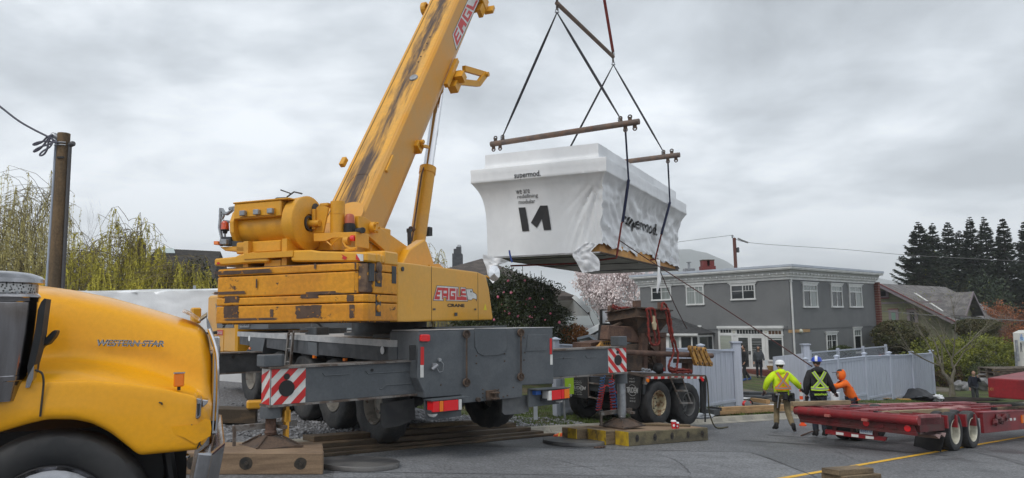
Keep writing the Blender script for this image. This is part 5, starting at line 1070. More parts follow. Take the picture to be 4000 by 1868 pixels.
qpr([(715,250),(845,255),(843,280),(715,272)],.45,.7,'cross_beam',M['rust']);qpr([(742,345),(752,275),(835,280),(790,388)],.55,.6,'gusset_plate',M['rust'])
qpr([(700,270),(712,268),(800,500),(780,505)],.62,.7,'brace',M['rustdark']);qpr([(620,225),(720,330),(705,345),(605,240)],1.0,1.1,'brace',M['rustdark'])
for x0,x1,yt,yb in((478,500,72,108),(642,676,40,96),(805,832,52,108),(650,664,96,138)):qpr([(x0,yt),(x1,yt),(x1,yb),(x0,yb)],.4 if x0>500 else 1.0,.5 if x0>500 else 1.1,'upright',M['rust'])
b=MB(Q);a=Q.on(*zr(470,376),1,.25);c=Q.on(*zr(1140,402),1,.25);b.cyl(a,c,.068,20);b.lathe(c-Vector((.02,0,0)),(1,0,0),[(0,.07),(.05,.055),(.06,.001)],18);b.build('long_pipe',M['rust'],rig,smooth=40,split=False)
qpr([(940,422),(1065,422),(1062,455),(940,450)],.35,.6,'cradle',M['rustdark']);qpr([(985,450),(1016,450),(1016,512),(985,512)],.4,.6,'cradle_post',M['rust'])
for x0,yt,yb in((480,300,400),(530,300,400),(600,388,505),(660,388,505),(735,400,505),(765,330,500)):qpr([(x0,yt),(x0+12,yt),(x0+12,yb),(x0,yb)],.9,1.0,'upright',M['rustdark'])
qpr([(470,330),(700,322),(700,332),(470,342)],1.1,1.2,'cross_beam',M['rustdark']);qpr([(500,205),(600,160),(606,170),(506,216)],.8,.9,'brace',M['rustdark'])
def oval(px,y,name='large_shackle'):
 b=MB(Q);P_=[Q.on(*zr(*p),1,y)for p in px];d=(P_[1]-P_[0]);b.obox((P_[0]+P_[1])/2,d/2,(0,.035,0),d.cross(Vector((0,1,0))).normalized()*.058)
 for p in P_:b.cyl(p-Vector((0,.05,0)),p+Vector((0,.05,0)),.066,12)
 o=b.build(name,M['shack'],rig,split=False)
 b=MB(Q);
 for p in P_:b.cyl(p-Vector((0,.056,0)),p+Vector((0,.056,0)),.03,8)
 b.build('pin',M['rustdark'],o)
for k in range(4):oval([(1000+k*29,352+k*4),(1036+k*31,450+k*2)],.25-.14+k*.02)
for k in range(5):oval([(425+k*14,322),(402+k*14,350)],.85)
def rs(pts,r=.035,ys=.3,name='red_sling'):
 pts=catmull([tuple(Q.on(*zr(*p),1,ys))for p in pts],len(pts)*5);b=MB(Q);n=len(pts)
 b.tube([Vector(p)+Vector((0,.01*math.sin(i*1.9),.008*math.sin(i*2.3)))for i,p in enumerate(pts)],r,6,rs=[r*.8*(1+.18*math.sin(i*2.1))for i in range(n)]);return b.build(name,strapred,rig,smooth=60)
strapred2=strapred
rs([(492,72),(540,90),(590,88),(632,98)],.04,1.0);rs([(490,82),(530,104),(590,98),(640,100)],.035,.95)
rs([(712,98),(722,160),(728,270),(745,325),(775,330),(795,315),(790,250),(770,150),(762,100),(735,92),(712,98)],.038,.2);rs([(735,95),(745,160),(765,260),(775,320)],.03,.18)
rs([(812,98),(815,60),(832,62),(855,110),(868,230),(885,330),(888,385),(862,450),(860,490),(900,500)],.035,.18);rs([(808,100),(850,100),(868,160),(885,270),(918,390),(912,470),(905,500)],.035,.14);rs([(838,110),(862,240),(880,320)],.03,.16)
rs([(862,485),(870,505),(930,512),(1000,505),(985,495),(900,488),(865,480)],.04,.22);rs([(880,500),(930,495),(960,508),(1005,512)],.045,.3)
qpr([(761,140),(770,142),(772,180),(780,195),(776,232),(764,230),(755,190),(762,178)],.12,.16,'tag',mat('tan_tag',(.48,.40,.26)))
b=MB(Q)
for k in range(16):q=Q.on(*zr(720+4.2*k,418+rnd.uniform(0,72)),1,.7);b.blob(q,(rnd.uniform(.04,.10),.06,rnd.uniform(.03,.07)),1,.3,2,k)
b.build('tangled_gear',M['rustdark'],rig,split=False)
b=MB(Q);q=Q.on(*zr(792,485),1,.4);b.blob(q,(.16,.12,.14),3,.12,2,3);b.build('bag',M['black'],rig,smooth=60);b=MB(Q);q=Q.on(*zr(818,490),1,.35);b.blob(q,(.08,.05,.05),2,.3,3,3);b.build('red_cloth',M['red'],rig,smooth=60)
b=MB(Q)
for p in((690,492),(712,496),(730,498)):b.tube([Q.on(*zr(p[0]+9*math.cos(t),p[1]+7*math.sin(t)),1,.2)for t in[i*.7 for i in range(9)]],.018,5)
b.build('chain',M['steel'],rig,split=False)
qpr([(415,98),(500,98),(500,106),(424,106),(424,190),(500,190),(500,198),(415,198)],1.6,1.65,'black_frame',M['black']);qpr([(426,108),(452,108),(452,190),(426,190)],1.61,1.62,'white_panel',M['wpaint'])
qpr([(440,198),(470,198),(460,330),(430,330)],1.5,1.7,'winch_post',M['black']);qpr([(350,318),(480,300),(480,350),(350,350)],1.2,1.8,'steel_box',M['rust'])
b=MB(Q);pts=[Q.on(*zr(*p),1,-.05)for p in[(1100,535),(1112,590),(1120,740),(1125,780),(1150,850),(1180,875),(1245,868)]];b.tube([Vector(p)for p in catmull([tuple(p)for p in pts],26)],.022,4);b.build('hanging_strap',mat('olive_strap',(.10,.085,.03),(.04,.035,.02),sc=(9,9,9)),rig)
b=MB(Q);pts=[Q.on(*zr(*p),1,-.03)for p in[(1098,535),(1100,640),(1098,730),(1096,835)]];b.tube(pts,.025,4);b.build('hanging_strap',M['black'],rig)
b=MB();p=atz(2745,1626,-.95);b.blob(p,(.30,.16,.07),3,.3,3,2,world=True);simple(b,'plastic_sheet',wrapw,'crumpled white plastic on the grass beside the trailer wheel','plastic sheet',p,smooth=60)
T=Fr((-2.57,4.1,0),22);z1=lambda x,y:(x/1.386,1000+y/1.386)
truck=thing('yellow_truck',T.W(0,1.1,-.05),'big yellow conventional truck in the foreground, only its hood and front wheel showing','truck')
tp_=mat('truck_paint',(.80,.36,.004),(.77,.355,.008),sc=(1,1,1),rough=.36,coat=.22,spec=.35,rust=(.52,.24,.015),rsc=(1.8,1.8,2.6),rlo=.52,rhi=.82,rust_rough=.5,fine=.03,fsc=40)
TR=[(1.10,[(-900,60),(-80,120),(100,140),(200,158),(400,185),(600,225),(800,280),(950,325),(1060,360),(1108,384)]),(.80,[(-900,66),(-80,126),(100,148),(200,164),(400,191),(600,231),(800,286),(950,331),(1060,366),(1112,392)]),(.60,[(-900,85),(-80,145),(200,183),(400,212),(600,252),(800,308),(950,352),(1060,386),(1122,408)]),(.49,[(-900,130),(-80,190),(200,222),(400,250),(600,290),(800,345),(950,388),(1075,424),(1138,444)]),(.44,[(-900,220),(-80,270),(200,300),(400,325),(600,360),(800,412),(950,452),(1090,490),(1152,508)]),(.41,[(-900,360),(-80,400),(200,420),(600,455),(950,530),(1100,570),(1162,590)]),(.385,[(-900,480),(-80,515),(200,520),(400,518),(600,540),(800,583),(940,630),(1060,672),(1166,700)]),(.33,[(-900,530),(-80,558),(200,565),(400,562),(600,585),(800,628),(940,680),(1060,728),(1166,790)]),(.20,[(-900,560),(-80,590),(200,598),(400,594),(600,618),(800,660),(940,703),(1060,745),(1165,835)]),(.10,[(-900,590),(-80,622),(200,630),(400,624),(600,650),(800,684),(940,716),(1060,753),(1162,865)]),(.03,[(-900,634),(-80,666),(235,670),(500,666),(700,689),(900,722),(1055,761),(1160,882)]),(.00,[(-900,650),(-80,682),(235,686),(500,682),(700,704),(900,733),(1055,768),(1158,890)]),(-.012,[(-900,730),(-80,745),(235,742),(500,738),(640,770),(820,840),(1050,880),(1158,915)]),(-.02,[(-900,1040),(-300,1020),(-80,930),(0,905),(150,868),(260,848),(400,850),(500,870),(600,915),(700,985),(772,1035),(1070,1020),(1138,965),(1157,928)]),(-.005,[(-900,1078),(-300,1060),(-80,965),(0,950),(150,905),(260,880),(400,880),(500,900),(600,950),(700,1030),(750,1076),(1070,1046),(1140,985),(1158,940)]),(.03,[(-900,1085),(-300,1066),(-80,970),(0,955),(150,910),(260,885),(400,886),(500,906),(600,957),(700,1037),(752,1080),(1070,1049),(1140,988),(1158,943)]),(.10,[(-900,1085),(-300,1066),(-80,970),(0,955),(150,910),(260,885),(400,886),(500,906),(600,957),(700,1037),(752,1080),(1070,1049),(1140,988),(1158,943)]),]
US=sorted(set(list(np.linspace(-900,-80,14))+list(np.linspace(-80,1050,84))+list(np.linspace(1050,1166,16))));NS=len(US)
def trow(y,px):
 xs=[p[0]for p in px];vs=[p[1]for p in px];r=[]
 k=np.array(xs);
 for s in US:
  u=min(s,xs[-1])if s<=xs[-1]-0 else xs[-1]
  if s>1000:u=1000+(s-1000)*(xs[-1]-1000)/(1166-1000)
  v=float(np.interp(u,xs,vs));fr=max(0,(s-1085)/81);q=T.on(*z1(u,v),1,y);r.append((q.x-.02*fr*fr,y+.09*fr*fr*(1 if y<.5 else.3),q.z))
 return r
base_rows=[trow(y,px)for y,px in TR]
def smooth_rows(rows,n):
 out_=[];cols=list(zip(*rows));sc_cols=[]
 for c in cols:sc_cols.append(catmull(c,n))
 return[[tuple(sc_cols[i][j])for i in range(len(cols))]for j in range(n)]
near=smooth_rows(base_rows[:15],76)+base_rows[15:]
sm=[]
for r in near:
 a=np.array(r);
 for _ in range(3):a[1:-1,2]=.25*a[:-2,2]+.5*a[1:-1,2]+.25*a[2:,2]
 sm.append([tuple(p)for p in a])
farr=[[(p[0],2.2-p[1],p[2])for p in r]for r in sm]
allrows=farr[::-1][:-1]+sm
b=MB(T);b.grid(allrows);hood=b.build('hood',tp_,truck,smooth=75,fix=False)
b=MB(T);n_=len(allrows);fr=[r[-1]for r in sm[4:40:3]]
cols=[[(p[0]+.0,p[1]+(2.2-2*p[1])*k/6,p[2])for k in range(7)]for p in[r[-1]for r in sm[::3]]];b.grid(cols);b.build('front_panel',tp_,hood,fix=False)
b=MB(T);b.box(.86,.90,.42,1.78,1.0,1.62);gr=b.build('grille',M['chrome'],truck,bevel=.01)
b=MB(T);b.box(.895,.905,.5,1.7,1.06,1.55);b.build('grille_opening',M['black'],gr)
b=MB(T);e_=[T.on(*z1(*p),1,.42)for p in[(1130,395),(1158,470),(1176,560),(1178,740),(1172,860),(1166,945)]];b.tube([Vector(p)for p in catmull([tuple(p)for p in e_],18)],.012,6);b.build('grille_surround',M['chrome'],gr,smooth=60)
def tpr(px,y0,y1,name,m,parent=None,bevel=0,smooth=None):
 b=MB(T);P_=[T.on(*z1(*p),1,y0)for p in px];b.prism([(p.x,p.z)for p in P_],1,y0,y1);return b.build(name,m,parent or truck,bevel=bevel,smooth=smooth)
tpr([(1116,328),(1128,345),(1150,400),(1168,460),(1170,492),(1148,492),(1132,440),(1120,380)],.50,1.7,'deflector_edge',M['chrome_dull'])
b=MB(T);rws=[]
for i in range(7):
 t=i/6;y=.62+t*.96;arch_=.03*math.sin(math.pi*t);rws.append([(T.on(*z1(x_,y_),1,.62).x,y,T.on(*z1(x_,y_),1,.62).z+arch_)for x_,y_ in[(1075,352),(1060,345),(1020,318),(985,305)]][::-1]+[(T.on(*z1(1118,322),1,.62).x,y,T.on(*z1(1118,322),1,.62).z+arch_)])
b.grid(rws);b.build('bug_shield',mat('amber_acrylic',(.50,.26,.08),rough=.15,coat=.5),truck,smooth=60)
b=MB(T);s_=[T.on(*z1(*p),1,-.024)for p in[(190,618),(222,630),(234,655),(236,700),(228,780),(218,870)]];b.tube([Vector(p)for p in catmull([tuple(p)for p in s_],18)],.006,5);b.build('seam',M['bolt'],hood)
p0,p1=T.on(*z1(530,488),1,.385),T.on(*z1(888,493),1,.385);pt=T.on(*z1(530,452),1,.385)
for nm,off,mm,bo in(('lettering_edge',.020,M['black'],.045),('lettering',.026,M['chrome'],.01)):
 b=MB();P0_=T.W(p0 .x,p0 .y-off,p0 .z);X_=T.W(p1 .x,p1 .y-off+.012,p1 .z)-P0_;Z_=T.W(pt.x,pt.y-off,pt.z)-P0_
 text(b,'WESTERN STAR',P0_,X_,Z_,bold=bo,shear=.25);b.build(nm,mm,hood)
b=MB(T);q0_,q1_=T.on(*z1(540,472),1,.362),T.on(*z1(888,474),1,.372);b.cyl(q0_,q1_,.003,6);b.build('lettering_bar',M['chrome'],hood)
a0=T.on(*z1(970,670),1,.06);b=MB(T);b.box(a0 .x-.028,a0 .x+.028,.02,.09,a0 .z-.038,a0 .z+.038);ml=b.build('marker_lamp',M['lampamb'],truck,bevel=.006);b=MB(T);b.box(a0 .x-.030,a0 .x+.032,.018,.092,a0 .z+.038,a0 .z+.045);b.build('lamp_rim',M['chrome'],ml);b=MB(T);b.cyl((a0 .x,.06,a0 .z-.06),(a0 .x,.06,a0 .z-.038),.01,8);b.build('lamp_stem',M['black'],ml)
tpr([(1063,770),(1092,775),(1092,795),(1086,870),(1066,888),(1058,880),(1064,800)],-.03,.2,'headlight',M['chrome_dull'],bevel=.006);tpr([(1094,778),(1128,782),(1122,800),(1096,822)],-.015,.1,'headlight_trim',M['chrome'],bevel=.004)
tpr([(1066,800),(1084,800),(1080,862),(1068,870)],-.034,-.028,'headlight_glass',M['glass'])
b=MB(T)
for px in([(1035,914),(1055,930),(1072,950),(1078,985),(1085,1005),(1068,1042)],[(1082,985),(1080,1015),(1090,1030)],[(860,793),(876,796),(878,806)]):
 b.tube([T.on(*z1(*p),1,-.022 if px[0][0]>900 else-.016)for p in px],.0045,5)
b.build('crack',M['bolt'],hood)
b=MB(T);rws=[]
for px in([(925,925),(1000,918),(1060,915),(1110,880),(1140,890)],[(930,935),(1000,935),(1060,945),(1115,925),(1145,935)],[(940,965),(1000,985),(1060,1020),(1110,990),(1140,975)]):
 rws.append([tuple(T.on(*z1(*p),1,-.018-.012*math.sin(math.pi*i/4)))for i,p in enumerate(px)])
b.grid(rws);b.build('bumper_corner',tp_,hood,smooth=60,fix=False)
zb=lambda x,y:(600+x/3.22,1560+y/3.22)
A_=[T.on(*zb(*p),1,.0)for p in[(555,665),(740,680),(700,990),(490,990)]];B_=T.on(*zb(905,540),1,.32);D_=T.on(*zb(700,500),1,.32)
x0,x1,x2=A_[0].x,A_[1].x,B_.x;zt0_,zt1_,zt2_=A_[0].z,A_[1].z,B_.z;drop=.75;sl_=(A_[3].x-A_[0].x)/(A_[3].z-A_[0].z)
top_=[(x0,0,zt0_),(x1,0,zt1_),(x2,.32,zt2_),(x2,1.88,zt2_),(x1,2.2,zt1_),(x0,2.2,zt0_),(D_.x,1.88,zt2_+.0),(D_.x,.32,zt2_+.0)]
bot_=[(x-.75*-sl_*-1 if False else x-drop*abs(sl_),y,z-drop)for x,y,z in top_]
b=MB(T);n8=8;b.add(top_+bot_,[tuple(range(8)),tuple(range(8,16))[::-1]]+[(i,(i+1)%8,8+(i+1)%8,8+i)for i in range(8)])
b.build('bumper',M['chrome_dull'],truck,bevel=.014,segs=2)
wheel(truck,T,(.06,.15,.625-.0),(0,-1,0),.50,.30,.325,M['chrome_dull'],M['rubber'],dish=.0,lug=.004,n=72,holes=1,conv=True)
b=MB(T);a2=T.W(.06,-.005,.625)
for k in range(10):
 t=2*math.pi*k/10+.15;b.cyl((.06+.215*math.cos(t),.055,.625+.215*math.sin(t)),(.06+.215*math.cos(t),-.012,.625+.215*math.sin(t)),.032,14)
b.build('rim_hole',M['black'],truck)
b=MB(T);b.box(-2.6,.60,.35,1.85,.55,1.1);b.box(-3.2,.72,.55,.68,.62,.9);b.cyl((.06,.3,.6),(.06,1.9,.6),.07,12);b.tube([(.62,.28,.95),(.66,.28,.72),(.58,.3,.50)],.035,8);b.tube([(.35,.25,1.0),(.45,.25,.8),(.75,.3,.62)],.03,8);b.build('chassis',M['black'],truck,split=False)
b=MB(T);b.lathe(T.on(*z1(1013,1083),1,.1),(.3,-1,0),[(0,.001),(0,.014),(.02,.012),(.03,.001)],14);b.build('tow_pin',M['chrome'],truck)
wheel(truck,T,(.06,1.95,.66),(0,1,0),.50,.30,.325,M['chrome_dull'],M['rubber'],dish=.0,lug=.004,n=40,holes=0,conv=True)
ac=T.on(-22,1400,1,.05);zs=lambda v:T.on(0,v,1,.05).z
prof=[(zs(1059),.001),(zs(1061),0.0750),(zs(1068),0.1500),(zs(1080),0.1965),(zs(1092),0.2137),(zs(1108),0.2160),(zs(1111),0.1965),(zs(1113),0.1837)]
b=MB(T);b.lathe((ac.x,ac.y,0),(0,0,1),prof,56);acl=b.build('air_cleaner_cap',M['chrome_dull'],truck,smooth=35,fix=False)
b=MB(T);b.lathe((ac.x,ac.y,0),(0,0,1),[(zs(1112),0.1845),(zs(1150),0.1845)],56);
mesh_=mat('perforated_screen',(.05,.05,.05),rough=.4,metal=1);_t=mesh_.node_tree;_v=_t.nodes.new('ShaderNodeTexVoronoi');_v.inputs['Scale'].default_value=75;_c=_t.nodes.new('ShaderNodeTexCoord');_t.links.new(_c.outputs['Object'],_v.inputs['Vector']);_r=_t.nodes.new('ShaderNodeMapRange');_r.inputs[1].default_value=.25;_r.inputs[2].default_value=.5;_t.links.new(_v.outputs['Distance'],_r.inputs[0]);_m=_t.nodes.new('ShaderNodeMix');_m.data_type='RGBA';_m.inputs[6].default_value=(.02,.02,.02,1);_m.inputs[7].default_value=(.5,.5,.5,1);_t.links.new(_r.outputs[0],_m.inputs[0]);_t.links.new(_m.outputs[2],_t.nodes['Principled BSDF'].inputs['Base Color'])
b.build('air_cleaner_screen',mesh_,truck,smooth=35,fix=False)
prof=[(zs(1148),0.1875),(zs(1156),0.1965),(zs(1163),0.1995),(zs(1170),0.1935),(zs(1180),0.1920),(zs(1184),0.1875),(zs(1188),0.1875),(zs(1300),0.1785),(zs(1465),0.1560),(zs(1468),0.1590),(zs(1485),0.1560),(zs(1488),0.1522),(zs(1565),0.1312),(zs(1566),.001)]
stain=mat('polished_stainless',(.38,.37,.38),(.28,.265,.27),sc=(14,14,1.2),lo=.35,hi=.65,rough=.14,metal=1)
b=MB(T);b.lathe((ac.x,ac.y,0),(0,0,1),prof,64);b.build('air_cleaner',stain,truck,smooth=30,fix=False)
b=MB(T);q=T.on(*z4b(0,0),1,.05)if False else None
for k in range(10):a_=-2.9+k*.25;b.cyl((ac.x+(.183)*math.cos(a_),ac.y+(.183)*math.sin(a_),zs(1146)),(ac.x+(.192)*math.cos(a_),ac.y+(.192)*math.sin(a_),zs(1146)),.008,8)
b.build('rivets',M['steel'],truck,split=False)
tpr([(205,290),(222,250),(240,230),(250,232),(245,270),(236,340),(232,370),(226,420),(205,520),(185,590),(178,640),(150,660),(148,600),(170,500),(190,400)],-.02,.12,'mirror_bracket',M['rubber'])
tpr([(152,650),(185,590),(180,660),(160,712),(138,715),(142,680)],-.03,.05,'bracket_foot',M['chrome_dull'])
tpr([(212,465),(250,440),(285,405),(302,400),(309,408),(295,440),(260,480),(232,488),(205,522),(202,508)],.1,.2,'hood_latch',M['black'],bevel=.01)
b=MB(T);b.box(-4.2,-1.9,.25,1.95,.6,2.9);b.build('cab',tp_,truck,bevel=.08)
b=MB(T);b.box(-1.905,-1.88,.4,1.8,1.95,2.7);b.box(-3.6,-2.3,.24,.26,1.9,2.7);b.build('window',M['glass'],truck)
stucco=mat('grey_stucco',(.168,.173,.176),(.150,.155,.159),sc=(.6,.6,.6),rough=.9,fine=.06,fsc=25,bump=.12,bsc=40)
trim=mat('white_trim',(.68,.69,.68),(.60,.61,.60),sc=(2,2,2),rough=.6)
roofedge=mat('pale_metal_flashing',(.46,.51,.58),(.42,.46,.52),sc=(1,1,1),rough=.5)
brickm=mat('red_brick',(.15,.045,.032),(.10,.035,.028),sc=(9,9,30),rough=.9)
shing=mat('dark_shingles',(.035,.036,.038),(.06,.06,.062),sc=(6,6,14),rough=.9,fine=.2,fsc=18)
Hs=Fr((15.95,43.0,0),42);zh=lambda x,y:(2400+x/2.342,1000+y/2.342)
house=thing('grey_house',Hs.W(5,5,-1.6),'two storey grey stucco house with white cornice and french doors','house')
LX,LY=11.8,10.8
b=MB(Hs);b.box(0,LX,0,LY,-3.2,4.0);b.build('wall',stucco,house)
def ring(prof,m,name,parent=house):
 b=MB(Hs);rows=[[(-o,-o,z),(LX+o,-o,z),(LX+o,LY+o,z),(-o,LY+o,z)]for o,z in prof];b.grid(rows,closed=True);return b.build(name,m,parent)
cor=ring([(0.0,3.84),(.06,3.85),(.08,3.95),(.04,3.99),(.16,4.02),(.18,4.10),(.26,4.20),(.26,4.24)],trim,'cornice')
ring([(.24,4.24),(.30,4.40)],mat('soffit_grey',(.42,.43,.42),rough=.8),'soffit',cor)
ring([(.30,4.395),(.46,4.41),(.47,4.45),(.50,4.47),(.50,4.545),(.44,4.55)],trim,'fascia',cor)
ring([(.42,4.55),(.52,4.56),(.52,4.69),(.30,4.70),(-LX*0-.5,4.70)],roofedge,'parapet_flashing',cor)
b=MB(Hs);b.box(.3,LX-.3,.3,LY-.3,4.3,4.6);b.build('roof',M['dgrey'],house)
b=MB(Hs)
for k in range(25):y=.1+k*(LY-.1)/24;b.box(-.30,-.20,y-.045,y+.045,4.15,4.25)
for k in range(28):x=.1+k*(LX-.1)/27;b.box(x-.045,x+.045,-.30,-.20,4.15,4.25)
b.build('dentils',trim,cor)
b=MB(Hs);b.box(-.025,0,.0,LY,.95,1.0);b.box(0,LX,-.025,0,.95,1.0);b.build('belt_line',mat('belt_grey',(.10,.105,.11)),house)
def win(side,tl,br,cols=2,transom=None,panes=None,header=True,fw=.07,muntin=None,parent=house,name='window',F=Hs,pos=0.0,zf=zh):
 """side 'L': wall x=pos, runs along y (image right = small y); 'R': wall y=pos, runs along x"""
 ax=0 if side=='L' else 1;P0,P1=F.on(*zf(*tl),ax,pos),F.on(*zf(*br),ax,pos)
 P2,P3=F.on(*zf(tl[0],br[1]),ax,pos),F.on(*zf(br[0],tl[1]),ax,pos)
 a0,a1=((P0 .y+P2 .y)/2,(P1 .y+P3 .y)/2)if side=='L' else((P0 .x+P2 .x)/2,(P1 .x+P3 .x)/2);z1_,z0_=(P0 .z+P3 .z)/2,(P1 .z+P2 .z)/2
 def bx(b,s0,s1,z0,z1,d0,d1):
  u0,u1=a0+(a1-a0)*s0,a0+(a1-a0)*s1
  if side=='L':b.box(pos-d1,pos-d0,u0,u1,z0,z1)
  else:b.box(u0,u1,pos-d1,pos-d0,z0,z1)
 W_=abs(a1-a0);f=fw/W_;b=MB(F)
 bx(b,0,f,z0_,z1_,0,.07);bx(b,1-f,1,z0_,z1_,0,.07);bx(b,f,1-f,z1_-fw,z1_,0,.068);bx(b,-.02,1.02,z0_-.03,z0_+fw,0,.09)
 zt=z1_-fw;zm=None
 if transom:zm=F.on(*zf((tl[0]+br[0])/2,transom),ax,pos).z;bx(b,f,1-f,zm-.03,zm+.03,0,.060)
 ztop=zm-.03 if zm else zt
 for c in range(1,cols):s=c/cols;bx(b,s-.025/W_,s+.025/W_,z0_+fw,ztop,0,.055)
 fr=b.build(name,trim,parent,split=False);panes=panes or['glass','glass_b']
 for c in range(cols):
  b=MB(F);bx(b,f+(1-2*f)*c/cols,f+(1-2*f)*(c+1)/cols,z0_+fw,ztop,.0,.018);b.build('pane',M[panes[c%len(panes)]],fr)
 if zm:b=MB(F);bx(b,f,1-f,zm+.03,zt,.0,.018);b.build('pane',M['glass_b'],fr)
 if muntin:
  b=MB(F)
  for kind,s,q0,q1 in muntin:
   H_=z1_-z0_
   if kind=='v':bx(b,s-.012/W_,s+.012/W_,z1_-H_*q1,z1_-H_*q0,.018,.032)
   else:bx(b,q0,q1,z1_-H_*s-.012,z1_-H_*s+.012,.018,.034)
  b.build('glazing_bar',trim,fr,split=False)
 if header:
  b=MB(F);bx(b,-.05,1.05,z1_+.003,z1_+.10,0,.08);bx(b,-.09,1.09,z1_+.10,z1_+.15,0,.13);b.build('window_header',trim,fr,split=False)
 return fr
win('L',(343,283),(522,406),panes=['glass','glass_b'],muntin=[('h',.38,.05,.95)])
win('L',(660,275),(822,447),panes=['glass_b','glass_b'],muntin=[('h',.3,.05,.95),('v',.72,.05,.3)])
win('L',(1068,262),(1291,400),panes=['glass','glass'],muntin=[('h',.42,.05,.95),('v',.62,.05,.42),('v',.74,.05,.42),('v',.86,.05,.42)])
for tl,br,tr,pn in(((1722,262),(1851,470),320,['glass','glass_b']),((1980,272),(2079,469),325,['glass','glass']),((2145,278),(2259,470),331,['glass','glass_b'])):
 win('R',tl,br,2,tr,pn,muntin=[('v',.3,.06,.26),('v',.5,.06,.26),('v',.7,.06,.26)])
win('R',(1938,714),(2032,876),2,None,['glass','glass'],muntin=[('h',.38,.06,.94),('v',.28,.05,.95),('v',.75,.05,.38)]);win('R',(2190,670),(2257,886),1,730,['glass'],muntin=[('v',.35,.05,.26),('v',.65,.05,.26)])
def lbox(b,x0,y0,x1,y1,d0,d1):
 A,B=Hs.on(*zh(x0,y0),0,0),Hs.on(*zh(x1,y1),0,0);C_,D_=Hs.on(*zh(x0,y1),0,0),Hs.on(*zh(x1,y0),0,0)
 za,zb_=(A.z+D_.z)/2,(B.z+C_.z)/2;b.box(-d1,-d0,(A.y+C_.y)/2,(B.y+D_.y)/2,zb_,za);return b
ent=MB(Hs);lbox(ent,957,650,1550,1040,0,.03);entr=ent.build('entrance_surround',trim,house)
b=MB(Hs);lbox(b,948,640,1554,662,.03,.16);lbox(b,955,662,1550,672,.03,.12);b.build('entrance_header',trim,entr,split=False)
for i,(x0,x1,n,y0,y1)in enumerate(((972,1074,4,672,702),(1122,1362,9,676,712),(1412,1532,4,685,718))):
 b=MB(Hs);lbox(b,x0,y0,x1,y1,.03,.045);tw=b.build('transom_window',M['glass']if i<2 else mat('warm_glass',(.09,.05,.03),rough=.1),entr)
 b=MB(Hs)
 for k in range(n+1):xx=x0+(x1-x0)*k/n;lbox(b,xx-1.5,y0+(y1-y0)*0,xx+1.5,y1,.045,.06)
 b.build('glazing_bar',trim,tw)
for x in(1096,1387):
 q=Hs.on(*zh(x,693),0,0);b=MB(Hs);b.lathe((-.03,q.y,q.z),(-1,0,0),[(0,.10),(.02,.10),(.02,.08),(.03,.05),(.03,.001)],18);b.build('carved_rosette',mat('old_cream',(.5,.5,.44)),entr,smooth=30)
b=MB(Hs);lbox(b,978,728,1078,1000,.03,.05);b.build('side_window',mat('window_blind',(.38,.41,.35),(.30,.33,.29),sc=(.5,.5,22),lo=.45,hi=.55,rough=.6),entr)
b=MB(Hs);lbox(b,1080,722,1100,1000,.03,.07);lbox(b,960,722,976,1000,.03,.07);lbox(b,962,716,1550,730,.03,.075);b.build('mullion',trim,entr)
for x0,x1,gx0,gx1,gy0 in((1126,1244,1146,1232,748),(1248,1390,1268,1358,752)):
 b=MB(Hs);lbox(b,x0,733,x1,1050,.03,.07);dr_=b.build('door',trim,entr,bevel=.008);b=MB(Hs);lbox(b,gx0,gy0,gx1,1015,.07,.08);b.build('door_pane',mat('door_blind_glass',(.045,.05,.05),(.20,.21,.21)if x0>1200 else(.08,.085,.085),sc=(.2,.2,16),lo=.48,hi=.52,rough=.15),dr_)
 b=MB(Hs);q=Hs.on(*zh(1241 if x0<1200 else 1252,885),0,0);b.box(-.12,-.07,q.y-.02,q.y+.02,q.z-.1,q.z+.1);b.build('door_handle',M['dgrey'],dr_)
win('L',(1403,738),(1551,962),1,None,['glass'],header=False,muntin=[('h',.12,.05,.95)],parent=house,pos=-.034)
b=MB(Hs);lbox(b,1412,750,1542,770,.056,.064);b.build('roller_blind',M['glass_b'],house)
st=MB(Hs);q0,q1=Hs.on(*zh(1120,1100),0,0),Hs.on(*zh(1500,1100),0,0);st.box(-1.1,0,q1 .y-.2,q0 .y+.8,-1.9,-1.36);st.build('brick_step',brickm,house,bevel=.01)
b=MB(Hs);lbox(b,1130,1010,1392,1062,.03,.06);b.build('door_sill_panel',trim,entr)
b=MB(Hs);b.box(LX-.02,LX+.30,-.28,.3,-3.2,3.95);b.build('brick_column',brickm,house)
b=MB(Hs)
for k in range(40):z=-2.9+k*.17;b.box(LX-.025,LX+.305,-.285,.3,z,z+.012)
b.build('mortar_joint',mat('mortar',(.35,.3,.26)),house,split=False)
b=MB(Hs);b.box(.14,.22,-.10,-.02,-1.7,3.86);b.box(.12,.24,-.12,-.0,3.7,3.86);b.build('downspout',trim,house)
b=MB(Hs);p0,p1=Hs.on(*zh(1590,650),1,0),Hs.on(*zh(1785,672),1,0);b.box(-.02,p1 .x,-.03,0,.78,.95);b.box(-.03,0,-.02,.15,.78,.95);b.build('bare_board',M['newwood'],house,split=False)
b=MB(Hs);q=Hs.on(*zh(1697,688),1,0);b.lathe((q.x,0,q.z),(0,-1,0),[(0,.12),(.08,.13),(.16,.08),(.17,.001)],14);b.box(q.x-.12,q.x+.2,-.06,0,q.z-.02,q.z+.05);b.build('wall_lamp',mat('cream_lamp',(.55,.55,.45)),house,smooth=40)
b=MB(Hs);q=Hs.on(*zh(783,642),0,0);b.box(-.08,0,q.y-.12,q.y+.12,q.z-.07,q.z+.05);b.build('wall_vent',trim,house)
zs_=Hs.on(*zh(760,712),0,-1.6)
y0s,y1s=7.2,12.5
A_=Hs.on(*zh(762,710),0,-1.9);B_=Hs.on(*zh(508,588),0,0)
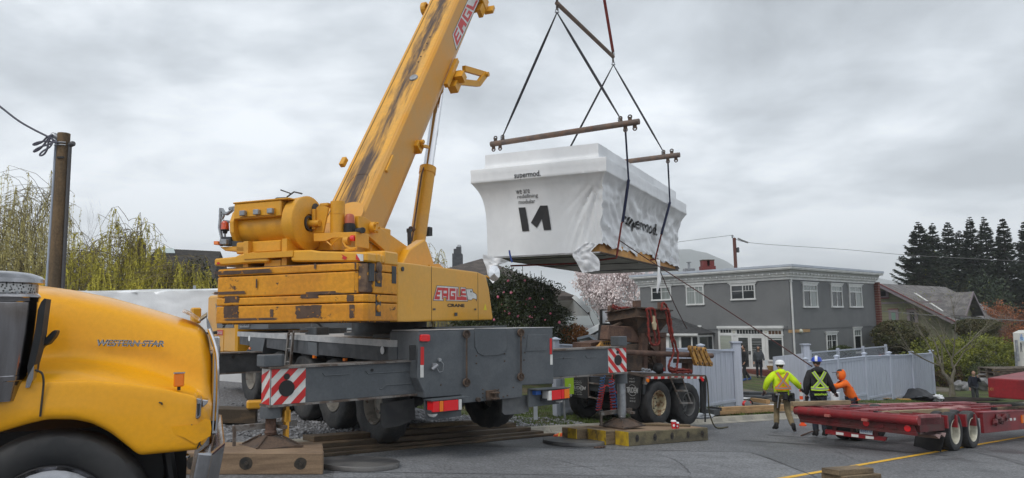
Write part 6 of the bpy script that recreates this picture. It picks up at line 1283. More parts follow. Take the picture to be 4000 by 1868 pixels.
b=MB(Hs);ez=A_.z;b.add([(-1.95,A_.y,ez),(-1.95,13.5,ez),(0,13.5,ez+1.25),(0,B_.y+.4,ez+1.25),(0,A_.y,ez),(-1.95,A_.y,ez-.05),(-1.95,13.5,ez-.05),(0,13.5,ez-.05),(0,A_.y,ez-.05)],[(0,1,2,3),(0,3,4),(5,6,1,0),(5,0,4,8),(5,8,7,6)]);b.build('sunroom_roof',shing,house)
b=MB(Hs);b.box(-1.99,-1.90,A_.y-.03,13.5,ez-.13,ez-.0);b.build('gutter',trim,house)
b=MB(Hs);b.box(-1.75,0,A_.y+.15,13.3,-2.5,ez-.1);sr=b.build('sunroom_wall',trim,house)
for k,(xa,xb)in enumerate(((500,588),(612,700),(716,760))):
 qa,qb=Hs.on(*zh(xa,760),0,-1.75),Hs.on(*zh(xb,760),0,-1.75);b=MB(Hs);b.box(-1.775,-1.75,qa.y,qb.y,-1.2,ez-.22);b.build('pane',M['glass' if k else 'glass_b'],sr)
b=MB(Hs);b.box(-1.5,-.2,A_.y+.125,A_.y+.15,-1.2,ez-.22);b.build('pane',M['glass'],sr)
win('L',(768,727),(835,880),1,None,['glass'],header=True)
zb7=lambda x,y:(2380+x/3.578,880+y/3.578)
ch=[at(*zb7(*p),49.5)for p in[(1298,620),(1490,610),(1480,568),(1312,575),(1312,480),(1462,482)]]
b=MB();cx_,cy_=(ch[0].x+ch[1].x)/2,49.9;wd_=(ch[1].x-ch[0].x)/2
b.box(cx_-wd_,cx_+wd_,cy_-.4,cy_+.4,4.4,ch[2].z);b.box(cx_-wd_*.85,cx_-wd_*.2,cy_-.33,cy_+.33,ch[2].z,ch[4].z-.06);b.box(cx_+wd_*.2,cx_+wd_*.85,cy_-.33,cy_+.33,ch[2].z,ch[4].z-.06);b.box(cx_-wd_*.2,cx_+wd_*.2,cy_+.1,cy_+.33,ch[2].z,ch[4].z-.06)
chm=b.build('chimney',mat('chimney_brick',(.22,.05,.045),(.15,.035,.035),sc=(6,6,18),rough=.9),house,split=False);b=MB();b.box(cx_-wd_*.9,cx_+wd_*.9,cy_-.36,cy_+.36,ch[4].z-.06,ch[4].z);b.build('chimney_cap',M['rustdark'],chm)
b=MB();q=at(*zb7(1120,612),52);b.box(q.x-.35,q.x+.35,51.8,52.5,4.4,q.z+.02);b.cyl((q.x,52.1,q.z),(q.x,52.1,q.z+.5),.09,8);b.cyl((q.x,52.1,q.z+.45),(q.x,52.1,q.z+.50),.18,8);b.build('roof_vent',M['steel'],house,split=False)
zg=lambda x,y:(3400+x/4.01,1050+y/4.01)
GH=Fr((at(3722,1250,55).x,55,0),42)
siding=mat('green_siding',(.20,.20,.125),(.16,.16,.10),sc=(1,1,1),rough=.85,fine=.05);shake=mat('grey_shingles',(.17,.16,.155),(.105,.10,.10),sc=(1.6,1.6,3),rough=.9,fine=.16,fsc=16,bump=.3,bsc=20);purple=mat('mauve_trim',(.20,.17,.185),rough=.8);redt=mat('dark_red_trim',(.16,.03,.03),rough=.7)
gh=thing('green_house',GH.W(3,5,-3),'green sided craftsman house with grey shingle roof and dark red trim','house')
ap=GH.on(*zg(150,232),0,0);ev=GH.on(*zg(1290,800),0,0);yA,zA_=ap.y,ap.z;ze=ev.z
b=MB(GH);b.prism([(0.25,-3.8),(2*yA-.25,-3.8),(2*yA-.25,ze+.1),(yA,zA_-.25),(.25,ze+.1)],0,.5,14);gw=b.build('wall',siding,gh)
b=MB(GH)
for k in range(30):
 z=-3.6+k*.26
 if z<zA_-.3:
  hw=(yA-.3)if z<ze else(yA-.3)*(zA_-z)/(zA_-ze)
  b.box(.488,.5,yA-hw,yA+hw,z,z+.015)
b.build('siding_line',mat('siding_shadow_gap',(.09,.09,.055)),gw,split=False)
b=MB(GH);th=.12
for sg in(0,1):
 e_y=-.25 if sg==0 else 2*yA+.25;ez_=ze-.15
 b.add([(-.35,e_y,ez_),(14.5,e_y,ez_),(14.5,yA,zA_),(-.35,yA,zA_),(-.35,e_y,ez_-th),(14.5,e_y,ez_-th),(14.5,yA,zA_-th),(-.35,yA,zA_-th)],[(0,1,2,3),(4,7,6,5),(0,4,5,1),(1,5,6,2),(2,6,7,3),(3,7,4,0)])
rf=b.build('roof',shake,gh,split=False)
b=MB(GH)
for e_y in(-.25,2*yA+.25):b.add([(-.40,e_y,ze-.13),(-.40,yA,zA_+.02),(-.40,yA,zA_-.27),(-.40,e_y,ze-.40),(-.34,e_y,ze-.13),(-.34,yA,zA_+.02),(-.34,yA,zA_-.27),(-.34,e_y,ze-.40)],[(0,1,2,3),(7,6,5,4),(0,4,5,1),(3,2,6,7),(0,3,7,4)])
b.build('bargeboard',purple,rf,split=False)
b=MB(GH)
for e_y in(-.27,2*yA+.27):b.tube([(-.42,e_y,ze-.12),(-.42,yA,zA_+.04)],.045,5)
b.build('red_edge',redt,rf,split=False)
def gwin(tl,br,pane,cols=1,bars=False):
 P0,P1=GH.on(*zg(*tl),0,.5),GH.on(*zg(*br),0,.5);b=MB(GH);y0,y1,z0,z1=P1 .y,P0 .y,P1 .z,P0 .z
 b.box(.42,.5,y0,y1,z0,z1);o=b.build('window',purple,gw,bevel=.01);b=MB(GH);b.box(.40,.42,y0+.22,y1-.22,z0+.15,z1-.2);b.build('pane',M[pane],o)
 b=MB(GH);b.box(.40,.46,y0-.03,y1+.03,z1,z1+.06);b.build('window_trim',redt,o)
 if bars:b=MB(GH);b.box(.39,.41,y0+.2,y1-.2,(z0+z1)/2-.03,(z0+z1)/2+.03);b.build('glazing_bar',purple,o)
gwin((60,640),(175,885),'glass',bars=True);gwin((285,640),(455,880),'glass_g');gwin((570,640),(755,880),'glass')
P0,P1=GH.on(*zg(100,350),0,.5),GH.on(*zg(292,450),0,.5);b=MB(GH);b.box(.42,.5,P1 .y,P0 .y,P1 .z,P0 .z);o=b.build('attic_vent',purple,gw)
b=MB(GH)
for k in range(5):z=P1 .z+.12+k*(P0 .z-P1 .z-.2)/5;b.box(.39,.42,P1 .y+.2,P0 .y-.2,z,z+.10)
b.build('slats',M['black'],o);b=MB(GH);b.box(.38,.44,P1 .y-.05,P0 .y+.05,P1 .z-.08,P1 .z);b.build('window_trim',redt,o)
P0=GH.on(*zg(300,535),0,.5);b=MB(GH);b.box(.45,.5,.8,2*yA-.8,P0 .z-.08,P0 .z+.06);b.build('belt_board',purple,gw)
dr0,dr1=GH.on(*zg(1560,362),1,-.3),None
xr_=dr0 .x;zr_=dr0 .z;hw_=2.1;ze2=zr_-1.75
b=MB(GH)
for sg in(-1,1):
 b.add([(xr_,-.5,zr_),(xr_,yA-.5,zr_),(xr_+sg*hw_,yA-.5,ze2),(xr_+sg*hw_,-.5,ze2),(xr_,-.5,zr_-.1),(xr_,yA-.5,zr_-.1),(xr_+sg*hw_,yA-.5,ze2-.1),(xr_+sg*hw_,-.5,ze2-.1)],[(0,1,2,3),(4,7,6,5),(0,3,7,4),(3,2,6,7),(0,4,5,1)])
rf2=b.build('cross_gable_roof',shake,gh,split=False)
b=MB(GH);b.prism([(xr_-hw_+.35,-3.8),(xr_+hw_-.35,-3.8),(xr_+hw_-.35,ze2+.1),(xr_,zr_-.2),(xr_-hw_+.35,ze2+.1)],1,.2,.9);dw=b.build('cross_gable_wall',siding,gh)
b=MB(GH)
for sg in(-1,1):b.add([(xr_,-.55,zr_+.03),(xr_+sg*(hw_+.1),-.55,ze2-.05),(xr_+sg*(hw_+.1),-.55,ze2-.25),(xr_,-.55,zr_-.2),(xr_,-.50,zr_+.03),(xr_+sg*(hw_+.1),-.50,ze2-.05),(xr_+sg*(hw_+.1),-.50,ze2-.25),(xr_,-.50,zr_-.2)],[(0,1,2,3),(7,6,5,4),(0,4,5,1),(3,2,6,7)])
b.build('bargeboard',purple,rf2,split=False)
b=MB(GH)
for k in range(3):x=xr_-1.25+k*.85;b.box(x,x+.7,.14,.2,ze2-1.5,ze2-.1)
wn_=b.build('window',purple,dw);b=MB(GH)
for k in range(3):x=xr_-1.25+k*.85;b.box(x+.08,x+.62,.12,.145,ze2-1.42,ze2-.18)
b.build('pane',M['glass_g'],dw)
b=MB(GH);va=GH.on(*zg(800,385),1,3.4);
zz_=lambda y:ze-.15+(zA_-ze+.15)*(y+.25)/(yA+.25)
b.tube([(xr_-.15-.0,3.6,zz_(3.6)+.05),(xr_-hw_+.0,1.0,zz_(1.0)+.05)],.07,5);b.build('valley_flashing',M['white'],rf)
b=MB(GH);b.add([(xr_+1.5,-.5,ze2-.2),(xr_+6.5,-.5,ze2-1.2),(xr_+6.5,4,ze2+.4),(xr_+1.5,4,ze2+.9),(xr_+1.5,-.5,ze2-.3),(xr_+6.5,-.5,ze2-1.3),(xr_+6.5,4,ze2-.3),(xr_+1.5,4,ze2-.3)],[(0,1,2,3),(4,7,6,5),(0,4,5,1),(1,5,6,2),(0,3,7,4)]);b.build('porch_roof',shake,gh);b=MB(GH);b.obox((xr_+2.6,1.2,ze2+.28),(.35,0,-.07),(0,.35,.1),(0,0,.05));b.build('skylight',M['white'],gh)
zl=lambda x,y:(560+x/4.009,900+y/4.009)
YH=44.0
lh=thing('dark_roofed_house',at(740,1100,YH+4),'dark roofed house with a skylight behind the willows at left','house')
pr=[at(*zl(215,282),YH+4),at(*zl(1207,330),YH+4)];pe=[at(*zl(-40,380),YH),at(*zl(1270,430),YH+.5)]
b=MB();r0_,r1_=pr;e0=Vector((r0_.x-2.6,YH-2.5,-.6));e1_=Vector((r1_.x+1.2,YH-2.5,-.6))
drk=mat('dark_wall_shingles',(.030,.028,.027),(.055,.05,.045),sc=(3,3,16),rough=.9,fine=.2)
b.add([r0_,r1_,e1_,e0,r0_-Vector((0,0,.15)),r1_-Vector((0,0,.15)),e1_-Vector((0,0,.15)),e0-Vector((0,0,.15)),Vector((r0_.x-2.6,YH+9,-.6)),Vector((r1_.x+1.2,YH+9,-.6))],[(0,1,2,3),(4,7,6,5),(3,2,6,7),(1,5,6,2),(0,3,7,4),(0,3,8),(1,9,2),(0,8,9,1)],True)
b.build('roof',drk,lh)
b=MB();b.box(e0 .x+.4,e1_.x-.4,YH-2,YH+8.5,-3,-.5);b.build('wall',drk,lh)
def onroof(u,v):
 n_=(r1_-r0_).cross(e0-r0_).normalized();d=ray(u,v);t=(r0_-CAMP).dot(n_)/d.dot(n_);return CAMP+d*t,n_
b=MB();pts=[onroof(*zl(*p))for p in[(265,292),(480,296),(505,372),(310,370)]];nn=pts[0][1];nn=nn if nn.z>0 else-nn
b.add([tuple(p+nn*.02)for p,_ in pts]+[tuple(p+nn*.10)for p,_ in pts],[(0,1,2,3),(7,6,5,4),(0,4,5,1),(1,5,6,2),(2,6,7,3),(3,7,4,0)],True);b.build('skylight',M['glass_b']if False else mat('skylight_glass',(.45,.52,.52),rough=.08),lh)
b=MB();q=at(548,950,47);b.box(q.x-.25,q.x+.25,46.7,47.3,-1,q.z);b.build('chimney',M['timber_dk'],lh,bevel=.02);b=MB();b.cyl((q.x,47,q.z),(q.x,47,q.z+.3),.2,8);b.build('chimney_pot',M['black'],lh)
zm_=lambda x,y:(1600+x/3.007,850+y/3.007)
bh=thing('brown_roofed_house',at(2050,1250,36),'brown roofed house with white eaves behind the flowering camellia','house')
rfm=mat('brown_shingles',(.105,.088,.078),(.065,.056,.052),sc=(2,2,8),rough=.9,fine=.15,fsc=16)
Yp,Ye=38.0,33.0
pk=at(*zm_(850,482),Yp);pl_=at(*zm_(560,600),Yp+1);er=at(*zm_(1952,922),Ye);er2=at(*zm_(1040,560),Yp)
b=MB();ez_=er.z;ell=Vector((pk.x-6,Ye-1,ez_));erb=Vector((er.x+.6,Yp+6,ez_))
b.add([pk,er,ell,Vector((pk.x-6,Yp+7,ez_)),erb,er-Vector((0,0,.2)),ell-Vector((0,0,.2)),erb-Vector((0,0,.2))],[(0,1,2),(0,2,3),(0,3,4),(0,4,1),(1,5,6,2),(1,4,7,5)],True);b.build('roof',rfm,bh)
ef=at(*zm_(2120,1100),29.5)
b=MB();f0_=at(*zm_(1925,925),31.8);f1_2=at(*zm_(2110,1105),30.2);f2=f0_+Vector((.1,6,0));d_=f1_2-f0_;n_=d_.cross(Vector((0,1,0))).normalized()
b.obox((f0_+f1_2)/2,d_/2,Vector((0,.05,0)),n_*.09);b.build('fascia',trim,bh)
b=MB();b.add([f0_,f1_2,f1_2+Vector((.5,6,0)),f0_+Vector((.5,6,0)),f0_-n_*0-Vector((0,0,.12)),f1_2-Vector((0,0,.12)),f1_2+Vector((.5,6,-.12)),f0_+Vector((.5,6,-.12))],[(0,1,2,3),(4,7,6,5),(0,4,5,1),(1,5,6,2)],True);b.build('porch_roof',rfm,bh)
b=MB();s0_=at(*zm_(1760,920),33);b.add([f0_-Vector((0,-.1,.16)),f1_2-Vector((0,-.1,.16)),Vector((f1_2 .x-.8,34,f1_2 .z-.15)),Vector((f0_.x-2.8,34,f1_2 .z-.15)),Vector((f0_.x-2.4,32.1,f0_.z-.2))],[(0,1,2,3,4)],True);b.build('soffit',trim,bh,fix=False)
cw_=mat('cream_wall',(.42,.41,.36),rough=.8)
b=MB();q0_,q1_=at(*zm_(1935,1005),32.2),at(*zm_(1955,1005),32.2);b.box(q0_.x,q1_.x,32.1,32.3,-3,q0_.z);b.build('porch_post',trim,bh);b=MB();b.box(pk.x-5,q0_.x-.3,33.6,40,-3,er.z-.05);b.build('wall',cw_,bh)
b=MB();q=at(*zm_(565,500),Yp+1);b.box(q.x-.25,q.x+.25,Yp+.5,Yp+1.4,0,at(*zm_(565,432),Yp+1).z);chm=b.build('chimney',mat('dark_chimney',(.07,.075,.085),(.10,.105,.115),sc=(5,5,9),rough=.9),bh)
b=MB();q2_=at(*zm_(565,375),Yp+1);b.box(q.x-.18,q.x+.18,Yp+.6,Yp+1.3,0,q2_.z);b.box(q.x-.05,q.x+.18,Yp+.6,Yp+1.3,q2_.z,q2_.z+.10);b.build('chimney_top',mat('dark_chimney_top',(.07,.075,.085)),chm);b=MB();b.cyl((q.x+.08,Yp+1,q2_.z+.1),(q.x+.08,Yp+1,q2_.z+.24),.14,10,.08);b.build('chimney_cowl',M['steel'],chm)
z5r=lambda x,y:(2200+x/4.01,1150+y/4.01)
gs=thing('white_garage',at(2400,1300,36),'white eaved grey garage behind the trailer, under the magnolia','garage')
gg=mat('grey_blue_siding',(.26,.29,.31),rough=.8)
p0,p1,p2=at(*z5r(305,645),34),at(*z5r(700,430),36),at(*z5r(1200,700),39)
b=MB();d_=p1-p0;n_=d_.cross(Vector((0,1,0))).normalized();b.obox((p0+p1)/2,d_/2,Vector((.1,.1,0)),n_*.09);b.build('fascia',trim,gs)
b=MB();b.add([p0,p1,p1+Vector((3,6,0)),p0+Vector((3,6,0))],[(0,1,2,3)],True);b.build('roof',shing,gs,fix=False)
b=MB();b.add([p0+Vector((.5,.4,-.05)),p1+Vector((0,.4,-.2)),p2,Vector((p2 .x,38,-2.5)),Vector((p0 .x+.5,34.4,-2.5))],[(0,1,2,3,4)],True);b.build('wall',gg,gs,fix=False)
sh=thing('garden_shed',at(2300,1330,28),'small grey shed with a white door frame behind the fence','shed')
a_,c_2,e_=at(*z5r(215,695),28),at(*z5r(400,648),28),at(*z5r(535,742),28)
b=MB();b.add([a_,c_2,e_,Vector((e_.x,28,-2)),Vector((a_.x,28,-2)),a_+Vector((.6,2.5,0)),c_2+Vector((.6,2.5,0)),e_+Vector((.6,2.5,0)),Vector((e_.x+.6,30.5,-2)),Vector((a_.x+.6,30.5,-2))],[(0,1,2,3,4),(0,5,6,1),(1,6,7,2),(2,7,8,3),(0,4,9,5)],True);b.build('wall',mat('shed_grey',(.22,.215,.21),rough=.8),sh)
b=MB();
for p_,q_ in((a_,c_2),(c_2,e_)):d_=q_-p_;b.obox((p_+q_)/2-Vector((0,.06,0)),d_/2,Vector((0,.12,0)),d_.cross(Vector((0,1,0))).normalized()*.04)
b.build('roof_edge',roofedge,sh,split=False)
P_=[at(*z5r(*p),27.95)for p in[(258,728),(500,745),(500,900),(258,900)]]
b=MB();b.box(P_[0].x,P_[1].x,27.90,27.98,P_[2].z,P_[0].z);df=b.build('door_frame',trim,sh);b=MB();b.box(P_[0].x+.22,P_[1].x-.22,27.86,27.92,P_[2].z,P_[0].z-.25);b.build('door',M['dgrey'],df)
fen=mat('pale_blue_fence_paint',(.45,.485,.565),(.385,.42,.49),sc=(12,12,.8),lo=.35,hi=.7,rough=.75,fine=.04,rust=(.22,.22,.24),rsc=(16,16,.7),rlo=.66,rhi=.74);fcap=mat('fence_cap_paint',(.55,.60,.70),(.48,.53,.62),sc=(3,3,3),rough=.7)
def fence(tA,tB,n,s,heights,label,zb_=None,postx=.28,last=True,skirt=.16,flip=False):
 """n panels between kerb coordinates tA..tB at distance s behind the kerb"""
 x0,y0=kp(s,tA);x1,y1=kp(s,tB);d=Vector((x1-x0,y1-y0,0));L_=d.length;d.normalize();FF=Fr((x0,y0,0),math.degrees(math.atan2(d.y,d.x)))
 o=thing('fence',(x0,y0,H(x0,y0)),label,'fence','pale blue board fences beside the road')
 hz_=lambda x:H(x0+d.x*x,y0+d.y*x)
 for k in range(n):
  a,c=L_*k/n,L_*(k+1)/n;g=min(hz_(a),hz_(c));tp=heights[k]if isinstance(heights,list)else max(hz_(a),hz_(c))+heights
  tp2=heights[k+1]if isinstance(heights,list)else tp
  b=MB(FF);nb=max(int((c-a-.14)/.145),2);w_=(c-a-.14)/nb
  for i in range(nb):
   xa=a+.07+w_*i;t_=(xa-a)/(c-a);b.add([(xa+.003,-.012-(i%2)*.009,g+skirt),(xa+w_-.003,-.012-(i%2)*.009,g+skirt),(xa+w_-.003,-.012-(i%2)*.009,tp+(tp2-tp)*t_-.03),(xa+.003,-.012-(i%2)*.009,tp+(tp2-tp)*t_-.03),(xa+.003,.012,g+skirt),(xa+w_-.003,.012,g+skirt),(xa+w_-.003,.012,tp+(tp2-tp)*t_-.03),(xa+.003,.012,tp+(tp2-tp)*t_-.03)],[(0,1,2,3),(7,6,5,4),(0,3,7,4),(1,5,6,2),(2,6,7,3),(0,4,5,1)])
  pn=b.build('panel',fen,o,split=False)
  b=MB(FF);b.add([(a+.05,-.07,tp),(c-.05,-.07,tp2),(c-.05,.07,tp2),(a+.05,.07,tp),(a+.05,-.07,tp-.04),(c-.05,-.07,tp2-.04),(c-.05,.07,tp2-.04),(a+.05,.07,tp-.04)],[(0,1,2,3),(4,7,6,5),(0,4,5,1),(2,6,7,3),(1,5,6,2),(0,3,7,4)])
  b.build('cap_rail',fcap,pn)
  b=MB(FF);b.box(a+.06,c-.06,-.045,-.022,g+skirt-.02,g+skirt+.07);b.box(a+.06,c-.06,-.04,-.022,tp-.16,tp-.06);b.build('rail',fen,pn)
  b=MB(FF);b.box(a+.06,c-.06,-.01,.02,g-.4,g+skirt-.02);b.build('skirt_board',fen,pn)
 for k in range(n+1 if last else n):
  x=L_*k/n;tp=(heights[k]if isinstance(heights,list)else hz_(x)+heights)+.10;b=MB(FF);b.box(x-.075,x+.075,-.085,.065,hz_(x)-.3,tp);po=b.build('post',fen,o);b=MB(FF);b.box(x-.105,x+.105,-.115,.095,tp,tp+.035);b.add([(x-.09,-.10,tp+.035),(x+.09,-.10,tp+.035),(x+.09,.08,tp+.035),(x-.09,.08,tp+.035),(x,-.01,tp+.08)],[(0,1,4),(1,2,4),(2,3,4),(3,0,4)]);b.build('post_cap',fcap,po,split=False)
 return o,FF,L_
def tz(u,v,s=1.5):
 n_=Vector((KN.x,KN.y,0));P0_=Vector((*kp(s,0),0));d=ray(u,v);q=CAMP+d*((P0_-CAMP).dot(n_)/d.dot(n_));return kt(q.x,q.y),q.z
tl_,_=tz(2163,1345);th_,zh_=tz(2801,1371);tg,zg_=tz(2880,1360)
tl_,zl_=tz(2168,1343);nL=max(2,round((tg-tl_)/2.3));zr_2=tz(2840,1371)[1]
fence(tl_,tg,nL,1.5,[zl_+(zr_2-zl_)*k/nL for k in range(nL+1)],'pale blue fence left of the open driveway, behind the rigging trailer',skirt=.2)
ga,_=tz(3145,1400,1.8);gb,_=tz(3638,1400,1.8)
def topz(u,v):return tz(u,v,1.8)
hts=[topz(3160,1412),topz(3258,1403),topz(3373,1391),topz(3460,1388),topz(3551,1385),topz(3638,1378)]
fence(ga,gb,5,1.8,[h[1]for h in hts],'pale blue fence right of the driveway, behind the workers',skirt=.25)
gt=thing('gate',(*kp(1.8,ga),0),'pale blue plain gate leaf standing open beside the hard hatted workers','gate')
g0p,g1p=at(3024,1395,31.5),at(3140,1380,31.0);b=MB();b.add([(g0p.x,31.6,-2.3),(g1p.x,30.9,-2.3),(g1p.x,30.9,g1p.z),(g0p.x,31.6,g0p.z),(g0p.x,31.68,-2.3),(g1p.x,30.98,-2.3),(g1p.x,30.98,g1p.z),(g0p.x,31.68,g0p.z)],[(0,1,2,3),(7,6,5,4),(0,3,7,4),(1,5,6,2),(2,6,7,3),(0,4,5,1)]);b.build('board',fen,gt)
def gpost(u,v,Y,w,lab,zb0=-2.4):
 q=at(u,v,Y);b=MB();b.box(q.x-w,q.x+w,Y-w,Y+w,zb0,q.z-.05);b.box(q.x-w-.04,q.x+w+.04,Y-w-.04,Y+w+.04,q.z-.05,q.z);return simple(b,'gate_post',fen,lab,'gate post',(q.x,Y,zb0),'pale blue gate posts of the driveway',split=False)
gpost(3145,1343,31.0,.13,'tall pale blue gate post on the right side of the driveway');q=tz(2890,1335);xx,yy=kp(1.5,q[0]);gpost(2873,1334,yy-.25,.14,'tall pale blue gate post on the left side of the driveway',-2.2)
lat=thing('lattice_fence',at(3300,1390,38),'low lattice topped fence behind the right hand fence','fence');LF=Fr(at(3165,1400,36.5),42);LF.P.z=0
zt0=at(3168,1378,36.5).z
b=MB(LF);b.box(0,9,-.02,.02,zt0-.04,zt0+.03);b.box(0,9,-.02,.02,zt0-.62,zt0-.56)
for k in range(60):
 for sg in(1,-1):x=k*.15;b.add([(x,.01*sg,zt0-.58),(x+.03,.01*sg,zt0-.58),(x+.03+.5*sg,.01*sg,zt0-.03),(x+.5*sg,.01*sg,zt0-.03)],[(0,1,2,3)])
b.build('lattice',fen,lat,split=False,fix=False);b=MB(LF)
for x in(0,3,6,9):b.box(x-.06,x+.06,-.06,.06,-3,zt0+.12)
b.build('post',fen,lat);b=MB(LF);b.box(0,9,.0,.03,-3,zt0-.62);b.build('board',fen,lat)
sg_=thing('site_sign',at(2215,1530,19.3),'lime green notice board on a post beside the pale fence','sign')
P_=[at(2206,1468,19.2),at(2238,1466,19.4),at(2238,1560,19.4),at(2206,1540,19.2)];b=MB();b.box(P_[0].x,P_[1].x,19.2,19.23,P_[3].z,P_[0].z);o=b.build('board',mat('lime_paint',(.30,.50,.02)),sg_)
b=MB();text(b,'D',(P_[0].x+.10,19.19,P_[0].z-.28),(.05,0,0),(0,0,.07));text(b,'60',(P_[0].x+.07,19.19,P_[0].z-.52),(.10,0,0),(0,0,.06));b.build('lettering',M['white'],o)
b=MB();b.cyl((P_[0].x-.02,19.25,-1.4),(P_[0].x-.02,19.25,P_[0].z),.03,8);b.build('post',M['steel'],sg_)
b=MB();q=at(2092,1600,15.3);b.box(q.x-.04,q.x+.04,15.28,15.33,q.z-.2,q.z+.15);simple(b,'survey_stake',M['wpaint'],'short white marker stake on the verge under the crane tail lamp','stake',q)
m2=thing('wrapped_module_on_trailer',(-13,25,-.5),'long white wrapped module parked behind the yellow truck hood','building module')
Wf=Fr((-16.5,24.2,0),1.0);rows=[]
NX=90
def wz(x,z):return-.05*(1-abs(noise.noise(Vector((x*1.1,z*5,3))))*2.5)*.6-.06*noise.noise(Vector((x*.5,z*.9,8)))
top_=at(500,1140,24.2).z
for j in range(30):
 t=j/29;z=top_-.02-(top_+.35)*t;rows.append([(x*8.2/NX*1.0,wz(x*.09,z),z)for x in range(NX+1)])
topr=[[(x*8.2/NX,3.2-3.2*k/4+(wz(x*.09,top_)if k==4 else 0),top_+.10-.10*(k==4)+.05*noise.noise(Vector((x*.05,k,1))))for x in range(NX+1)]for k in range(5)]
b=MB(Wf);b.grid(topr+rows);b.build('wrap',wrapm,m2,smooth=70,fix=False)
b=MB(Wf);b.box(8.19,8.21,0,3.2,-.35,top_);b.build('wrap_end',wrapw,m2)
b=MB(Wf);b.box(-.5,8.4,.1,3.1,-.62,-.36);b.build('floor_frame',mat('green_grey_frame',(.08,.10,.09)),m2)
b=MB(Wf);b.box(-.5,8.6,.3,2.9,-.85,-.62);b.build('transporter_bed',M['dgrey'],m2);b=MB(Wf)
for x in(1,2.4,3.8,5.2):b.cyl((x,.2,-1.0+.45),(x,3.0,-1.0+.45),.42,20)
b.build('wheel',M['rubber'],m2)
b=MB();q=at(760,1118,25.5);b.cyl((q.x,25.5,q.z-.25),(q.x,25.5,q.z+.02),.05,10);b.build('vent_pipe',M['steel'],m2)
pole=thing('utility_pole',at(219,1120,17),'thick wooden utility pole with two conduits at left','utility pole')
pt_,pb=at(250,522,17),at(208,1300,17);pb=Vector((pt_.x+.0,17,-.3))
pt_.x+=0;b=MB();base=Vector((at(214,1120,17).x,17,-.6));b.cyl(base,pt_,.165,20,.135,world=True)
pw=mat('weathered_pole_wood',(.16,.105,.055),(.09,.065,.04),sc=(5,5,.8),lo=.35,hi=.65,rough=.9,fine=.15,fsc=20,rust=(.05,.04,.025),rsc=(3,3,1.5),rlo=.6,rhi=.7)
pm=b.build('pole',pw,pole,smooth=40)
lf=lambda z:base.lerp(pt_,(z-base.z)/(pt_.z-base.z))
b=MB();
for sx,zt,r_ in((-.17,pt_.z-.15,.035),):
 b.cyl(lf(-.5)+Vector((sx-.03,-.03,0)),lf(zt)+Vector((sx+.02,-.03,0)),r_,10,world=True)
b.build('conduit',mat('pale_conduit',(.35,.40,.48),rough=.5),pole,smooth=40)
b=MB();b.cyl(lf(-.5)+Vector((.20,-.02,0)),lf(pt_.z-.30)+Vector((.17,-.02,0)),.042,10,world=True);b.lathe(lf(pt_.z-.28)+Vector((.17,-.02,0)),(.9,-.3,.25),[(-.03,.045),(.0,.06),(.09,.065),(.12,.05),(.12,.001)],12,world=True);b.build('conduit',mat('dark_conduit',(.075,.075,.08),rough=.5),pole,smooth=40,split=False)
b=MB();b.lathe(lf(pt_.z-.08)+Vector((-.16,-.03,0)),(-.75,0,.45),[(-.1,.05),(0,.065),(.06,.07),(.12,.05),(.14,.001)],12,world=True);b.build('weather_head',M['steel'],pole,smooth=40)
b=MB();c_=lf(pt_.z-.24);
for dz in(0,-.06):b.tube([c_+Vector((-.15,-.10,dz)),c_+Vector((0,-.16,dz)),c_+Vector((.12,-.11,dz))],.014,5,world=True)
b.build('bracket',M['steel'],pole,split=False)
b=MB();c_=lf(pt_.z-.60);b.box(c_.x-.04,c_.x+.12,c_.y-.16,c_.y-.13,c_.z-.02,c_.z+.02);b.build('dark_slot',M['black'],pole)
zp=lambda x,y:(x/4.01,400+y/4.01)
cabm=mat('cable_grey',(.10,.10,.13),rough=.6);b=MB()
PPx=lambda pts,Y=16.8:[Vector(p)for p in catmull([tuple(at(*zp(*p),Y))for p in pts],len(pts)*6)]
b.tube(PPx([(830,510),(740,545),(660,620),(560,665),(520,660),(600,625),(740,610),(840,625),(900,630)]),.022,6,world=True)
b.tube(PPx([(835,515),(760,570),(700,650),(610,740),(530,775),(560,740),(660,690),(790,650),(830,600),(800,550)]),.022,6,world=True)
b.tube(PPx([(790,550),(760,620),(735,740),(690,810),(640,835),(625,815),(680,760),(780,700),(830,620)]),.022,6,world=True)
b.build('cable_loop',cabm,pole,smooth=60,split=False)
def wire(pts,r,m,label,n=30,group=None,cat='cable',name='cable'):
 P_=[Vector(p)for p in catmull([tuple(p)for p in pts],n)];b=MB();b.tube(P_,r,5,world=True);return tag(b.build(name,m,None,smooth=60,org=P_[0]),label,cat,group)
wire([at(-500,60,16.0),at(-150,300,16.3),at(0,416,16.5),at(70,470,16.6),at(130,505,16.7),at(193,537,16.8),at(228,560,16.85)],.024,cabm,'twisted grey cable running from the left edge to the wooden pole')
fp=thing('utility_pole',at(2880,1045,75),'slim red brown utility pole rising behind the grey house roof','utility pole');b=MB();q0,q1=at(2876,1060,75),at(2868,930,75);b.cyl((q0 .x,75,-5),q1,.17,10,world=True);b.build('pole',mat('red_brown_pole',(.12,.045,.035),rough=.9),fp)
b=MB();q=at(2874,977,75);b.box(q.x+.1,q.x+.3,74.8,75.2,q.z-.25,q.z+.25);b.cyl(at(2860,919,75)-Vector((0,0,.3)),at(2860,919,75),.06,6,world=True);b.build('insulator',M['dgrey'],fp)
wm=mat('thin_wire',(.16,.16,.16),rough=.7)
wire([at(2400,985,74),at(2640,947,74.5),at(2862,919,75)],.022,wm,'thin wire from the module to the distant pole',group='overhead wires on the right');wire([at(2862,919,75),at(2925,948,75),at(3300,975,74),at(3600,1000,72),at(4300,1035,70)],.022,wm,'thin wire running right from the distant pole across the firs',group='overhead wires on the right')
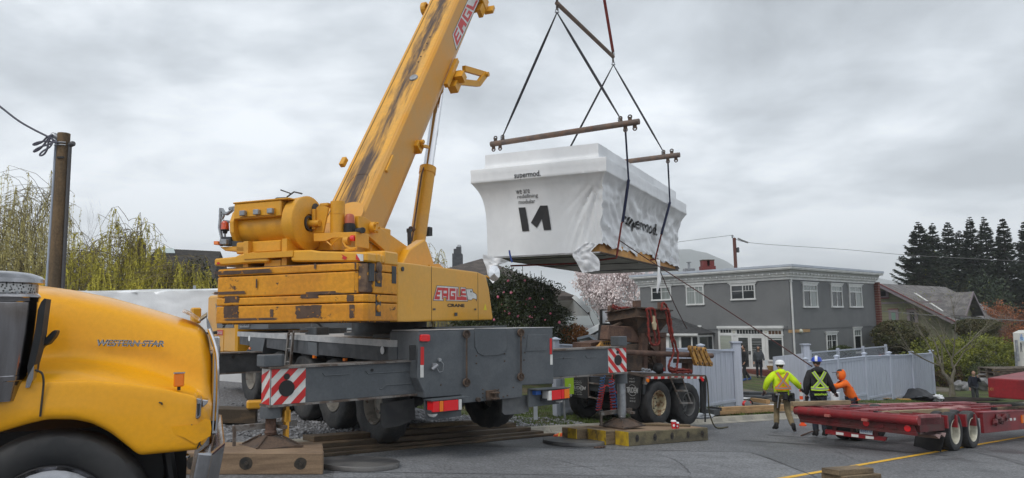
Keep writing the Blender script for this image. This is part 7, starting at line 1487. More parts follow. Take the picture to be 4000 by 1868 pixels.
wire([at(2882,932,74.9),at(2905,942,74.9),at(2922,948,74.9)],.09,wm,'short stack of insulators on the wire beside the distant pole',cat='insulator',name='insulator')
wire([at(3414,1213,52),at(3560,1226,50),at(3800,1243,46),at(4200,1262,40)],.03,wm,'black cable sagging from the house across the green house',group='overhead wires on the right');wire([at(3070,1275,43),at(3400,1265,52),at(3440,1268,54)],.02,wm,'thin cable along the grey house right wall',group='overhead wires on the right')
def leafmat(n,a,b,r=.55):return mat(n,a,b,sc=(1.6,1.6,1.6),lo=.35,hi=.65,rough=r,fine=.25,fsc=9,spec=.3)
bark=mat('bark',(.09,.07,.05),(.055,.045,.035),sc=(4,4,2),rough=.9,fine=.2);barkg=mat('mossy_bark',(.12,.11,.07),(.17,.15,.12),sc=(5,5,3),rough=.9,fine=.2)
def rv(r_,s=1.0):
 while True:
  v=Vector((r_.uniform(-1,1),r_.uniform(-1,1),r_.uniform(-1,1)))
  if.01<v.length<1:return v*s
def leaf(mb,p,d,n,l,w_):
 d=d.normalized();s_=d.cross(n);s_=s_.normalized()if s_.length>1e-3 else Vector((1,0,0))
 mb.v+=[tuple(p),tuple(p+d*l*.5+s_*w_*.5),tuple(p+d*l),tuple(p+d*l*.5-s_*w_*.5)];b=len(mb.v)-4;mb.f.append([b,b+1,b+2,b+3]);mb.m.append(0)
def grow(mb,r_,p,d,L_,rad,depth,tips,up=.1,spread=.6,nch=3,seg=4,wob=.18,shrink=.68,mids=None):
 pts=[p];rs=[rad];q=p.copy();dd=d.normalized()
 for i in range(seg):
  dd=(dd+rv(r_,wob)+Vector((0,0,up))).normalized();q=q+dd*(L_/seg);pts.append(q.copy());rs.append(rad*(1-.45*(i+1)/seg))
  if mids is not None and depth<=2:mids.append((q.copy(),dd.copy()))
 mb.tube(pts,rad,5 if depth>1 else 3,world=True,rs=rs)
 if depth==0:tips.append((q,dd));return
 for k in range(nch):
  i=r_.randint(max(1,seg//2),seg)if k else seg;nd=(dd+rv(r_,1).normalized()*spread).normalized();grow(mb,r_,pts[i],nd,L_*shrink*r_.uniform(.8,1.15),rs[i]*.62,depth-1,tips,up,spread,nch,seg,wob,shrink,mids)
HAZE=.00042
def plant(name,P,label,cat,wood,foli,mw,mf,group=None,fname='crown'):
 o=thing(name,P,label,cat,group)
 if wood and wood.v:wood.build('trunk',mw,o,fix=False,split=False)
 if foli and foli.v:foli.build(fname,mf,o,fix=False,split=False)
 return o
wbark=mat('willow_bark',(.17,.14,.06),(.11,.085,.045),sc=(4,4,4),rough=.9)
wil=leafmat('willow_catkin_leaves',(.47,.41,.045),(.30,.27,.04));wil2=leafmat('willow_leaves_pale',(.50,.44,.15),(.30,.26,.11))
def willow(u,vtop,vbase,Y,width,seed,label,nstr=170,m=None,hang=.55,dens=1.0):
 r_=random.Random(seed);top=at(u,vtop,Y);gz=H(top.x,Y);ht=top.z-gz;base=Vector((top.x+r_.uniform(-.3,.3),Y,gz));wd=MB();tips=[];mids=[]
 grow(wd,r_,base,Vector((.05,0,1)),ht*.36,.12,3,tips,.2,.5,3,4,.14,.72,mids)
 fo=MB();pts=tips+mids
 tp_=[(q,d)for q,d in pts]
 for i in range(int(nstr*.72)):
  q,d=r_.choice(tp_);a=r_.uniform(0,6.28);rad=width*.5*math.sqrt(r_.random());e=Vector((base.x+rad*math.cos(a),base.y+rad*.6*math.sin(a),0));k=1-(rad/(width*.5))**2;e.z=gz+ht*(.55+.45*k)*r_.uniform(.75,1.02)
  mid=(q+e)/2+Vector((0,0,.25*ht*r_.random()*.5));arc=catmull([tuple(q),tuple(mid),tuple(e)],6);wd.tube([Vector(p)for p in arc],.01,3,world=True,rs=[.014,.012,.010,.009,.008,.006])
  for s in range(r_.randint(2,4)):
   p=Vector(arc[r_.randint(3,5)]);ln=ht*hang*r_.uniform(.25,.8);sw=Vector((r_.uniform(-.25,.25),r_.uniform(-.2,.2),0));n_=8;st_=[p+sw*math.sin(j/n_*1.57)-Vector((0,0,ln*(j/n_)**1.25))for j in range(n_+1)];st_=[q_ for q_ in st_ if q_.z>gz+.2]
   if len(st_)<3:continue
   fo.tube(st_,.006,3,world=True)
   for j in range(int(ln*16*dens)):
    t=r_.random()*(len(st_)-1.01);i0=int(t);pp=st_[i0].lerp(st_[i0+1],t-i0);dd=(rv(r_,1)+Vector((0,0,-.9)));leaf(fo,pp,dd,rv(r_,1),r_.uniform(.07,.14),.034)
 return plant('willow_tree',base,label,'tree',wd,fo,wbark,m or wil,'willow trees at left')
willow(110,640,1120,31,7.0,1,'tallest willow with fresh yellow green shoots, left of the wooden pole',150,wil2,.5,.7)
willow(20,760,1120,28,5.0,12,'willow at the left picture edge',90,wil2,.5,.7)
willow(440,815,1120,30,5.6,2,'rounded willow right of the wooden pole, its shoots arching to the right',150,wil,.42,1.1)
willow(300,900,1120,27,4.0,5,'smaller willow just right of the wooden pole',100,wil,.42,1.0)
willow(620,935,1130,28,3.4,3,'low willow in front of the skylight of the dark roofed house',90,wil,.55,1.1)
willow(730,955,1130,28,3.6,4,'low willow in front of the dark roof, left of the counterweights',80,wil,.5,1.1)
willow(1705,960,1200,33,2.4,9,'thin willow behind the crane housing, left of the dark chimney',70,wil2,.5)
willow(1780,1020,1200,32,1.8,10,'small bright willow in front of the dark chimney',60,wil2,.4)
twig=mat('bare_twigs',(.13,.11,.11),(.09,.08,.08),sc=(3,3,3),rough=.9)
def bare(u,vtop,Y,seed,label,depth=5,sp=.5,m=None,cat='tree',name='bare_tree',wscale=1.0,rad=.12,fo_m=None,nleaf=0,group='bare trees',lean=(0,0),frac=.34,nch=3,up=.1,leafsz=.09):
 r_=random.Random(seed);top=at(u,vtop,Y);gz=H(top.x,Y);ht=top.z-gz;base=Vector((top.x-lean[0],Y,gz));wd=MB();tips=[];mids=[]
 grow(wd,r_,base,Vector((lean[0]*.3,0,1)),ht*frac,rad,depth,tips,up,sp*wscale,nch,3,.16,.70,mids);fo=None
 if nleaf:
  fo=MB()
  for i in range(nleaf):
   q,d=r_.choice(tips+mids);leaf(fo,q+rv(r_,.25),rv(r_,1),rv(r_,1),r_.uniform(.6,1.2)*leafsz,leafsz*.6)
 return plant(name,base,label,cat,wd,fo,m or twig,fo_m,group)
bare(430,790,36,21,'tall bare grey tree behind the wooden pole',6,.55);bare(250,760,38,22,'bare grey tree behind the tallest willow',6,.5);bare(-40,700,33,23,'bare grey tree cut by the left picture edge',6,.5)
ivy=leafmat('dark_hedge_leaves',(.035,.045,.015),(.06,.055,.025))
def bush(u0,u1,vtop,vbot,Y,depth,n,size,m,name,label,seed,cat='shrub',group=None,base_in=None,shape=1.0,wood=True,rough_=.25):
 """leafy mass: leaves thrown through an uneven ellipsoid volume"""
 r_=random.Random(seed);a,c=at(u0,(vtop+vbot)/2,Y),at(u1,(vtop+vbot)/2,Y);zt=at((u0+u1)/2,vtop,Y).z;zb0=at((u0+u1)/2,vbot,Y).z;cx=(a.x+c.x)/2;rx=abs(c.x-a.x)/2;gz=min(zb0,H(cx,Y));rz=zt-zb0;fo=MB();wd=MB()
 for k in range(7):
  a_=r_.uniform(0,6.28);q=Vector((cx+rx*.6*math.cos(a_),Y+depth*.6*math.sin(a_),zb0+rz*r_.uniform(.4,.8)));wd.tube([Vector((cx+rx*.1*math.cos(a_),Y,gz-.1)),(q+Vector((cx,Y,zb0)))/2+rv(r_,.15),q],.04,5,world=True,rs=[.05,.035,.015])
 for i in range(n):
  v=rv(r_,1);v=v.normalized()*(r_.uniform(.55,1.0)**.5);nn=noise.noise(v*2.3+Vector((seed,0,0)))
  if noise.noise(v*4.1+Vector((0,seed,0)))<-.33:continue
  k=1+rough_*nn*1.8;z_=v.z;hh=zb0+rz*.5*(1+z_*k)if shape==1.0 else zb0+rz*max(0,(z_*k+1)/2)**shape
  p=Vector((cx+rx*v.x*k,Y+depth*v.y*k,max(hh,gz)))
  leaf(fo,p,rv(r_,1)+v*.6,rv(r_,1)*.6+v,size*r_.uniform(.7,1.3),size*.55)
 return plant(name,Vector((cx,Y,gz)),label,cat,wd if wood else None,fo,bark,m,group,'foliage')
for i,(u0,u1,vt,n,lb)in enumerate(((-120,240,985,3600,'dark hedge at the left edge under the willows'),(180,420,1000,3600,'dark hedge behind the wooden pole'),(380,640,1010,3600,'dark hedge beside the round willow'),(600,860,1045,3600,'dark hedge under the dark roofed house'))):
 bush(u0,u1,vt,1330,33,1.6,n*2,.16,ivy,'hedge',lb,40+i,'hedge','dark hedges at left')
cam_l=leafmat('camellia_leaves',(.022,.035,.012),(.045,.058,.018),.35)
cam_o=bush(1775,2222,1078,1420,27.5,1.9,42000,.095,cam_l,'camellia','large dark camellia bush dotted with pink flowers, behind the crane',60,'shrub',None,rough_=.30)
r_=random.Random(8);b=MB();pk_=mat('camellia_pink',(.58,.10,.18),(.72,.24,.32),sc=(9,9,9),rough=.6)
for u,v in[(1960,1190),(1985,1199),(1973,1214),(1997,1144),(1968,1142),(2120,1168),(2068,1236),(2078,1241),(2022,1236),(2050,1096),(1985,1097),(1930,1250),(2060,1170),(2070,1166),(2090,1200),(2150,1225),(1905,1180),(2023,1182),(2130,1250),(1945,1160),(1880,1240),(2055,1192),(2185,1260),(1850,1190),(1915,1230),(1990,1225)]+[(r_.uniform(1830,2200),r_.uniform(1090,1290))for _ in range(3)]:
 q=at(u,v,25.75+r_.uniform(-.1,.2));s_=r_.uniform(.028,.055);b.blob(q,(s_,s_*.6,s_),1,.25,3,u%17,world=True)
b.build('blossoms',pk_,cam_o,split=False)
b=MB()
for k in range(9):
 q=at(2010+k*14+r_.uniform(-8,8),1090-r_.uniform(0,55),27);b.tube([q-Vector((r_.uniform(-.2,.2),0,1.1)),q-Vector((0,0,.5)),q],.012,3,world=True)
 for j in range(10):leaf(b,q-Vector((0,0,r_.uniform(0,.7)))+rv(r_,.08),rv(r_,1),rv(r_,1),.08,.05)
b.build('shoots',cam_l,cam_o,split=False)
bush(2180,2290,1270,1360,29,.8,2500,.10,leafmat('orange_brown_leaves',(.35,.13,.03),(.22,.10,.03)),'shrub','orange brown leaved shrub beside the camellia',61)
def magnolia():
 r_=random.Random(33);Y=57;top=at(2395,1072,Y);gz=-3.2;base=Vector((top.x,Y,gz));wd=MB();tips=[];mids=[]
 for k in range(3):grow(wd,r_,base,Vector((r_.uniform(-.5,.5),r_.uniform(-.3,.3),1)),3.1,.13,5,tips,.16,.5,3,3,.15,.74,mids)
 o=plant('magnolia_tree',base,'magnolia tree covered in pale pink blossom beside the grey house','tree',wd,None,mat('magnolia_bark',(.10,.075,.075),(.06,.05,.05)),None)
 fo=MB();n=0
 zt=top.z
 al=tips+mids
 for i in range(6000):
  q,d=r_.choice(al);p=q+rv(r_,.32);
  if p.z<-1.2:continue
  s_=r_.uniform(.07,.125);dd=(Vector((r_.uniform(-.5,.5),r_.uniform(-.5,.5),1))).normalized();side=dd.orthogonal().normalized()
  b0=len(fo.v)
  for a in range(4):
   t=a*1.571;c_=side*math.cos(t)+dd.cross(side)*math.sin(t);fo.v+=[tuple(p),tuple(p+c_*s_*.8+dd*s_*.7),tuple(p+dd*s_*2.0),tuple(p-c_*0+dd.cross(c_)*s_*.7+dd*s_)];bb=len(fo.v)-4;fo.f.append([bb,bb+1,bb+2,bb+3]);fo.m.append(0)
 fo.build('blossoms',mat('magnolia_blossom',(.95,.88,.86),(.80,.66,.66),sc=(5,5,5),lo=.4,hi=.7,rough=.6),o,fix=False,split=False)
magnolia()
needle=leafmat('fir_needles',(.022,.036,.022),(.035,.05,.022),.6);firbark=mat('fir_bark',(.06,.05,.042),rough=.9)
def fir(u,vtop,Y,seed,label,wid=3.4,vb=1330,sparse=1.0,lowfrac=.18):
 r_=random.Random(seed);top=at(u,vtop,Y);wid*=1.22;gz=gplane(top.x,Y)-1;ht=top.z-gz;wd=MB();fo=MB();base=Vector((top.x,Y,gz));wd.tube([base,base.lerp(top,.5)+rv(r_,.15),top],.25,7,world=True,rs=[.32,.2,.03])
 n=int(ht*4.6);z0=lowfrac
 for i in range(n):
  t=z0+(1-z0)*(i+r_.random())/n;c=base.lerp(top,t);L_=wid*((1-t)**.85)*r_.uniform(.5,1.15)+.12
  for k in range(r_.randint(4,6)):
   a=r_.uniform(0,6.28);d=Vector((math.cos(a),math.sin(a),0));el=.35*(t-.45)-.08+r_.uniform(-.2,.2);pts=[c]
   for j in range(1,6):q=j/5;pts.append(c+d*L_*q+Vector((0,0,L_*(el*q-.28*q*(1-q)*1.2+.16*q*q*q))))
   wd.tube(pts,.02,3,world=True,rs=[.035,.03,.024,.018,.012,.006])
   m=int(L_*15*sparse)+4;s_=Vector((-d.y,d.x,0))
   for j in range(m):
    q=.12+.88*(j+r_.random())/m;x=q*5;i0=min(int(x),4);pp=pts[i0].lerp(pts[i0+1],x-i0);w_=L_*.26*(1.05-q)+.34*min(1,(1-t)*5+.2)
    for sg in(-1,1):
     dd=d*.75+s_*sg*r_.uniform(.5,1.1)+Vector((0,0,r_.uniform(-.45,.22)));leaf(fo,pp,dd,Vector((0,0,1))+rv(r_,.9),w_*r_.uniform(.5,1.3)+.12,.10+.12*r_.random())
 return plant('fir_tree',base,label,'tree',wd,fo,firbark,needle,'tall dark firs at right')
for i,(u,vt,w_,lb)in enumerate(((3585,868,5.4,'leftmost tall dark fir, spreading widely over the green house'),(3640,874,3.8,'tall fir second from the left behind the green house'),(3700,868,3.8,'tall fir third from the left, above the cross gable'),(3787,850,3.0,'slender fir with a thin top, left of the tallest pair'),(3842,848,3.3,'tallest fir, full crowned, fifth from the left'),(3915,854,3.3,'tall fir sixth from the left'),(4000,866,3.6,'tall fir at the right picture edge'),(3745,900,3.2,'shorter fir standing between the taller firs'))):
 fir(u,vt,88+((i*7)%5)*3,70+i,lb,w_)
bush(3820,3900,1075,1330,80,3.5,3500,.35,needle,'evergreen_tree','dark rounded evergreen between the fir trunks',88,'tree')
dome=leafmat('clipped_hedge_leaves',(.055,.065,.018),(.085,.07,.03));bright=leafmat('yellow_green_leaves',(.20,.21,.02),(.11,.13,.02));dk=leafmat('deep_green_leaves',(.035,.05,.015),(.055,.07,.02))
bush(3425,3600,1252,1420,48,2.3,16000,.13,dome,'clipped_shrub','large dome clipped shrub in front of the green house, brown on its right side',90,'shrub','dome clipped shrubs',shape=.62,rough_=.10)
bush(3752,3882,1245,1340,52,1.8,9000,.13,dome,'clipped_shrub','smaller dome clipped shrub below the cross gable',91,'shrub','dome clipped shrubs',shape=.7,rough_=.12)
bush(3555,3760,1330,1500,44,1.6,8000,.13,bright,'shrub','yellow green shrub behind the bare tree, left half of the row',92,'shrub','yellow green shrubs',rough_=.35)
bush(3700,3990,1315,1480,46,1.8,13000,.13,bright,'shrub','yellow green shrub behind the bald man, right half of the row',93,'shrub','yellow green shrubs',rough_=.35)
bush(3600,3760,1420,1530,43.5,1.0,5000,.11,leafmat('russet_leaves',(.10,.055,.03),(.06,.05,.02)),'shrub','low russet shrub at the end of the pale fence',94)
bush(3740,3960,1420,1540,43.8,1.2,7000,.11,dk,'shrub','low dark shrub behind the bald man',95)
bush(3248,3335,1352,1400,41,.7,3500,.09,dk,'shrub','small green shrub under the grey house side window',96)
bare(3935,1125,62,97,'russet budding tree right of the green house',5,.6,mat('russet_twigs',(.16,.07,.035),(.11,.05,.03)),'tree','budding_tree',1.2,.12,leafmat('russet_buds',(.36,.12,.04),(.24,.09,.04)),9000,None,(0,0),.33,4,.08,.14)
bare(3870,1180,60,98,'reddish bare tree beside the cross gable',5,.65,mat('reddish_twigs',(.15,.09,.08),(.10,.07,.06)),'tree','bare_tree',1.2,.10,leafmat('reddish_buds',(.22,.10,.07),(.15,.08,.05)),2500,None)
def forked():
 r_=random.Random(12);b=MB();tips=[];P=[at(3722,1545,37.5)];Yt=37.5
 z7=lambda x,y:(3600+x/3.88,1250+y/3.88)
 S_=lambda pts:[at(*z7(*p),Yt)for p in pts]
 b.tube(S_([(465,1160),(460,1060),(455,980),(420,915)]),.1,8,world=True,rs=[.17,.135,.12,.11])
 b.tube(S_([(440,950),(380,860),(330,810),(310,740),(280,690)]),.1,7,world=True,rs=[.11,.095,.08,.06,.05]);b.tube(S_([(450,960),(470,860),(495,770),(490,720)]),.1,7,world=True,rs=[.10,.085,.07,.06]);b.tube(S_([(485,740),(460,660),(455,590),(470,560)]),.1,7,world=True,rs=[.06,.055,.05,.045])
 for p,d,L_,rd in(((280,690),(-.5,0,1),1.5,.045),((300,720),(.1,.3,1),1.5,.045),((470,560),(.9,0,.7),1.9,.04),((455,590),(-.4,0,1),1.7,.04),((470,570),(.1,-.2,1),1.9,.04),((490,720),(.8,.2,.8),1.5,.035),((290,700),(-1,0,.4),1.5,.04),((330,810),(-.2,-.3,1),1.5,.035)):
  grow(b,r_,S_([p])[0],Vector(d),L_,rd,4,tips,.06,.55,3,3,.16,.74)
 o=plant('street_tree',S_([(465,1160)])[0]-Vector((0,0,.4)),'bare forked tree on the verge past the end of the pale fence','tree',b,None,barkg,None)
 b=MB()
 for q,d in tips:
  if r_.random()<.35:leaf(b,q+rv(r_,.1),rv(r_,1),rv(r_,1),.07,.04)
 b.build('buds',bright,o,fix=False,split=False)
forked()
rockm=mat('garden_rock',(.16,.16,.165),(.26,.26,.26),sc=(2,2,2),rough=.9,fine=.15)
for i,(u,v,s_,lb)in enumerate(((3845,1495,.62,'large grey rock right of the bald man'),(3855,1530,.40,'pale rock at the foot of the large rock'),(3742,1508,.32,'small rock near the street tree'),(3768,1515,.36,'dark rock left of the bald man'))):
 q=at(u,v,41.5);b=MB();b.blob(q,(s_*1.0,s_*.8,s_*.8),3,.22,1.4,i,world=True);tag(b.build('rock',rockm,None,org=q,smooth=40),lb,'rock','garden rocks at right')
def ribbon(name,px0,px1,Y0,m,kind='structure'):
 a=catmull([tuple(at(u,v,Y))for u,v,Y in px0],20);c=catmull([tuple(at(u,v,Y))for u,v,Y in px1],20);b=MB();b.grid([a,c],world=True);return tag(b.build(name,m,fix=False),kind=kind)
b=MB();rows=[]
for j in range(14):
 rows.append([])
 for i in range(20):
  u=3600+i*30;v=1500+j*5.5;Y=44-j*.55;q=at(u,v,Y);rows[-1].append(tuple(q))
b.grid(rows,world=True);tag(b.build('garden_lawn',M['grass'],fix=False,smooth=80),kind='structure')
ribbon('garden_path',[(3640,1508,43.0),(3720,1518,42.2),(3860,1530,41.3),(4040,1548,40)],[(3640,1528,41.0),(3700,1532,40.8),(3850,1545,39.7),(4040,1562,38.6)],0,M['yard'])
b=MB();q=at(3620,1560,37.6);b.blob(Vector((q.x+1.0,q.y,q.z-.05)),(2.6,.6,.14),3,.15,2,3,world=True);tag(b.build('bark_mulch',mat('dark_mulch',(.022,.016,.012),rough=.95,fine=.3),None,smooth=60),'dark strip of bark mulch on the verge','mulch',kind='stuff')
def mountain(name,u0,u1,Y,prof,m,dep=500):
 b=MB();rows=[];n=70
 for j in range(12):
  row=[]
  for i in range(n+1):
   u=u0+(u1-u0)*i/n;v=float(np.interp(u,[p[0]for p in prof],[p[1]for p in prof]));q=at(u,v,Y);f_=1-(abs(j-5)/6)**1.3;x=q.x;z=-20+(q.z+20)*f_+(Y*.004)*noise.noise(Vector((u*.02,j*.6,2)))*f_*(1 if j!=5 else.5);row.append((x,Y+(j-5)*dep/6,z))
  rows.append(row)
 b.grid(rows,world=True);return tag(b.build(name,m,fix=False,smooth=70),kind='structure')
forest=mat('far_forest',(.045,.06,.05),(.07,.085,.07),sc=(.01,.01,.01),rough=.9)
mountain('mountain',2250,3060,2400,[(2200,1215),(2300,1140),(2400,1060),(2480,1010),(2560,985),(2640,974),(2700,974),(2760,988),(2830,1018),(2890,1050),(2960,1090),(3060,1170)],forest)
mountain('mountain',3180,3700,3000,[(3180,1200),(3290,1110),(3320,1068),(3370,1075),(3420,1085),(3500,1100),(3700,1190)],forest)
mountain('far_hills',1300,4400,1500,[(1300,1235),(1800,1225),(2100,1190),(2300,1175),(2500,1185),(2800,1205),(3400,1200),(4400,1190)],forest,300)
b=MB();b.box(-3400,3400,-380,3700,-36,262);hz_=b.build('haze',None if False else mat('haze_volume',(1,1,1)))
hm=hz_.data.materials[0];t_=hm.node_tree;t_.nodes.clear();o_=t_.nodes.new('ShaderNodeOutputMaterial');v_=t_.nodes.new('ShaderNodeVolumePrincipled');v_.inputs['Color'].default_value=(.94,.97,1,1);v_.inputs['Density'].default_value=HAZE;v_.inputs['Anisotropy'].default_value=.2;t_.links.new(v_.outputs[0],o_.inputs['Volume']);tag(hz_,kind='stuff')
def skin_mesh(verts,edges,radii,sub=1):
 me=bpy.data.meshes.new('tmp');me.from_pydata([tuple(v)for v in verts],edges,[]);ob=bpy.data.objects.new('tmp',me);COL.objects.link(ob)
 ob.modifiers.new('skin','SKIN').use_smooth_shade=True
 sl=me.skin_vertices[0].data
 for i,r in enumerate(radii):sl[i].radius=r if isinstance(r,tuple)else(r,r)
 sl[0].use_root=True
 if sub:m_=ob.modifiers.new('sub','SUBSURF');m_.levels=sub;m_.render_levels=sub
 dg=bpy.context.evaluated_depsgraph_get();ev_=bpy.data.meshes.new_from_object(ob.evaluated_get(dg));vs=[tuple(v.co)for v in ev_.vertices];fs=[list(p.vertices)for p in ev_.polygons]
 bpy.data.objects.remove(ob);bpy.data.meshes.remove(me);bpy.data.meshes.remove(ev_);return vs,fs
skinm=mat('skin',(.50,.30,.21),(.44,.25,.17),sc=(9,9,9),rough=.55);hairdk=mat('dark_hair',(.025,.02,.016),rough=.7)
cl=lambda n,c,c2=None,r=.85:mat(n,c,c2 or tuple(x*.72 for x in c),sc=(7,7,7),rough=r,bump=.25,bsc=9)
DEF=dict(pelvis=(0,0,.95),waist=(0,0,1.08),chest=(0,0,1.30),neckb=(0,0,1.46),neck=(0,.015,1.54),head=(0,.03,1.66),shl=(-.175,0,1.42),ell=(-.25,-.02,1.16),wrl=(-.27,.06,.91),shr=(.175,0,1.42),elr=(.25,-.02,1.16),wrr=(.27,.06,.91),hil=(-.09,0,.92),knl=(-.10,.03,.50),anl=(-.10,-.01,.09),tol=(-.11,.17,.035),hir=(.09,0,.92),knr=(.10,.03,.50),anr=(.10,-.01,.09),tor=(.11,.17,.035))
def person(P,yaw,h,pose,label,top,legs,boots,hands=None,head_yaw=0,helmet=None,hood=None,hair=None,loose=1.0,vest=None,coat=0.0,group=None,beard=False):
 J={k:Vector(v)for k,v in DEF.items()}
 for k,v in pose.items():J[k]=Vector(v)
 s=h/1.8;F=Fr(P,yaw-90);root=thing('person',P,label,'person',group)
 def W(v):v=Vector(v);return F.W(v.x*s,v.y*s,v.z*s)
 names=['pelvis','waist','chest','neckb','neck','shl','ell','wrl','shr','elr','wrr','hil','knl','anl','tol','hir','knr','anr','tor']
 E_=[('pelvis','waist'),('waist','chest'),('chest','neckb'),('neckb','neck'),('chest','shl'),('shl','ell'),('ell','wrl'),('chest','shr'),('shr','elr'),('elr','wrr'),('pelvis','hil'),('hil','knl'),('knl','anl'),('anl','tol'),('pelvis','hir'),('hir','knr'),('knr','anr'),('anr','tor')]
 R_=dict(pelvis=(.13,.10),waist=(.13,.10),chest=(.15,.105),neckb=(.07,.07),neck=.05,shl=.055,ell=.042,wrl=.028,shr=.055,elr=.042,wrr=.028,hil=.085,knl=.055,anl=.04,tol=.03,hir=.085,knr=.055,anr=.04,tor=.03)
 vs=[J[n]for n in names];ed=[(names.index(a),names.index(c))for a,c in E_];rd=[R_[n]for n in names]
 for sd in 'lr':
  w_=J['wr'+sd];d=(w_-J['el'+sd]).normalized();sx=-1 if sd=='l' else 1;side=d.cross(Vector((0,1,0)));side=side.normalized()if side.length>.2 else Vector((1,0,0));nrm=side.cross(d)
  pm_=w_+d*.075;vs.append(pm_);rd.append((.032,.018));pi=len(vs)-1;ed.append((names.index('wr'+sd),pi))
  for fi,(off,ln)in enumerate(((-.027,.062),(-.009,.074),(.009,.070),(.027,.056))):
   b0=pm_+side*off+d*.02;m1=b0+d*ln*.5+nrm*.012;m2=b0+d*ln*.85+nrm*.04;i=len(vs);vs+=[b0,m1,m2];rd+=[.009,.0085,.007];ed+=[(pi,i),(i,i+1),(i+1,i+2)]
  t0_=w_+d*.03+side*sx*-.03;t1_=t0_+d*.035+side*sx*-.025+nrm*.01;t2_=t1_+d*.03+nrm*.012;i=len(vs);vs+=[t0_,t1_,t2_];rd+=[.012,.010,.008];ed+=[(pi,i),(i,i+1),(i+1,i+2)]
 v_,f_=skin_mesh(vs,ed,rd,1);b=MB();b.add([tuple(W(v))for v in v_],f_,True)
 hc=J['head'];hy=math.radians(head_yaw);bm=bmesh.new();bmesh.ops.create_icosphere(bm,subdivisions=3,radius=1);hv=[]
 for q in bm.verts:
  x,y,z=q.co;X=x*.078;Y=y*.098;Z=z*.122
  if z<0:X*=1-.28*z*z;Y*=1-.10*z*z
  if y>.55 and abs(x)<.5:
   Y+=.022*math.exp(-(x/.14)**2-((z+.10)/.16)**2)
   Y-=.008*(math.exp(-((abs(x)-.33)/.13)**2-((z-.06)/.10)**2))
   Y+=.005*math.exp(-(x/.25)**2-((z+.45)/.08)**2)+.008*math.exp(-(x/.2)**2-((z+.78)/.15)**2)
  if abs(x)>.93 and-.25<z<.2:X+=.016*(1 if x>0 else-1)
  c_,s_=math.cos(hy),math.sin(hy);hv.append(tuple(W(hc+Vector((X*c_-Y*s_,X*s_+Y*c_,Z)))))
 b.add(hv,[[x.index for x in f.verts]for f in bm.faces],True);bm.free();b.build('body',skinm,root,smooth=80,split=False)
 HW=lambda x,y,z:W(hc+Vector((x*math.cos(hy)-y*math.sin(hy),x*math.sin(hy)+y*math.cos(hy),z)))
 b=MB()
 for sx in(-1,1):b.blob(HW(sx*.028,.090,.012),(.012*s,.010*s,.008*s),1,0,world=True)
 b.build('eyes',M['black'],root,split=False)
 L_=loose;nm=['waist','pelvis','chest','neckb','shl','ell','wrl','shr','elr','wrr'];rr=[(.155*L_,.125*L_),(.165*L_,.13*L_),(.185*L_,.13*L_),(.095,.09),.082*L_,.066*L_,.048*L_,.082*L_,.066*L_,.048*L_];vs=[J[n]for n in nm];vs[1]=J['pelvis']+Vector((0,0,-.02-coat));ed=[(0,1),(0,2),(2,3),(2,4),(4,5),(5,6),(2,7),(7,8),(8,9)]
 v_,f_=skin_mesh(vs,ed,rr,2);jk=MB();r_=random.Random(int(P[0]*77));v2=[]
 for v in v_:v=Vector(v);n_=noise.noise(v*9+Vector((r_.random()*0+P[0],0,0)));v2 .append(tuple(W(v+Vector((0,(.010 if v.y>0 else-.010)*n_,.0)))))
 jk.add(v2,f_,True);jacket=jk.build('jacket',top,root,smooth=80,split=False)
 nm=['pelvis','hil','knl','anl','hir','knr','anr'];vs=[J[n]for n in nm];vs[0]=J['pelvis']+Vector((0,0,.04));vs[3]=J['anl']+Vector((0,0,.02));vs[6]=J['anr']+Vector((0,0,.02));v_,f_=skin_mesh(vs,[(0,1),(1,2),(2,3),(0,4),(4,5),(5,6)],[(.14,.115),.10,.077,.068,.10,.077,.068],2);b=MB();b.add([tuple(W(Vector(v)+Vector((0,.008*noise.noise(Vector(v)*11),0))))for v in v_],f_,True);b.build('trousers',legs,root,smooth=80,split=False)
 for sd in 'lr':
  a,t=J['an'+sd],J['to'+sd];v_,f_=skin_mesh([a+Vector((0,-.02,.12)),a,a+(t-a)*.55+Vector((0,0,.012)),t,a+Vector((0,-.055,-.045))],[(0,1),(1,2),(2,3),(1,4)],[.056,.056,(.048,.042),(.045,.032),.04],1);b=MB();b.add([tuple(W(v))for v in v_],f_,True);b.build('boot',boots,root,smooth=70,split=False)
  if hands is not None:
   w_=J['wr'+sd];d=(w_-J['el'+sd]).normalized();v_,f_=skin_mesh([w_,w_+d*.06,w_+d*.11,w_+d*.16],[(0,1),(1,2),(2,3)],[.036,(.046,.03),(.044,.028),(.034,.022)],1);b=MB();b.add([tuple(W(v))for v in v_],f_,True);b.build('glove',hands,root,smooth=70,split=False)
 hh=lambda x,y,z:HW(x,y,z);upv=(HW(0,0,.1)-HW(0,0,0)).normalized()
 if helmet:
  b=MB();b.lathe(hh(0,0,.035),tuple(upv),[(-.01,.118*s),(0,.128*s),(.006,.116*s),(.04,.112*s),(.08,.095*s),(.105,.06*s),(.115,.001)],24,world=True);bb=MB();hm_=b.build('helmet',helmet[0],root,smooth=60)
  b=MB();b.add([tuple(hh(x,y,z))for x,y,z in((-.08,.09,.04),(.08,.09,.04),(.06,.165,.025),(-.06,.165,.025))]+[tuple(hh(x,y,z-.006))for x,y,z in((-.08,.09,.04),(.08,.09,.04),(.06,.165,.025),(-.06,.165,.025))],[(0,1,2,3),(7,6,5,4),(2,6,7,3),(0,3,7,4),(1,5,6,2)],True);b.build('brim',helmet[0],hm_)
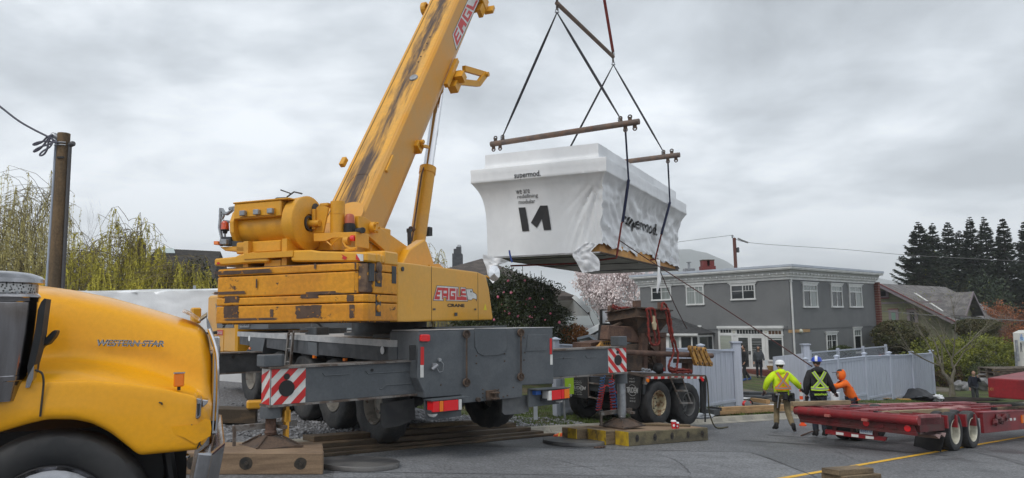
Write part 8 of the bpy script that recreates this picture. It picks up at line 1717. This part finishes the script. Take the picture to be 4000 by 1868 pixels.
  if helmet[1]:
   b=MB();rows=[]
   for k in range(12):a=math.pi*(k/11);rows.append([tuple(hh(x,.121*math.cos(a)*-1,.038+.119*math.sin(a)**.8))for x in(-.028,.028)])
   b.grid(rows,world=True);b.build('stripe',helmet[1],hm_,fix=False)
 if hair:b=MB();b.blob(hh(0,-.018,.03),(.086*s,.10*s,.105*s),3,.05,3,1,world=True);b.build('hair',hair,root,smooth=70)
 if hood=='up':
  b=MB();bm=bmesh.new();bmesh.ops.create_icosphere(bm,subdivisions=3,radius=1);idx={};vs=[];fs=[]
  for q in bm.verts:
   idx[q.index]=len(vs);x,y,z=q.co;vs.append(tuple(hh(x*.115,y*.13-.02,z*.145-.01+(.02 if y<-.3 and z>.2 else 0))))
  for f in bm.faces:
   c_=f.calc_center_median()
   if c_.y>.62 and-.75<c_.z<.55:continue
   fs.append([v.index for v in f.verts])
  bm.free();b.add(vs,fs,True);b.build('hood',top,root,smooth=80,fix=False)
 elif hood=='down':b=MB();b.blob(W(J['neckb']+Vector((0,-.07,.03))),(.135*s,.085*s,.085*s),3,.12,2.5,2,world=True);b.build('hood',top,root,smooth=80)
 if vest:
  mv,mr=vest;cst=lambda z:(.195*L_,.145*L_)
  def bk(x,z,sg,o=.012):rx,ry=(.20*L_,.150*L_);return Vector((x,sg*(ry*math.sqrt(max(.05,1-(x/(rx*1.08))**2))+o),z))
  def ribbon_(pts,wd,m,nme,o):
   rows=[];n=12;P0=catmull(pts,n)
   for i,p in enumerate(P0):
    d=Vector(P0[min(i+1,n-1)])-Vector(P0[max(i-1,0)]);dd=Vector((d[0],d[1])).normalized();nn=Vector((-dd.y,dd.x))*wd/2;sg=p[2]
    rows.append([tuple(W(bk(p[0]+nn.x*k,p[1]+nn.y*k,-1 if sg<0 else 1,o)))for k in(-1,0,1)])
   b=MB();b.grid(rows,world=True);return b.build(nme,m,jacket,fix=False)
  for sg in(-1,1):
   for pts in([(-.13,1.47,sg),(.0,1.27,sg),(.13,1.12,sg)],[(.13,1.47,sg),(0,1.27,sg),(-.13,1.12,sg)]):
    ribbon_(pts,.075,mv,'vest_strap',.014);ribbon_(pts,.03,mr,'reflective_strip',.019)
   ribbon_([(-.19,1.10,sg),(0,1.09,sg),(.19,1.10,sg)],.085,mv,'vest_belt',.016);ribbon_([(-.19,1.10,sg),(0,1.09,sg),(.19,1.10,sg)],.03,mr,'reflective_strip',.021)
 return root,F,W,J,jacket
lime=cl('lime_jacket',(.62,.85,.01),(.50,.72,.01));orv=mat('orange_vest',(.85,.20,.02),rough=.7);limev=mat('lime_vest',(.50,.80,.04),rough=.7);refl=mat('reflective_grey',(.32,.32,.30),rough=.4)
khaki=cl('khaki_trousers',(.23,.18,.10));blackc=cl('black_cloth',(.014,.014,.016),(.025,.025,.028));jeans=cl('dark_jeans',(.025,.032,.05));bootm=mat('black_boots',(.015,.014,.014),rough=.6);glv=mat('dark_gloves',(.04,.025,.03),rough=.8);orange=cl('orange_hoodie',(.85,.16,.01),(.75,.13,.01))
p1=at(3058,1600,19.7);P1=Vector((p1 .x,19.7,gplane(p1 .x,19.7)))
r1_,F1,W1,J1,jk1=person(P1,82,1.90,dict(ell=(-.34,-.02,1.24),wrl=(-.40,.05,1.02),elr=(.34,.0,1.22),wrr=(.47,.10,1.06),pelvis=(0,-.02,.93),chest=(0,.06,1.28),neckb=(0,.11,1.43),neck=(0,.13,1.51),shl=(-.175,.08,1.40),shr=(.175,.08,1.40),knl=(-.10,.24,.54),anl=(-.15,.10,.13),tol=(-.20,.26,.07),knr=(.12,.02,.50),anr=(.17,-.24,.16),tor=(.24,-.10,.05),head=(.02,.16,1.62)),'worker in lime jacket, orange cross vest and white hard hat, walking behind the red trailer',lime,khaki,bootm,glv,head_yaw=-30,helmet=(M['wpaint'],None),hood='down',hair=hairdk,loose=1.28,vest=(orv,refl))
b=MB(F1);b.lathe((0,0,1.02),(0,0,1),[(-.05,.17),(-.05,.185),(.04,.185),(.04,.17)],20);b.build('tool_belt',blackc,r1_)
for x,y,sx,sz in((-.20,-.08,.07,.13),(.21,-.07,.085,.13),(.05,-.17,.06,.09)):b=MB(F1);b.box(x-sx,x+sx,y-.05,y+.05,.98-sz*1.4,1.02);b.build('tool_pouch',blackc,r1_,bevel=.02)
b=MB(F1);b.cyl((-.13,-.22,.98),(-.18,-.24,.66),.012,6);b.box(-.20,-.10,-.24,-.20,.98,1.02);b.build('hammer',M['steel'],r1_)
p2=at(3200,1600,18.7);P2=Vector((p2 .x,18.7,gplane(p2 .x,18.7)))
r2_,F2,W2,J2,jk2=person(P2,84,1.97,dict(ell=(-.26,-.03,1.17),wrl=(-.24,.06,.93),elr=(.28,.02,1.15),wrr=(.42,.18,.97),head=(.02,.05,1.66)),'worker in black hoodie, lime cross vest and blue hard hat with a white stripe',blackc,jeans,bootm,glv,head_yaw=-20,helmet=(mat('blue_helmet',(.02,.06,.42),rough=.35),M['wpaint']),hood='down',hair=hairdk,loose=1.22,vest=(limev,refl))
b=MB();a_=W2(Vector((-.13,-.175,.945)));c_=W2(Vector((.15,-.175,.945)));text(b,'BRIGHTWAY',a_,c_-a_,Vector((0,0,.045)),bold=.03);b.build('lettering',limev,jk2)
p3=at(3326,1600,19.6);P3=Vector((p3 .x,19.6,gplane(p3 .x,19.6)))
r3_,F3,W3,J3,jk3=person(P3,176,1.74,dict(pelvis=(0,-.06,.94),waist=(0,-.02,1.07),chest=(0,.09,1.28),neckb=(0,.16,1.43),neck=(0,.19,1.50),shl=(-.17,.14,1.40),shr=(.17,.14,1.39),ell=(-.19,.38,1.30),wrl=(-.16,.60,1.33),elr=(.17,.38,1.20),wrr=(.10,.60,1.20),head=(0,.24,1.60)),'worker in bright orange hoodie with the hood up, arms stretched to the left',orange,jeans,bootm,None,hood='up',loose=1.15)
b=MB(F3);b.box(-.06,.06,.28,.42,1.60,1.61);b.blob((0,.22,1.60),(.085,.10,.09),2,.02);b.build('cap',M['black'],r3_,split=False)
p4=at(3808,1540,38.5);P4=Vector((p4 .x,38.5,H(p4 .x,38.5)+.05))
person(P4,-90,1.78,dict(elr=(.28,.06,1.18),wrr=(.30,.10,.93),ell=(-.24,.16,1.22),wrl=(-.08,.22,1.46),head=(.02,.06,1.64)),'bald man in a dark jacket on the verge, holding a hand to his face',cl('navy_jacket',(.012,.016,.03)),cl('grey_trousers',(.05,.055,.06)),bootm,None,head_yaw=10,loose=1.06)
p5=at(2963,1400,40.5);P5=Vector((p5 .x,40.5,H(p5 .x,40.5)))
r5_,F5,W5,J5,_=person(P5,-100,1.76,dict(ell=(-.25,.0,1.17),wrl=(-.28,.10,.95)),'man in a grey hoodie with his hood up, standing by the french doors',cl('grey_hoodie',(.06,.065,.075)),cl('navy_jeans',(.015,.018,.03)),bootm,None,hood='up',loose=1.1)
b=MB(F5);b.obox((-.36,.18,.84),(.02,.02,.14),(.10,.02,-.02),(0,.008,0));tag(b.build('clipboard',M['wpaint'],None,org=P5+Vector((0,0,.8))),'white clipboard held low by the man in the grey hoodie','clipboard')
p6=at(2908,1400,37.5);P6=Vector((p6 .x,37.5,H(p6 .x,37.5)))
r6_,F6,W6,J6,_=person(P6,190,1.80,dict(elr=(.18,.16,1.22),wrr=(.06,.16,1.50),knl=(-.08,.12,.50),anl=(-.08,.05,.1),tol=(-.08,.22,.04),knr=(.08,-.02,.5),anr=(.08,-.28,.12),tor=(.08,-.14,.05),wrl=(-.22,.1,.95)),'man in a black coat holding a phone up, half hidden by the tall gate post',blackc,cl('charcoal_trousers',(.03,.032,.035)),mat('blue_shoes',(.05,.10,.30)),None,hair=hairdk,loose=1.08,coat=.2)
for u,v,Y,lab,hm in((3438,1386,39.5,'person in an orange hard hat, only the top showing behind the pale fence',mat('orange_helmet',(.85,.15,.02),rough=.4)),(3497,1380,41.5,'bare headed person in orange, only the head showing behind the pale fence',None)):
 q=at(u,v,Y);gz=q.z-1.80;person(Vector((q.x,Y,gz)),-90,1.78,{},lab,orange,jeans,bootm,None,helmet=(hm,None)if hm else None,hair=None if hm else hairdk,loose=1.1)
V=Fr((9.63,16.57,0),41);z8=lambda x,y:(3100+x/2.57,1400+y/2.57)
tr=thing('red_trailer',V.W(1,1.3,-1.3),'empty dark red lowbed trailer with white wheels standing on the road','trailer')
rp_=mat('red_trailer_paint',(.24,.013,.018),(.17,.012,.016),sc=(1.3,1.3,1.3),rough=.42,rust=(.14,.06,.05),rsc=(4,4,4),rlo=.58,rhi=.72,fine=.1,fsc=18);rtop=mat('worn_red_top',(.27,.05,.06),(.40,.19,.19),sc=(2,2,2),lo=.45,hi=.7,rough=.5,rust=(.16,.07,.05),rsc=(6,6,6),rlo=.6,rhi=.7,fine=.1);rdk=mat('dirty_red_paint',(.11,.010,.012),(.07,.02,.018),sc=(3,3,3),rough=.6,fine=.15)
WT=2.62;XR_=-2.02;dk_z=lambda x:-.32-.072*(x+2.02)
def sl(b,x0,x1,y0,y1,h0,h1):
 vs=[(x,y,dk_z(x)+h)for h in(h0,h1)for y in(y0,y1)for x in(x0,x1)];return b.add(vs,[(0,2,3,1),(4,5,7,6),(0,1,5,4),(2,6,7,3),(0,4,6,2),(1,3,7,5)])
b=MB(V);b.cyl((XR_,-.0,dk_z(XR_)-.105),(XR_,WT,dk_z(XR_)-.105),.095,22);b.lathe((XR_,0,dk_z(XR_)-.105),(0,-1,0),[(0,.10),(.02,.095),(.02,.001)],20);b.build('rear_tube',rp_,tr,smooth=40,split=False)
b=MB(V)
def plate(b,px,x0,x1):b.prism([(lambda p:(p.y,p.z))(V.on(*z8(*p),0,x0))for p in px],0,x0,x1)
plate(b,[(12,500),(1195,640),(1235,755),(800,705),(330,650),(65,628),(30,560)],XR_+.02,XR_+.06);rpl=b.build('rear_plate',rdk,tr,bevel=.01)
b=MB(V);plate(b,[(60,618),(1232,752),(1232,780),(60,640)],XR_-.03,XR_+.05);b.build('rear_lip',rdk,tr)
for px,c in(((870,670),rdk),((1000,685),rdk),((1140,705),M['lampred']),((420,612),rdk),((545,628),rdk),((725,652),M['lampred']),((210,585),rdk),((300,597),rdk)):
 q=V.on(*z8(*px),0,XR_+.0);b=MB(V);b.lathe((XR_+.02,q.y,q.z),(-1,0,0),[(0,.065),(.012,.065),(.015,.05),(.01,.001)],16);b.build('round_lamp',c,rpl,smooth=40)
for px in((365,570),(738,612)):q=V.on(*z8(*px),0,XR_);b=MB(V);b.obox((XR_-.10,q.y,q.z),(.05,0,0),(0,.06,0),(0,0,.025));b.build('tube_clip',mat('rubbed_pink',(.38,.12,.10)),tr)
b=MB(V);plate(b,[(318,712),(932,792),(918,832),(318,758)],XR_+.06,XR_+.12);ub=b.build('under_bumper',rp_,tr)
for x0,x1 in((425,500),(580,650),(722,804)):
 f_=lambda x:712+(x-318)*(80/614);b=MB(V);plate(b,[(x0,f_(x0)+12),(x1,f_(x1)+12),(x1,f_(x1)+38),(x0,f_(x0)+40)],XR_+.052,XR_+.058);b.build('reflector',M['white'],ub)
b=MB(V)
for x0,x1,y0,y1 in((388,424,645,722),(570,600,668,745),(600,640,672,700),(798,842,700,790)):plate(b,[(x0,y0),(x1,y0+4),(x1,y1),(x0,y1)],XR_+.06,XR_+.12)
b.build('bumper_bracket',rdk,tr,split=False)
b=MB(V);plate(b,[(662,690),(792,706),(790,770),(664,752)],XR_+.04,XR_+.05);npl=b.build('number_plate',mat('plate_white',(.55,.58,.62)),tr)
a_,c_,d_=V.on(*z8(672,740),0,XR_+.035),V.on(*z8(786,752),0,XR_+.035),V.on(*z8(672,705),0,XR_+.035)
b=MB();text(b,'8587-7',V.W(*a_),V.W(*c_)-V.W(*a_),V.W(*d_)-V.W(*a_),bold=.0);b.build('lettering',mat('plate_blue',(.03,.06,.25)),npl)
b=MB(V);plate(b,[(430,660),(570,676),(570,745),(430,730)],XR_+.6,XR_+.62);plate(b,[(320,645),(388,655),(388,770),(345,765)],XR_+.8,XR_+.85);b.build('dark_flap',M['black'],tr)
b=MB(V)
for y in(0.02,.72,1.30,1.88,WT-.10):sl(b,XR_+.05,8.5 if.5<y<2 else(0-.75 if y<.5 else 8.5),y,y+.09,-.20,0)
b.build('long_beam',rtop,tr)
b=MB(V)
for k,x in enumerate((-1.75,-1.25,-.8)):sl(b,x,x+.07,.1,WT-.1,-.16,-.01)
for x in(-.3,.45,1.35):sl(b,x,x+.10,.55,WT-.5,-.16,-.015)
for x in(1.95,2.6,3.25,3.9,4.6,5.3,6.0,6.8):sl(b,x,x+.09,.1,WT-.1,-.16,-.01)
b.build('cross_member',rp_,tr)
b=MB(V);sl(b,-1.5,8.5,WT-.36,WT,-.03,.004);sl(b,-1.0,3.0,1.34,1.62,-.03,.003);b.build('deck_plate',rtop,tr)
b=MB(V)
for x,y0,y1 in((-.55,.05,.5),(.0,.05,.6),(.55,.05,.6),(1.15,.05,.6)):sl(b,x,x+.08,-.02,.7,-.30,-.03)
b.build('outrigger_bracket',rp_,tr)
b=MB(V);sl(b,-1.9,-.6,.02,.30,-.34,-.06);sl(b,-.72,1.7,.60,.72,-.32,-.02);b.build('side_bracket',rdk,tr)
b=MB(V)
for x,y in((2.3,.9),(2.95,1.1),(3.6,1.0),(3.0,2.1),(3.7,2.2),(4.5,1.3)):sl(b,x,x+.5,y,y+.28,-.012,.002)
b.build('steel_plank',mat('worn_pink_steel',(.45,.22,.21)),tr)
b=MB(V);sl(b,1.66,9.0,-.02,.05,-.48,-.02);sd_=b.build('side_rail',rp_,tr,bevel=.006)
b=MB(V);sl(b,1.64,9.0,-.04,.14,-.02,.004);b.build('side_top',rtop,sd_)
for k,x in enumerate((3.25,3.55,3.85)):b=MB(V);sl(b,x,x+.12,-.035,-.02,-.24,-.18);b.build('reflector',M['white'],sd_)
b=MB(V);q=V.on(*z8(2290,605),1,0);b.box(q.x-.12,q.x+.12,-.05,-.02,q.z-.1,q.z+.1);b.build('hole_plate',M['lampamb'],sd_)
b=MB(V)
for px in((2050,600),(2080,625),(2120,590),(2020,640)):q=V.on(*z8(*px),1,-.05);b.blob((q.x,-.06,q.z),(.14,.06,.09),2,.3,2,px[0])
q=V.on(*z8(2140,580),1,-.05);b.box(q.x-.2,q.x+.1,-.10,0,q.z-.05,q.z+.05);b.build('ratchet_winch',rdk,tr,split=False)
b=MB(V);gx0=2.22;
g=[V.on(*z8(*p),1,0.0)for p in[(1945,195),(1955,392),(2313,420),(2313,215)]]
b.add([(gx0,0.0,g[0].z),(9.0,0.0,g[0].z-.072*6.8),(9.0,0.0,dk_z(9)+.05),(gx0,0.0,dk_z(gx0)+.05),(gx0,WT,g[0].z),(9.0,WT,g[0].z-.072*6.8),(9.0,WT,dk_z(9)+.05),(gx0,WT,dk_z(gx0)+.05)],[(0,1,2,3),(7,6,5,4),(0,4,5,1),(1,5,6,2),(2,6,7,3),(3,7,4,0)])
b=MB(V);gy=1.9
G0=V.on(*z8(1945,195),0,4.2);
G_=[V.on(*z8(*p),0,4.2)for p in[(1945,195),(1955,392),(2330,420),(2330,218)]]
b.prism([(p.y,p.z)for p in G_],0,4.2,9.0);gn=b.build('gooseneck',rp_,tr,bevel=.03,segs=2)
a_,c_,d_=V.on(*z8(1948,325),0,4.19),V.on(*z8(2005,330),0,4.19),V.on(*z8(1948,290),0,4.19);b=MB();text(b,'2,401',V.W(*a_),V.W(*c_)-V.W(*a_),V.W(*d_)-V.W(*a_));b.build('lettering',mat('faded_gold_paint',(.42,.25,.08)),gn)
rw=mat('white_rim_paint',(.60,.58,.48),(.42,.40,.32),sc=(6,6,6),rough=.5,rust=(.20,.11,.06),rsc=(7,7,7),rlo=.62,rhi=.72)
for x,z in((.02,-.86),(1.10,-.93)):
 wheel(tr,V,(x,.13,z),(0,-1,0),.42,.24,.27,rw,M['tyre'],dish=.13,lug=.0,n=56,holes=0);wheel(tr,V,(x,.42,z),(0,-1,0),.42,.24,.27,rw,M['tyre'],dish=.1,lug=.0,n=40,holes=0)
 wheel(tr,V,(x,WT-.13,z+.0),(0,1,0),.42,.24,.27,rw,M['tyre'],dish=.13,lug=0,n=40,holes=0);wheel(tr,V,(x,WT-.42,z),(0,1,0),.42,.24,.27,rw,M['tyre'],dish=.1,lug=0,n=30,holes=0)
b=MB(V);b.prism([(lambda p:(p.y,p.z))(V.on(*z8(*p),0,-.62))for p in[(1235,700),(1525,735),(1480,945),(1400,935),(1290,900),(1205,880)]],0,-.63,-.61);b.build('mud_flap',M['rubber'],tr)
b=MB(V);rws=[]
for y in(.02,.22,.42):rws.append([(-1.35+.10*k,y-.08+.02*noise.noise(Vector((k,y*5,0))),dk_z(-1.3)-.42-.04*(k%3))for k in range(7)])
b.grid(rws);b.build('bent_cover',mat('dusty_pink_sheet',(.24,.17,.165),rough=.7),tr,fix=False)
def tim(a,c,wd,th,label,m):
 a,c=Vector(a),Vector(c);d=(c-a)/2;s_=d.cross(Vector((0,0,1))).normalized();b=MB();b.obox((a+c)/2,d,s_*wd/2,(0,0,th/2));o=tag(b.build('timber',m,None,org=(a+c)/2,bevel=.006),label,'timber','loose timbers on the red trailer');return o
ltim=mat('trailer_timber',(.30,.225,.135),(.17,.125,.08),sc=(1.5,1.5,7),rough=.8,fine=.1,bump=.2,rust=(.09,.07,.05),rsc=(2,2,5),rlo=.58,rhi=.7)
def vz(px,lift=.055):q=V.on(*z8(*px),1,0);return q
tA0=V.W(-2.0,2.95,dk_z(-2.0)+.055);tA=[V.W(*V.on(*z8(20,452),0,-1.95)),None];tA[1]=atz(*z8(560,443),tA[0].z-.03)
tim(tA[0]-Vector((.12,.1,0)),tA[1],.12,.10,'timber at the trailer\'s rear left corner, in front of the workers',ltim)
tB0=V.W(-1.92,.78,dk_z(-1.92)+.055);tB0=V.W(*V.on(*z8(835,560),0,-1.93));tB1=atz(*z8(1545,527),tB0 .z-.12);tim(tB0,tB1,.12,.11,'timber with a black end at the trailer\'s near rear corner',ltim)
q=(tB1-tB0).normalized();b=MB();b.obox(tB0+q*.03,q*.05,q.cross(Vector((0,0,1)))*.063,(0,0,.058));b.build('black_end',M['black'],None).parent=None
tC0=V.W(*V.on(*z8(2012,515),1,.25));tC1=tC0+(tB1-tB0).normalized()*2.4-Vector((0,0,.22));tC1=V.W(*V.on(*z8(2500,485),1,.9));tim(tC0,tC1,.12,.11,'timber on the trailer deck ahead of the wheels, reaching the right edge',ltim)
q=(tC1-tC0).normalized();bq=MB();bq.obox(tC0+q*.03,q*.05,q.cross(Vector((0,0,1)))*.063,(0,0,.058));bq.build('black_end',M['black'],None)
for o in[x for x in bpy.data.objects if x.name.startswith('black_end')]:
 par=[x for x in bpy.data.objects if x.name.startswith('timber')and x.parent is None and x.get('group')=='loose timbers on the red trailer']
 c=sum((Vector(v.co)for v in o.data.vertices),Vector())/len(o.data.vertices);p_=min(par,key=lambda t:(ORG[t.name]-c).length)
 for v in o.data.vertices:v.co-=ORG[p_.name]
 o.parent=p_
hand=W2(Vector((.42,.20,.95)));chest2=W2(Vector((-.02,.20,1.28)))
ropem=mat('dark_red_rope',(.09,.03,.025),(.05,.02,.02),sc=(30,30,30),rough=.9)
ra=MoR.W(*MoR.on(*m3(1150,815),0,-.30));r0b=at(2680,1100,23.6)
wire([ra,at(2510,1000,23.8),at(2700,1122,22.8),at(2940,1278,21.2),at(3172,1432,19.0)],.016,ropem,'dark red tag rope from the module to the worker in the blue hard hat',40,None,'rope','tag_rope')
wire([MoR.W(*MoR.on(*m3(1405,950),0,-.28)),at(2600,1110,29.0),at(2640,1200,30.0),at(2683,1284,31)],.018,ropem,'second dark rope dropping from the module in front of the grey house',30,None,'rope','tag_rope')
b=MB();a_=plan(3130,1705,.02);c_=plan(3200,1685,.03);b.tube([a_,(a_+c_)/2+Vector((0,0,.02)),c_],.02,6,world=True);simple(b,'rope_end',M['rust'],'stiff brown rope end lying on the road by the trailer','rope',a_)
q=at(3127,1500,22.2);gz=gplane(q.x,22.2);dl=thing('delineator_post',(q.x,22.2,gz),'orange delineator post with white bands beside the lime jacketed worker','delineator post')
b=MB();b.lathe((q.x,22.2,gz),(0,0,1),[(0,.10),(.05,.10),(.06,.055),(1.05,.045),(1.06,.02),(1.20,.02),(1.22,.03),(1.25,.001)],16,world=True);b.build('post',mat('orange_plastic',(.85,.10,.02),rough=.5),dl,smooth=40)
b=MB();b.lathe((q.x,22.2,gz),(0,0,1),[(.62,.056),(.76,.055)],16,world=True);b.lathe((q.x,22.2,gz),(0,0,1),[(.86,.053),(.99,.052)],16,world=True);b.build('white_band',M['white'],dl)
vd=(KD.x,KD.y);vn=(KN.x,KN.y)
def kbox(t,s,L_,wd,h0,h1,label,m,cat='plank',name='plank',rot=0,group=None,bev=.006):
 x,y=kp(s,t);a=math.radians(rot);d=Vector((vd[0]*math.cos(a)+vn[0]*math.sin(a),vd[1]*math.cos(a)+vn[1]*math.sin(a)));n_=Vector((-d.y,d.x));b=MB();qbox(b,(x,y),d,n_,-L_/2,L_/2,-wd/2,wd/2,h0,h1,gz=lambda a_,c_:H(x,y)-.064*((a_-x)*vd[0]+(c_-y)*vd[1]));return simple(b,name,m,label,cat,(x,y,H(x,y)),group,bevel=bev)
g0='lumber lying across the driveway entrance'
kbox(4.2,.40,5.0,.24,.02,.13,'long fresh beam along the kerb at the driveway, lower one',M['newwood'],group=g0);kbox(4.25,.42,4.7,.22,.13,.23,'long fresh beam along the kerb at the driveway, upper one',M['newwood'],group=g0);kbox(4.6,.75,4.0,.22,.02,.12,'fresh beam behind the two long kerb beams',M['newwood'],group=g0,rot=4)
kbox(1.5,.45,.55,.45,.0,.18,'dark bundle of offcuts at the left end of the kerb beams',M['dgrey'],'bundle','offcut_bundle',rot=12,group=g0);kbox(1.85,.50,.16,.4,.02,.22,'black capped beam end left of the kerb beams',M['black'],'beam end','beam_end',group=g0)
kbox(6.4,1.5,1.1,.16,.10,.24,'short beam lying at an angle behind the lime jacketed worker',M['newwood'],rot=58,group=g0)
x,y=kp(4.2,8.2)
for i,(t,s,w_,l_,rr,lb)in enumerate(((8.6,2.9,1.3,.9,10,'black sheet lying in the driveway, left one'),(9.6,3.4,1.7,.8,-14,'black sheet lying in the driveway, right one'))):
 kbox(t,s,w_,l_,.02+.03*i,.10+.05*i,lb,M['dgrey'],'sheet','black_sheet',rot=rr,group='black sheets in the driveway')
kbox(7.6,2.9,.9,.5,.0,.03,'white sheet of plastic in the driveway',wrapw,'plastic sheet','plastic_sheet',rot=20);kbox(5.4,.45,.42,.2,.231,.236,'white paper lying on the upper kerb beam',M['wpaint'],'paper','paper');kbox(8.6,2.0,.9,.25,.0,.09,'short brown board behind the lime jacketed worker',M['timber'],rot=-30)
x,y=kp(1.25,4.95);sw=thing('circular_saw',(x,y,H(x,y)),'red and black circular saw on the driveway edge','circular saw');F_=Fr((x,y,H(x,y)),20)
b=MB(F_);b.blob((0,0,.14),(.14,.10,.10),2,.15,2,3);b.box(-.05,.2,-.05,.05,.12,.2);b.build('motor',M['red'],sw,smooth=50,split=False);b=MB(F_);b.cyl((.02,-.12,.12),(.02,-.09,.12),.12,18);b.box(-.2,.25,-.16,.12,.0,.02);b.build('blade_guard',M['steel'],sw);b=MB(F_);b.tube([(.1,0,.2),(.18,0,.26),(.28,0,.2),(.3,0,.1)],.025,6);b.build('handle',M['black'],sw)
q=Hs.on(*zh(1432,1042),0,-.4);pw_=Hs.W(-.45,q.y,-1.36);b=MB();b.lathe(pw_,(0,0,1),[(0,.12),(.22,.2),(.25,.21),(.25,.001)],14,world=True);simple(b,'plant_pot',mat('terracotta_yellow',(.35,.22,.07)),'yellowish plant pot on the brick step of the grey house','plant pot',pw_,smooth=40)
q=at(3575,1548,37.5);b=MB();rws=[]
for j in range(12):
 r=[]
 for i in range(16):x=(i/15-.5)*2.2;y=(j/11-.5)*1.4;r.append((q.x+x+.1*noise.noise(Vector((i*.5,j*.6,1))),q.y+y,q.z-.25+.55*math.exp(-(x*1.1)**2-(y*1.5)**2)+.14*(1-abs(noise.noise(Vector((i*.35,j*.4,3))))*2)))
 rws.append(r)
b.grid(rws,world=True);tag(b.build('tarp',mat('black_tarp',(.018,.019,.022),rough=.45),None,org=q,smooth=70,fix=False),'crumpled black tarp heaped at the foot of the fence','tarp')
q=gp(3417,1557);b=MB();b.obox((q.x,q.y,q.z+.03),(.75,.35,-.05),(-.12,.25,0),(0,0,.012));simple(b,'plywood_sheet',M['newwood'],'pale plywood piece lying on the grass by the fence','plywood',q)
q=at(3528,1560,36.5);b=MB();b.obox(q,(.35,.1,-.02),(-.03,.1,0),(0,0,.03));simple(b,'plank',mat('yellow_lumber',(.55,.32,.08)),'short yellow plank on the grass left of the black tarp','plank',q)
q=at(3666,1556,37);b=MB();b.blob(q,(.22,.15,.18),3,.35,3,5,world=True);simple(b,'plastic_bag',M['wpaint'],'small white plastic bag right of the black tarp','plastic bag',q,smooth=60)
q=at(3262,1550,22.5);b=MB();b.lathe((q.x,22.5,q.z-.2),(0,0,1),[(0,.11),(.33,.14),(.34,.001)],18,world=True);simple(b,'bucket',M['wpaint'],'white bucket between the two workers at the trailer','bucket',(q.x,22.5,q.z-.2),smooth=40)
zw=lambda x,y:(3900+x/5.23,1270+y/5.23)
YT=33;ct=thing('white_box_truck',at(4020,1500,YT),'white box truck cut off by the right picture edge','truck')
c_=[at(*zw(*p),YT)for p in[(362,155),(420,975),(700,155)]];BT=Fr((c_[1].x-.12,YT,0),-36);b=MB(BT);b.box(0,2.5,0,6,c_[1].z,c_[0].z);bx_=b.build('box',mat('cream_white_paint',(.62,.61,.56),(.55,.54,.50),sc=(1,1,1)),ct,bevel=.02)
b=MB();q=at(*zw(435,900),YT);b=MB(BT);b.box(.1,2.4,.02,6,c_[1].z-.5,c_[1].z-.0);b.build('chassis',M['dgrey'],ct)
b=MB();b.cyl(at(*zw(350,555),YT-.1),at(*zw(380,965),YT-.1),.045,8,world=True);b.cyl(at(*zw(335,555),YT-.1),at(*zw(390,555),YT-.1),.03,8,world=True);b.cyl(at(*zw(362,305),YT-.38),at(*zw(405,740),YT-.38),.06,8,world=True);b.build('door_rod',M['steel'],ct,split=False)
b=MB();P_=[at(*zw(*p),YT-.35)for p in[(436,250),(560,250),(560,330),(436,330)]];b.add([tuple(p)for p in P_],[(0,1,2,3)],True);lb_=b.build('blue_label',mat('pale_blue_label',(.45,.58,.70)),bx_,fix=False)
b=MB();text(b,'VB',at(*zw(445,308),YT-.38),at(*zw(500,308),YT-.38)-at(*zw(445,308),YT-.38),(0,0,.25),bold=.02);b.build('lettering',mat('label_blue',(.06,.18,.45)),lb_)
b=MB();text(b,'R',at(*zw(452,555),YT-.38),at(*zw(495,555),YT-.38)-at(*zw(452,555),YT-.38),(0,0,.42),bold=.05,shear=.2);b.build('lettering',M['dgrey'],bx_)
b=MB()
q0=at(3888,1478,30.5)
for k in range(3):
 z=q0 .z-.05+k*.16
 for yy in(0,.5,1.0):b.box(q0 .x,q0 .x+2.4,30.5+yy,30.6+yy,z,z+.09)
 for i in range(9):b.box(q0 .x+i*.28,q0 .x+i*.28+.2,30.45,31.65,z+.09,z+.12)
simple(b,'pallet_stack',mat('grey_pallet_wood',(.15,.12,.09),(.08,.065,.05),sc=(4,4,4),rough=.9),'stack of weathered pallets in front of the white box truck','pallets',q0,split=False)
b=MB();b.blob(at(3892,1448,30.8),(.16,.12,.10),2,.3,3,4,world=True);simple(b,'yellow_rags',mat('ochre_rag',(.50,.30,.05)),'ochre rag lying on the left end of the pallets','rag',at(3892,1448,30.8))
SC.cycles.volume_bounces=4;SC.cycles.max_bounces=10
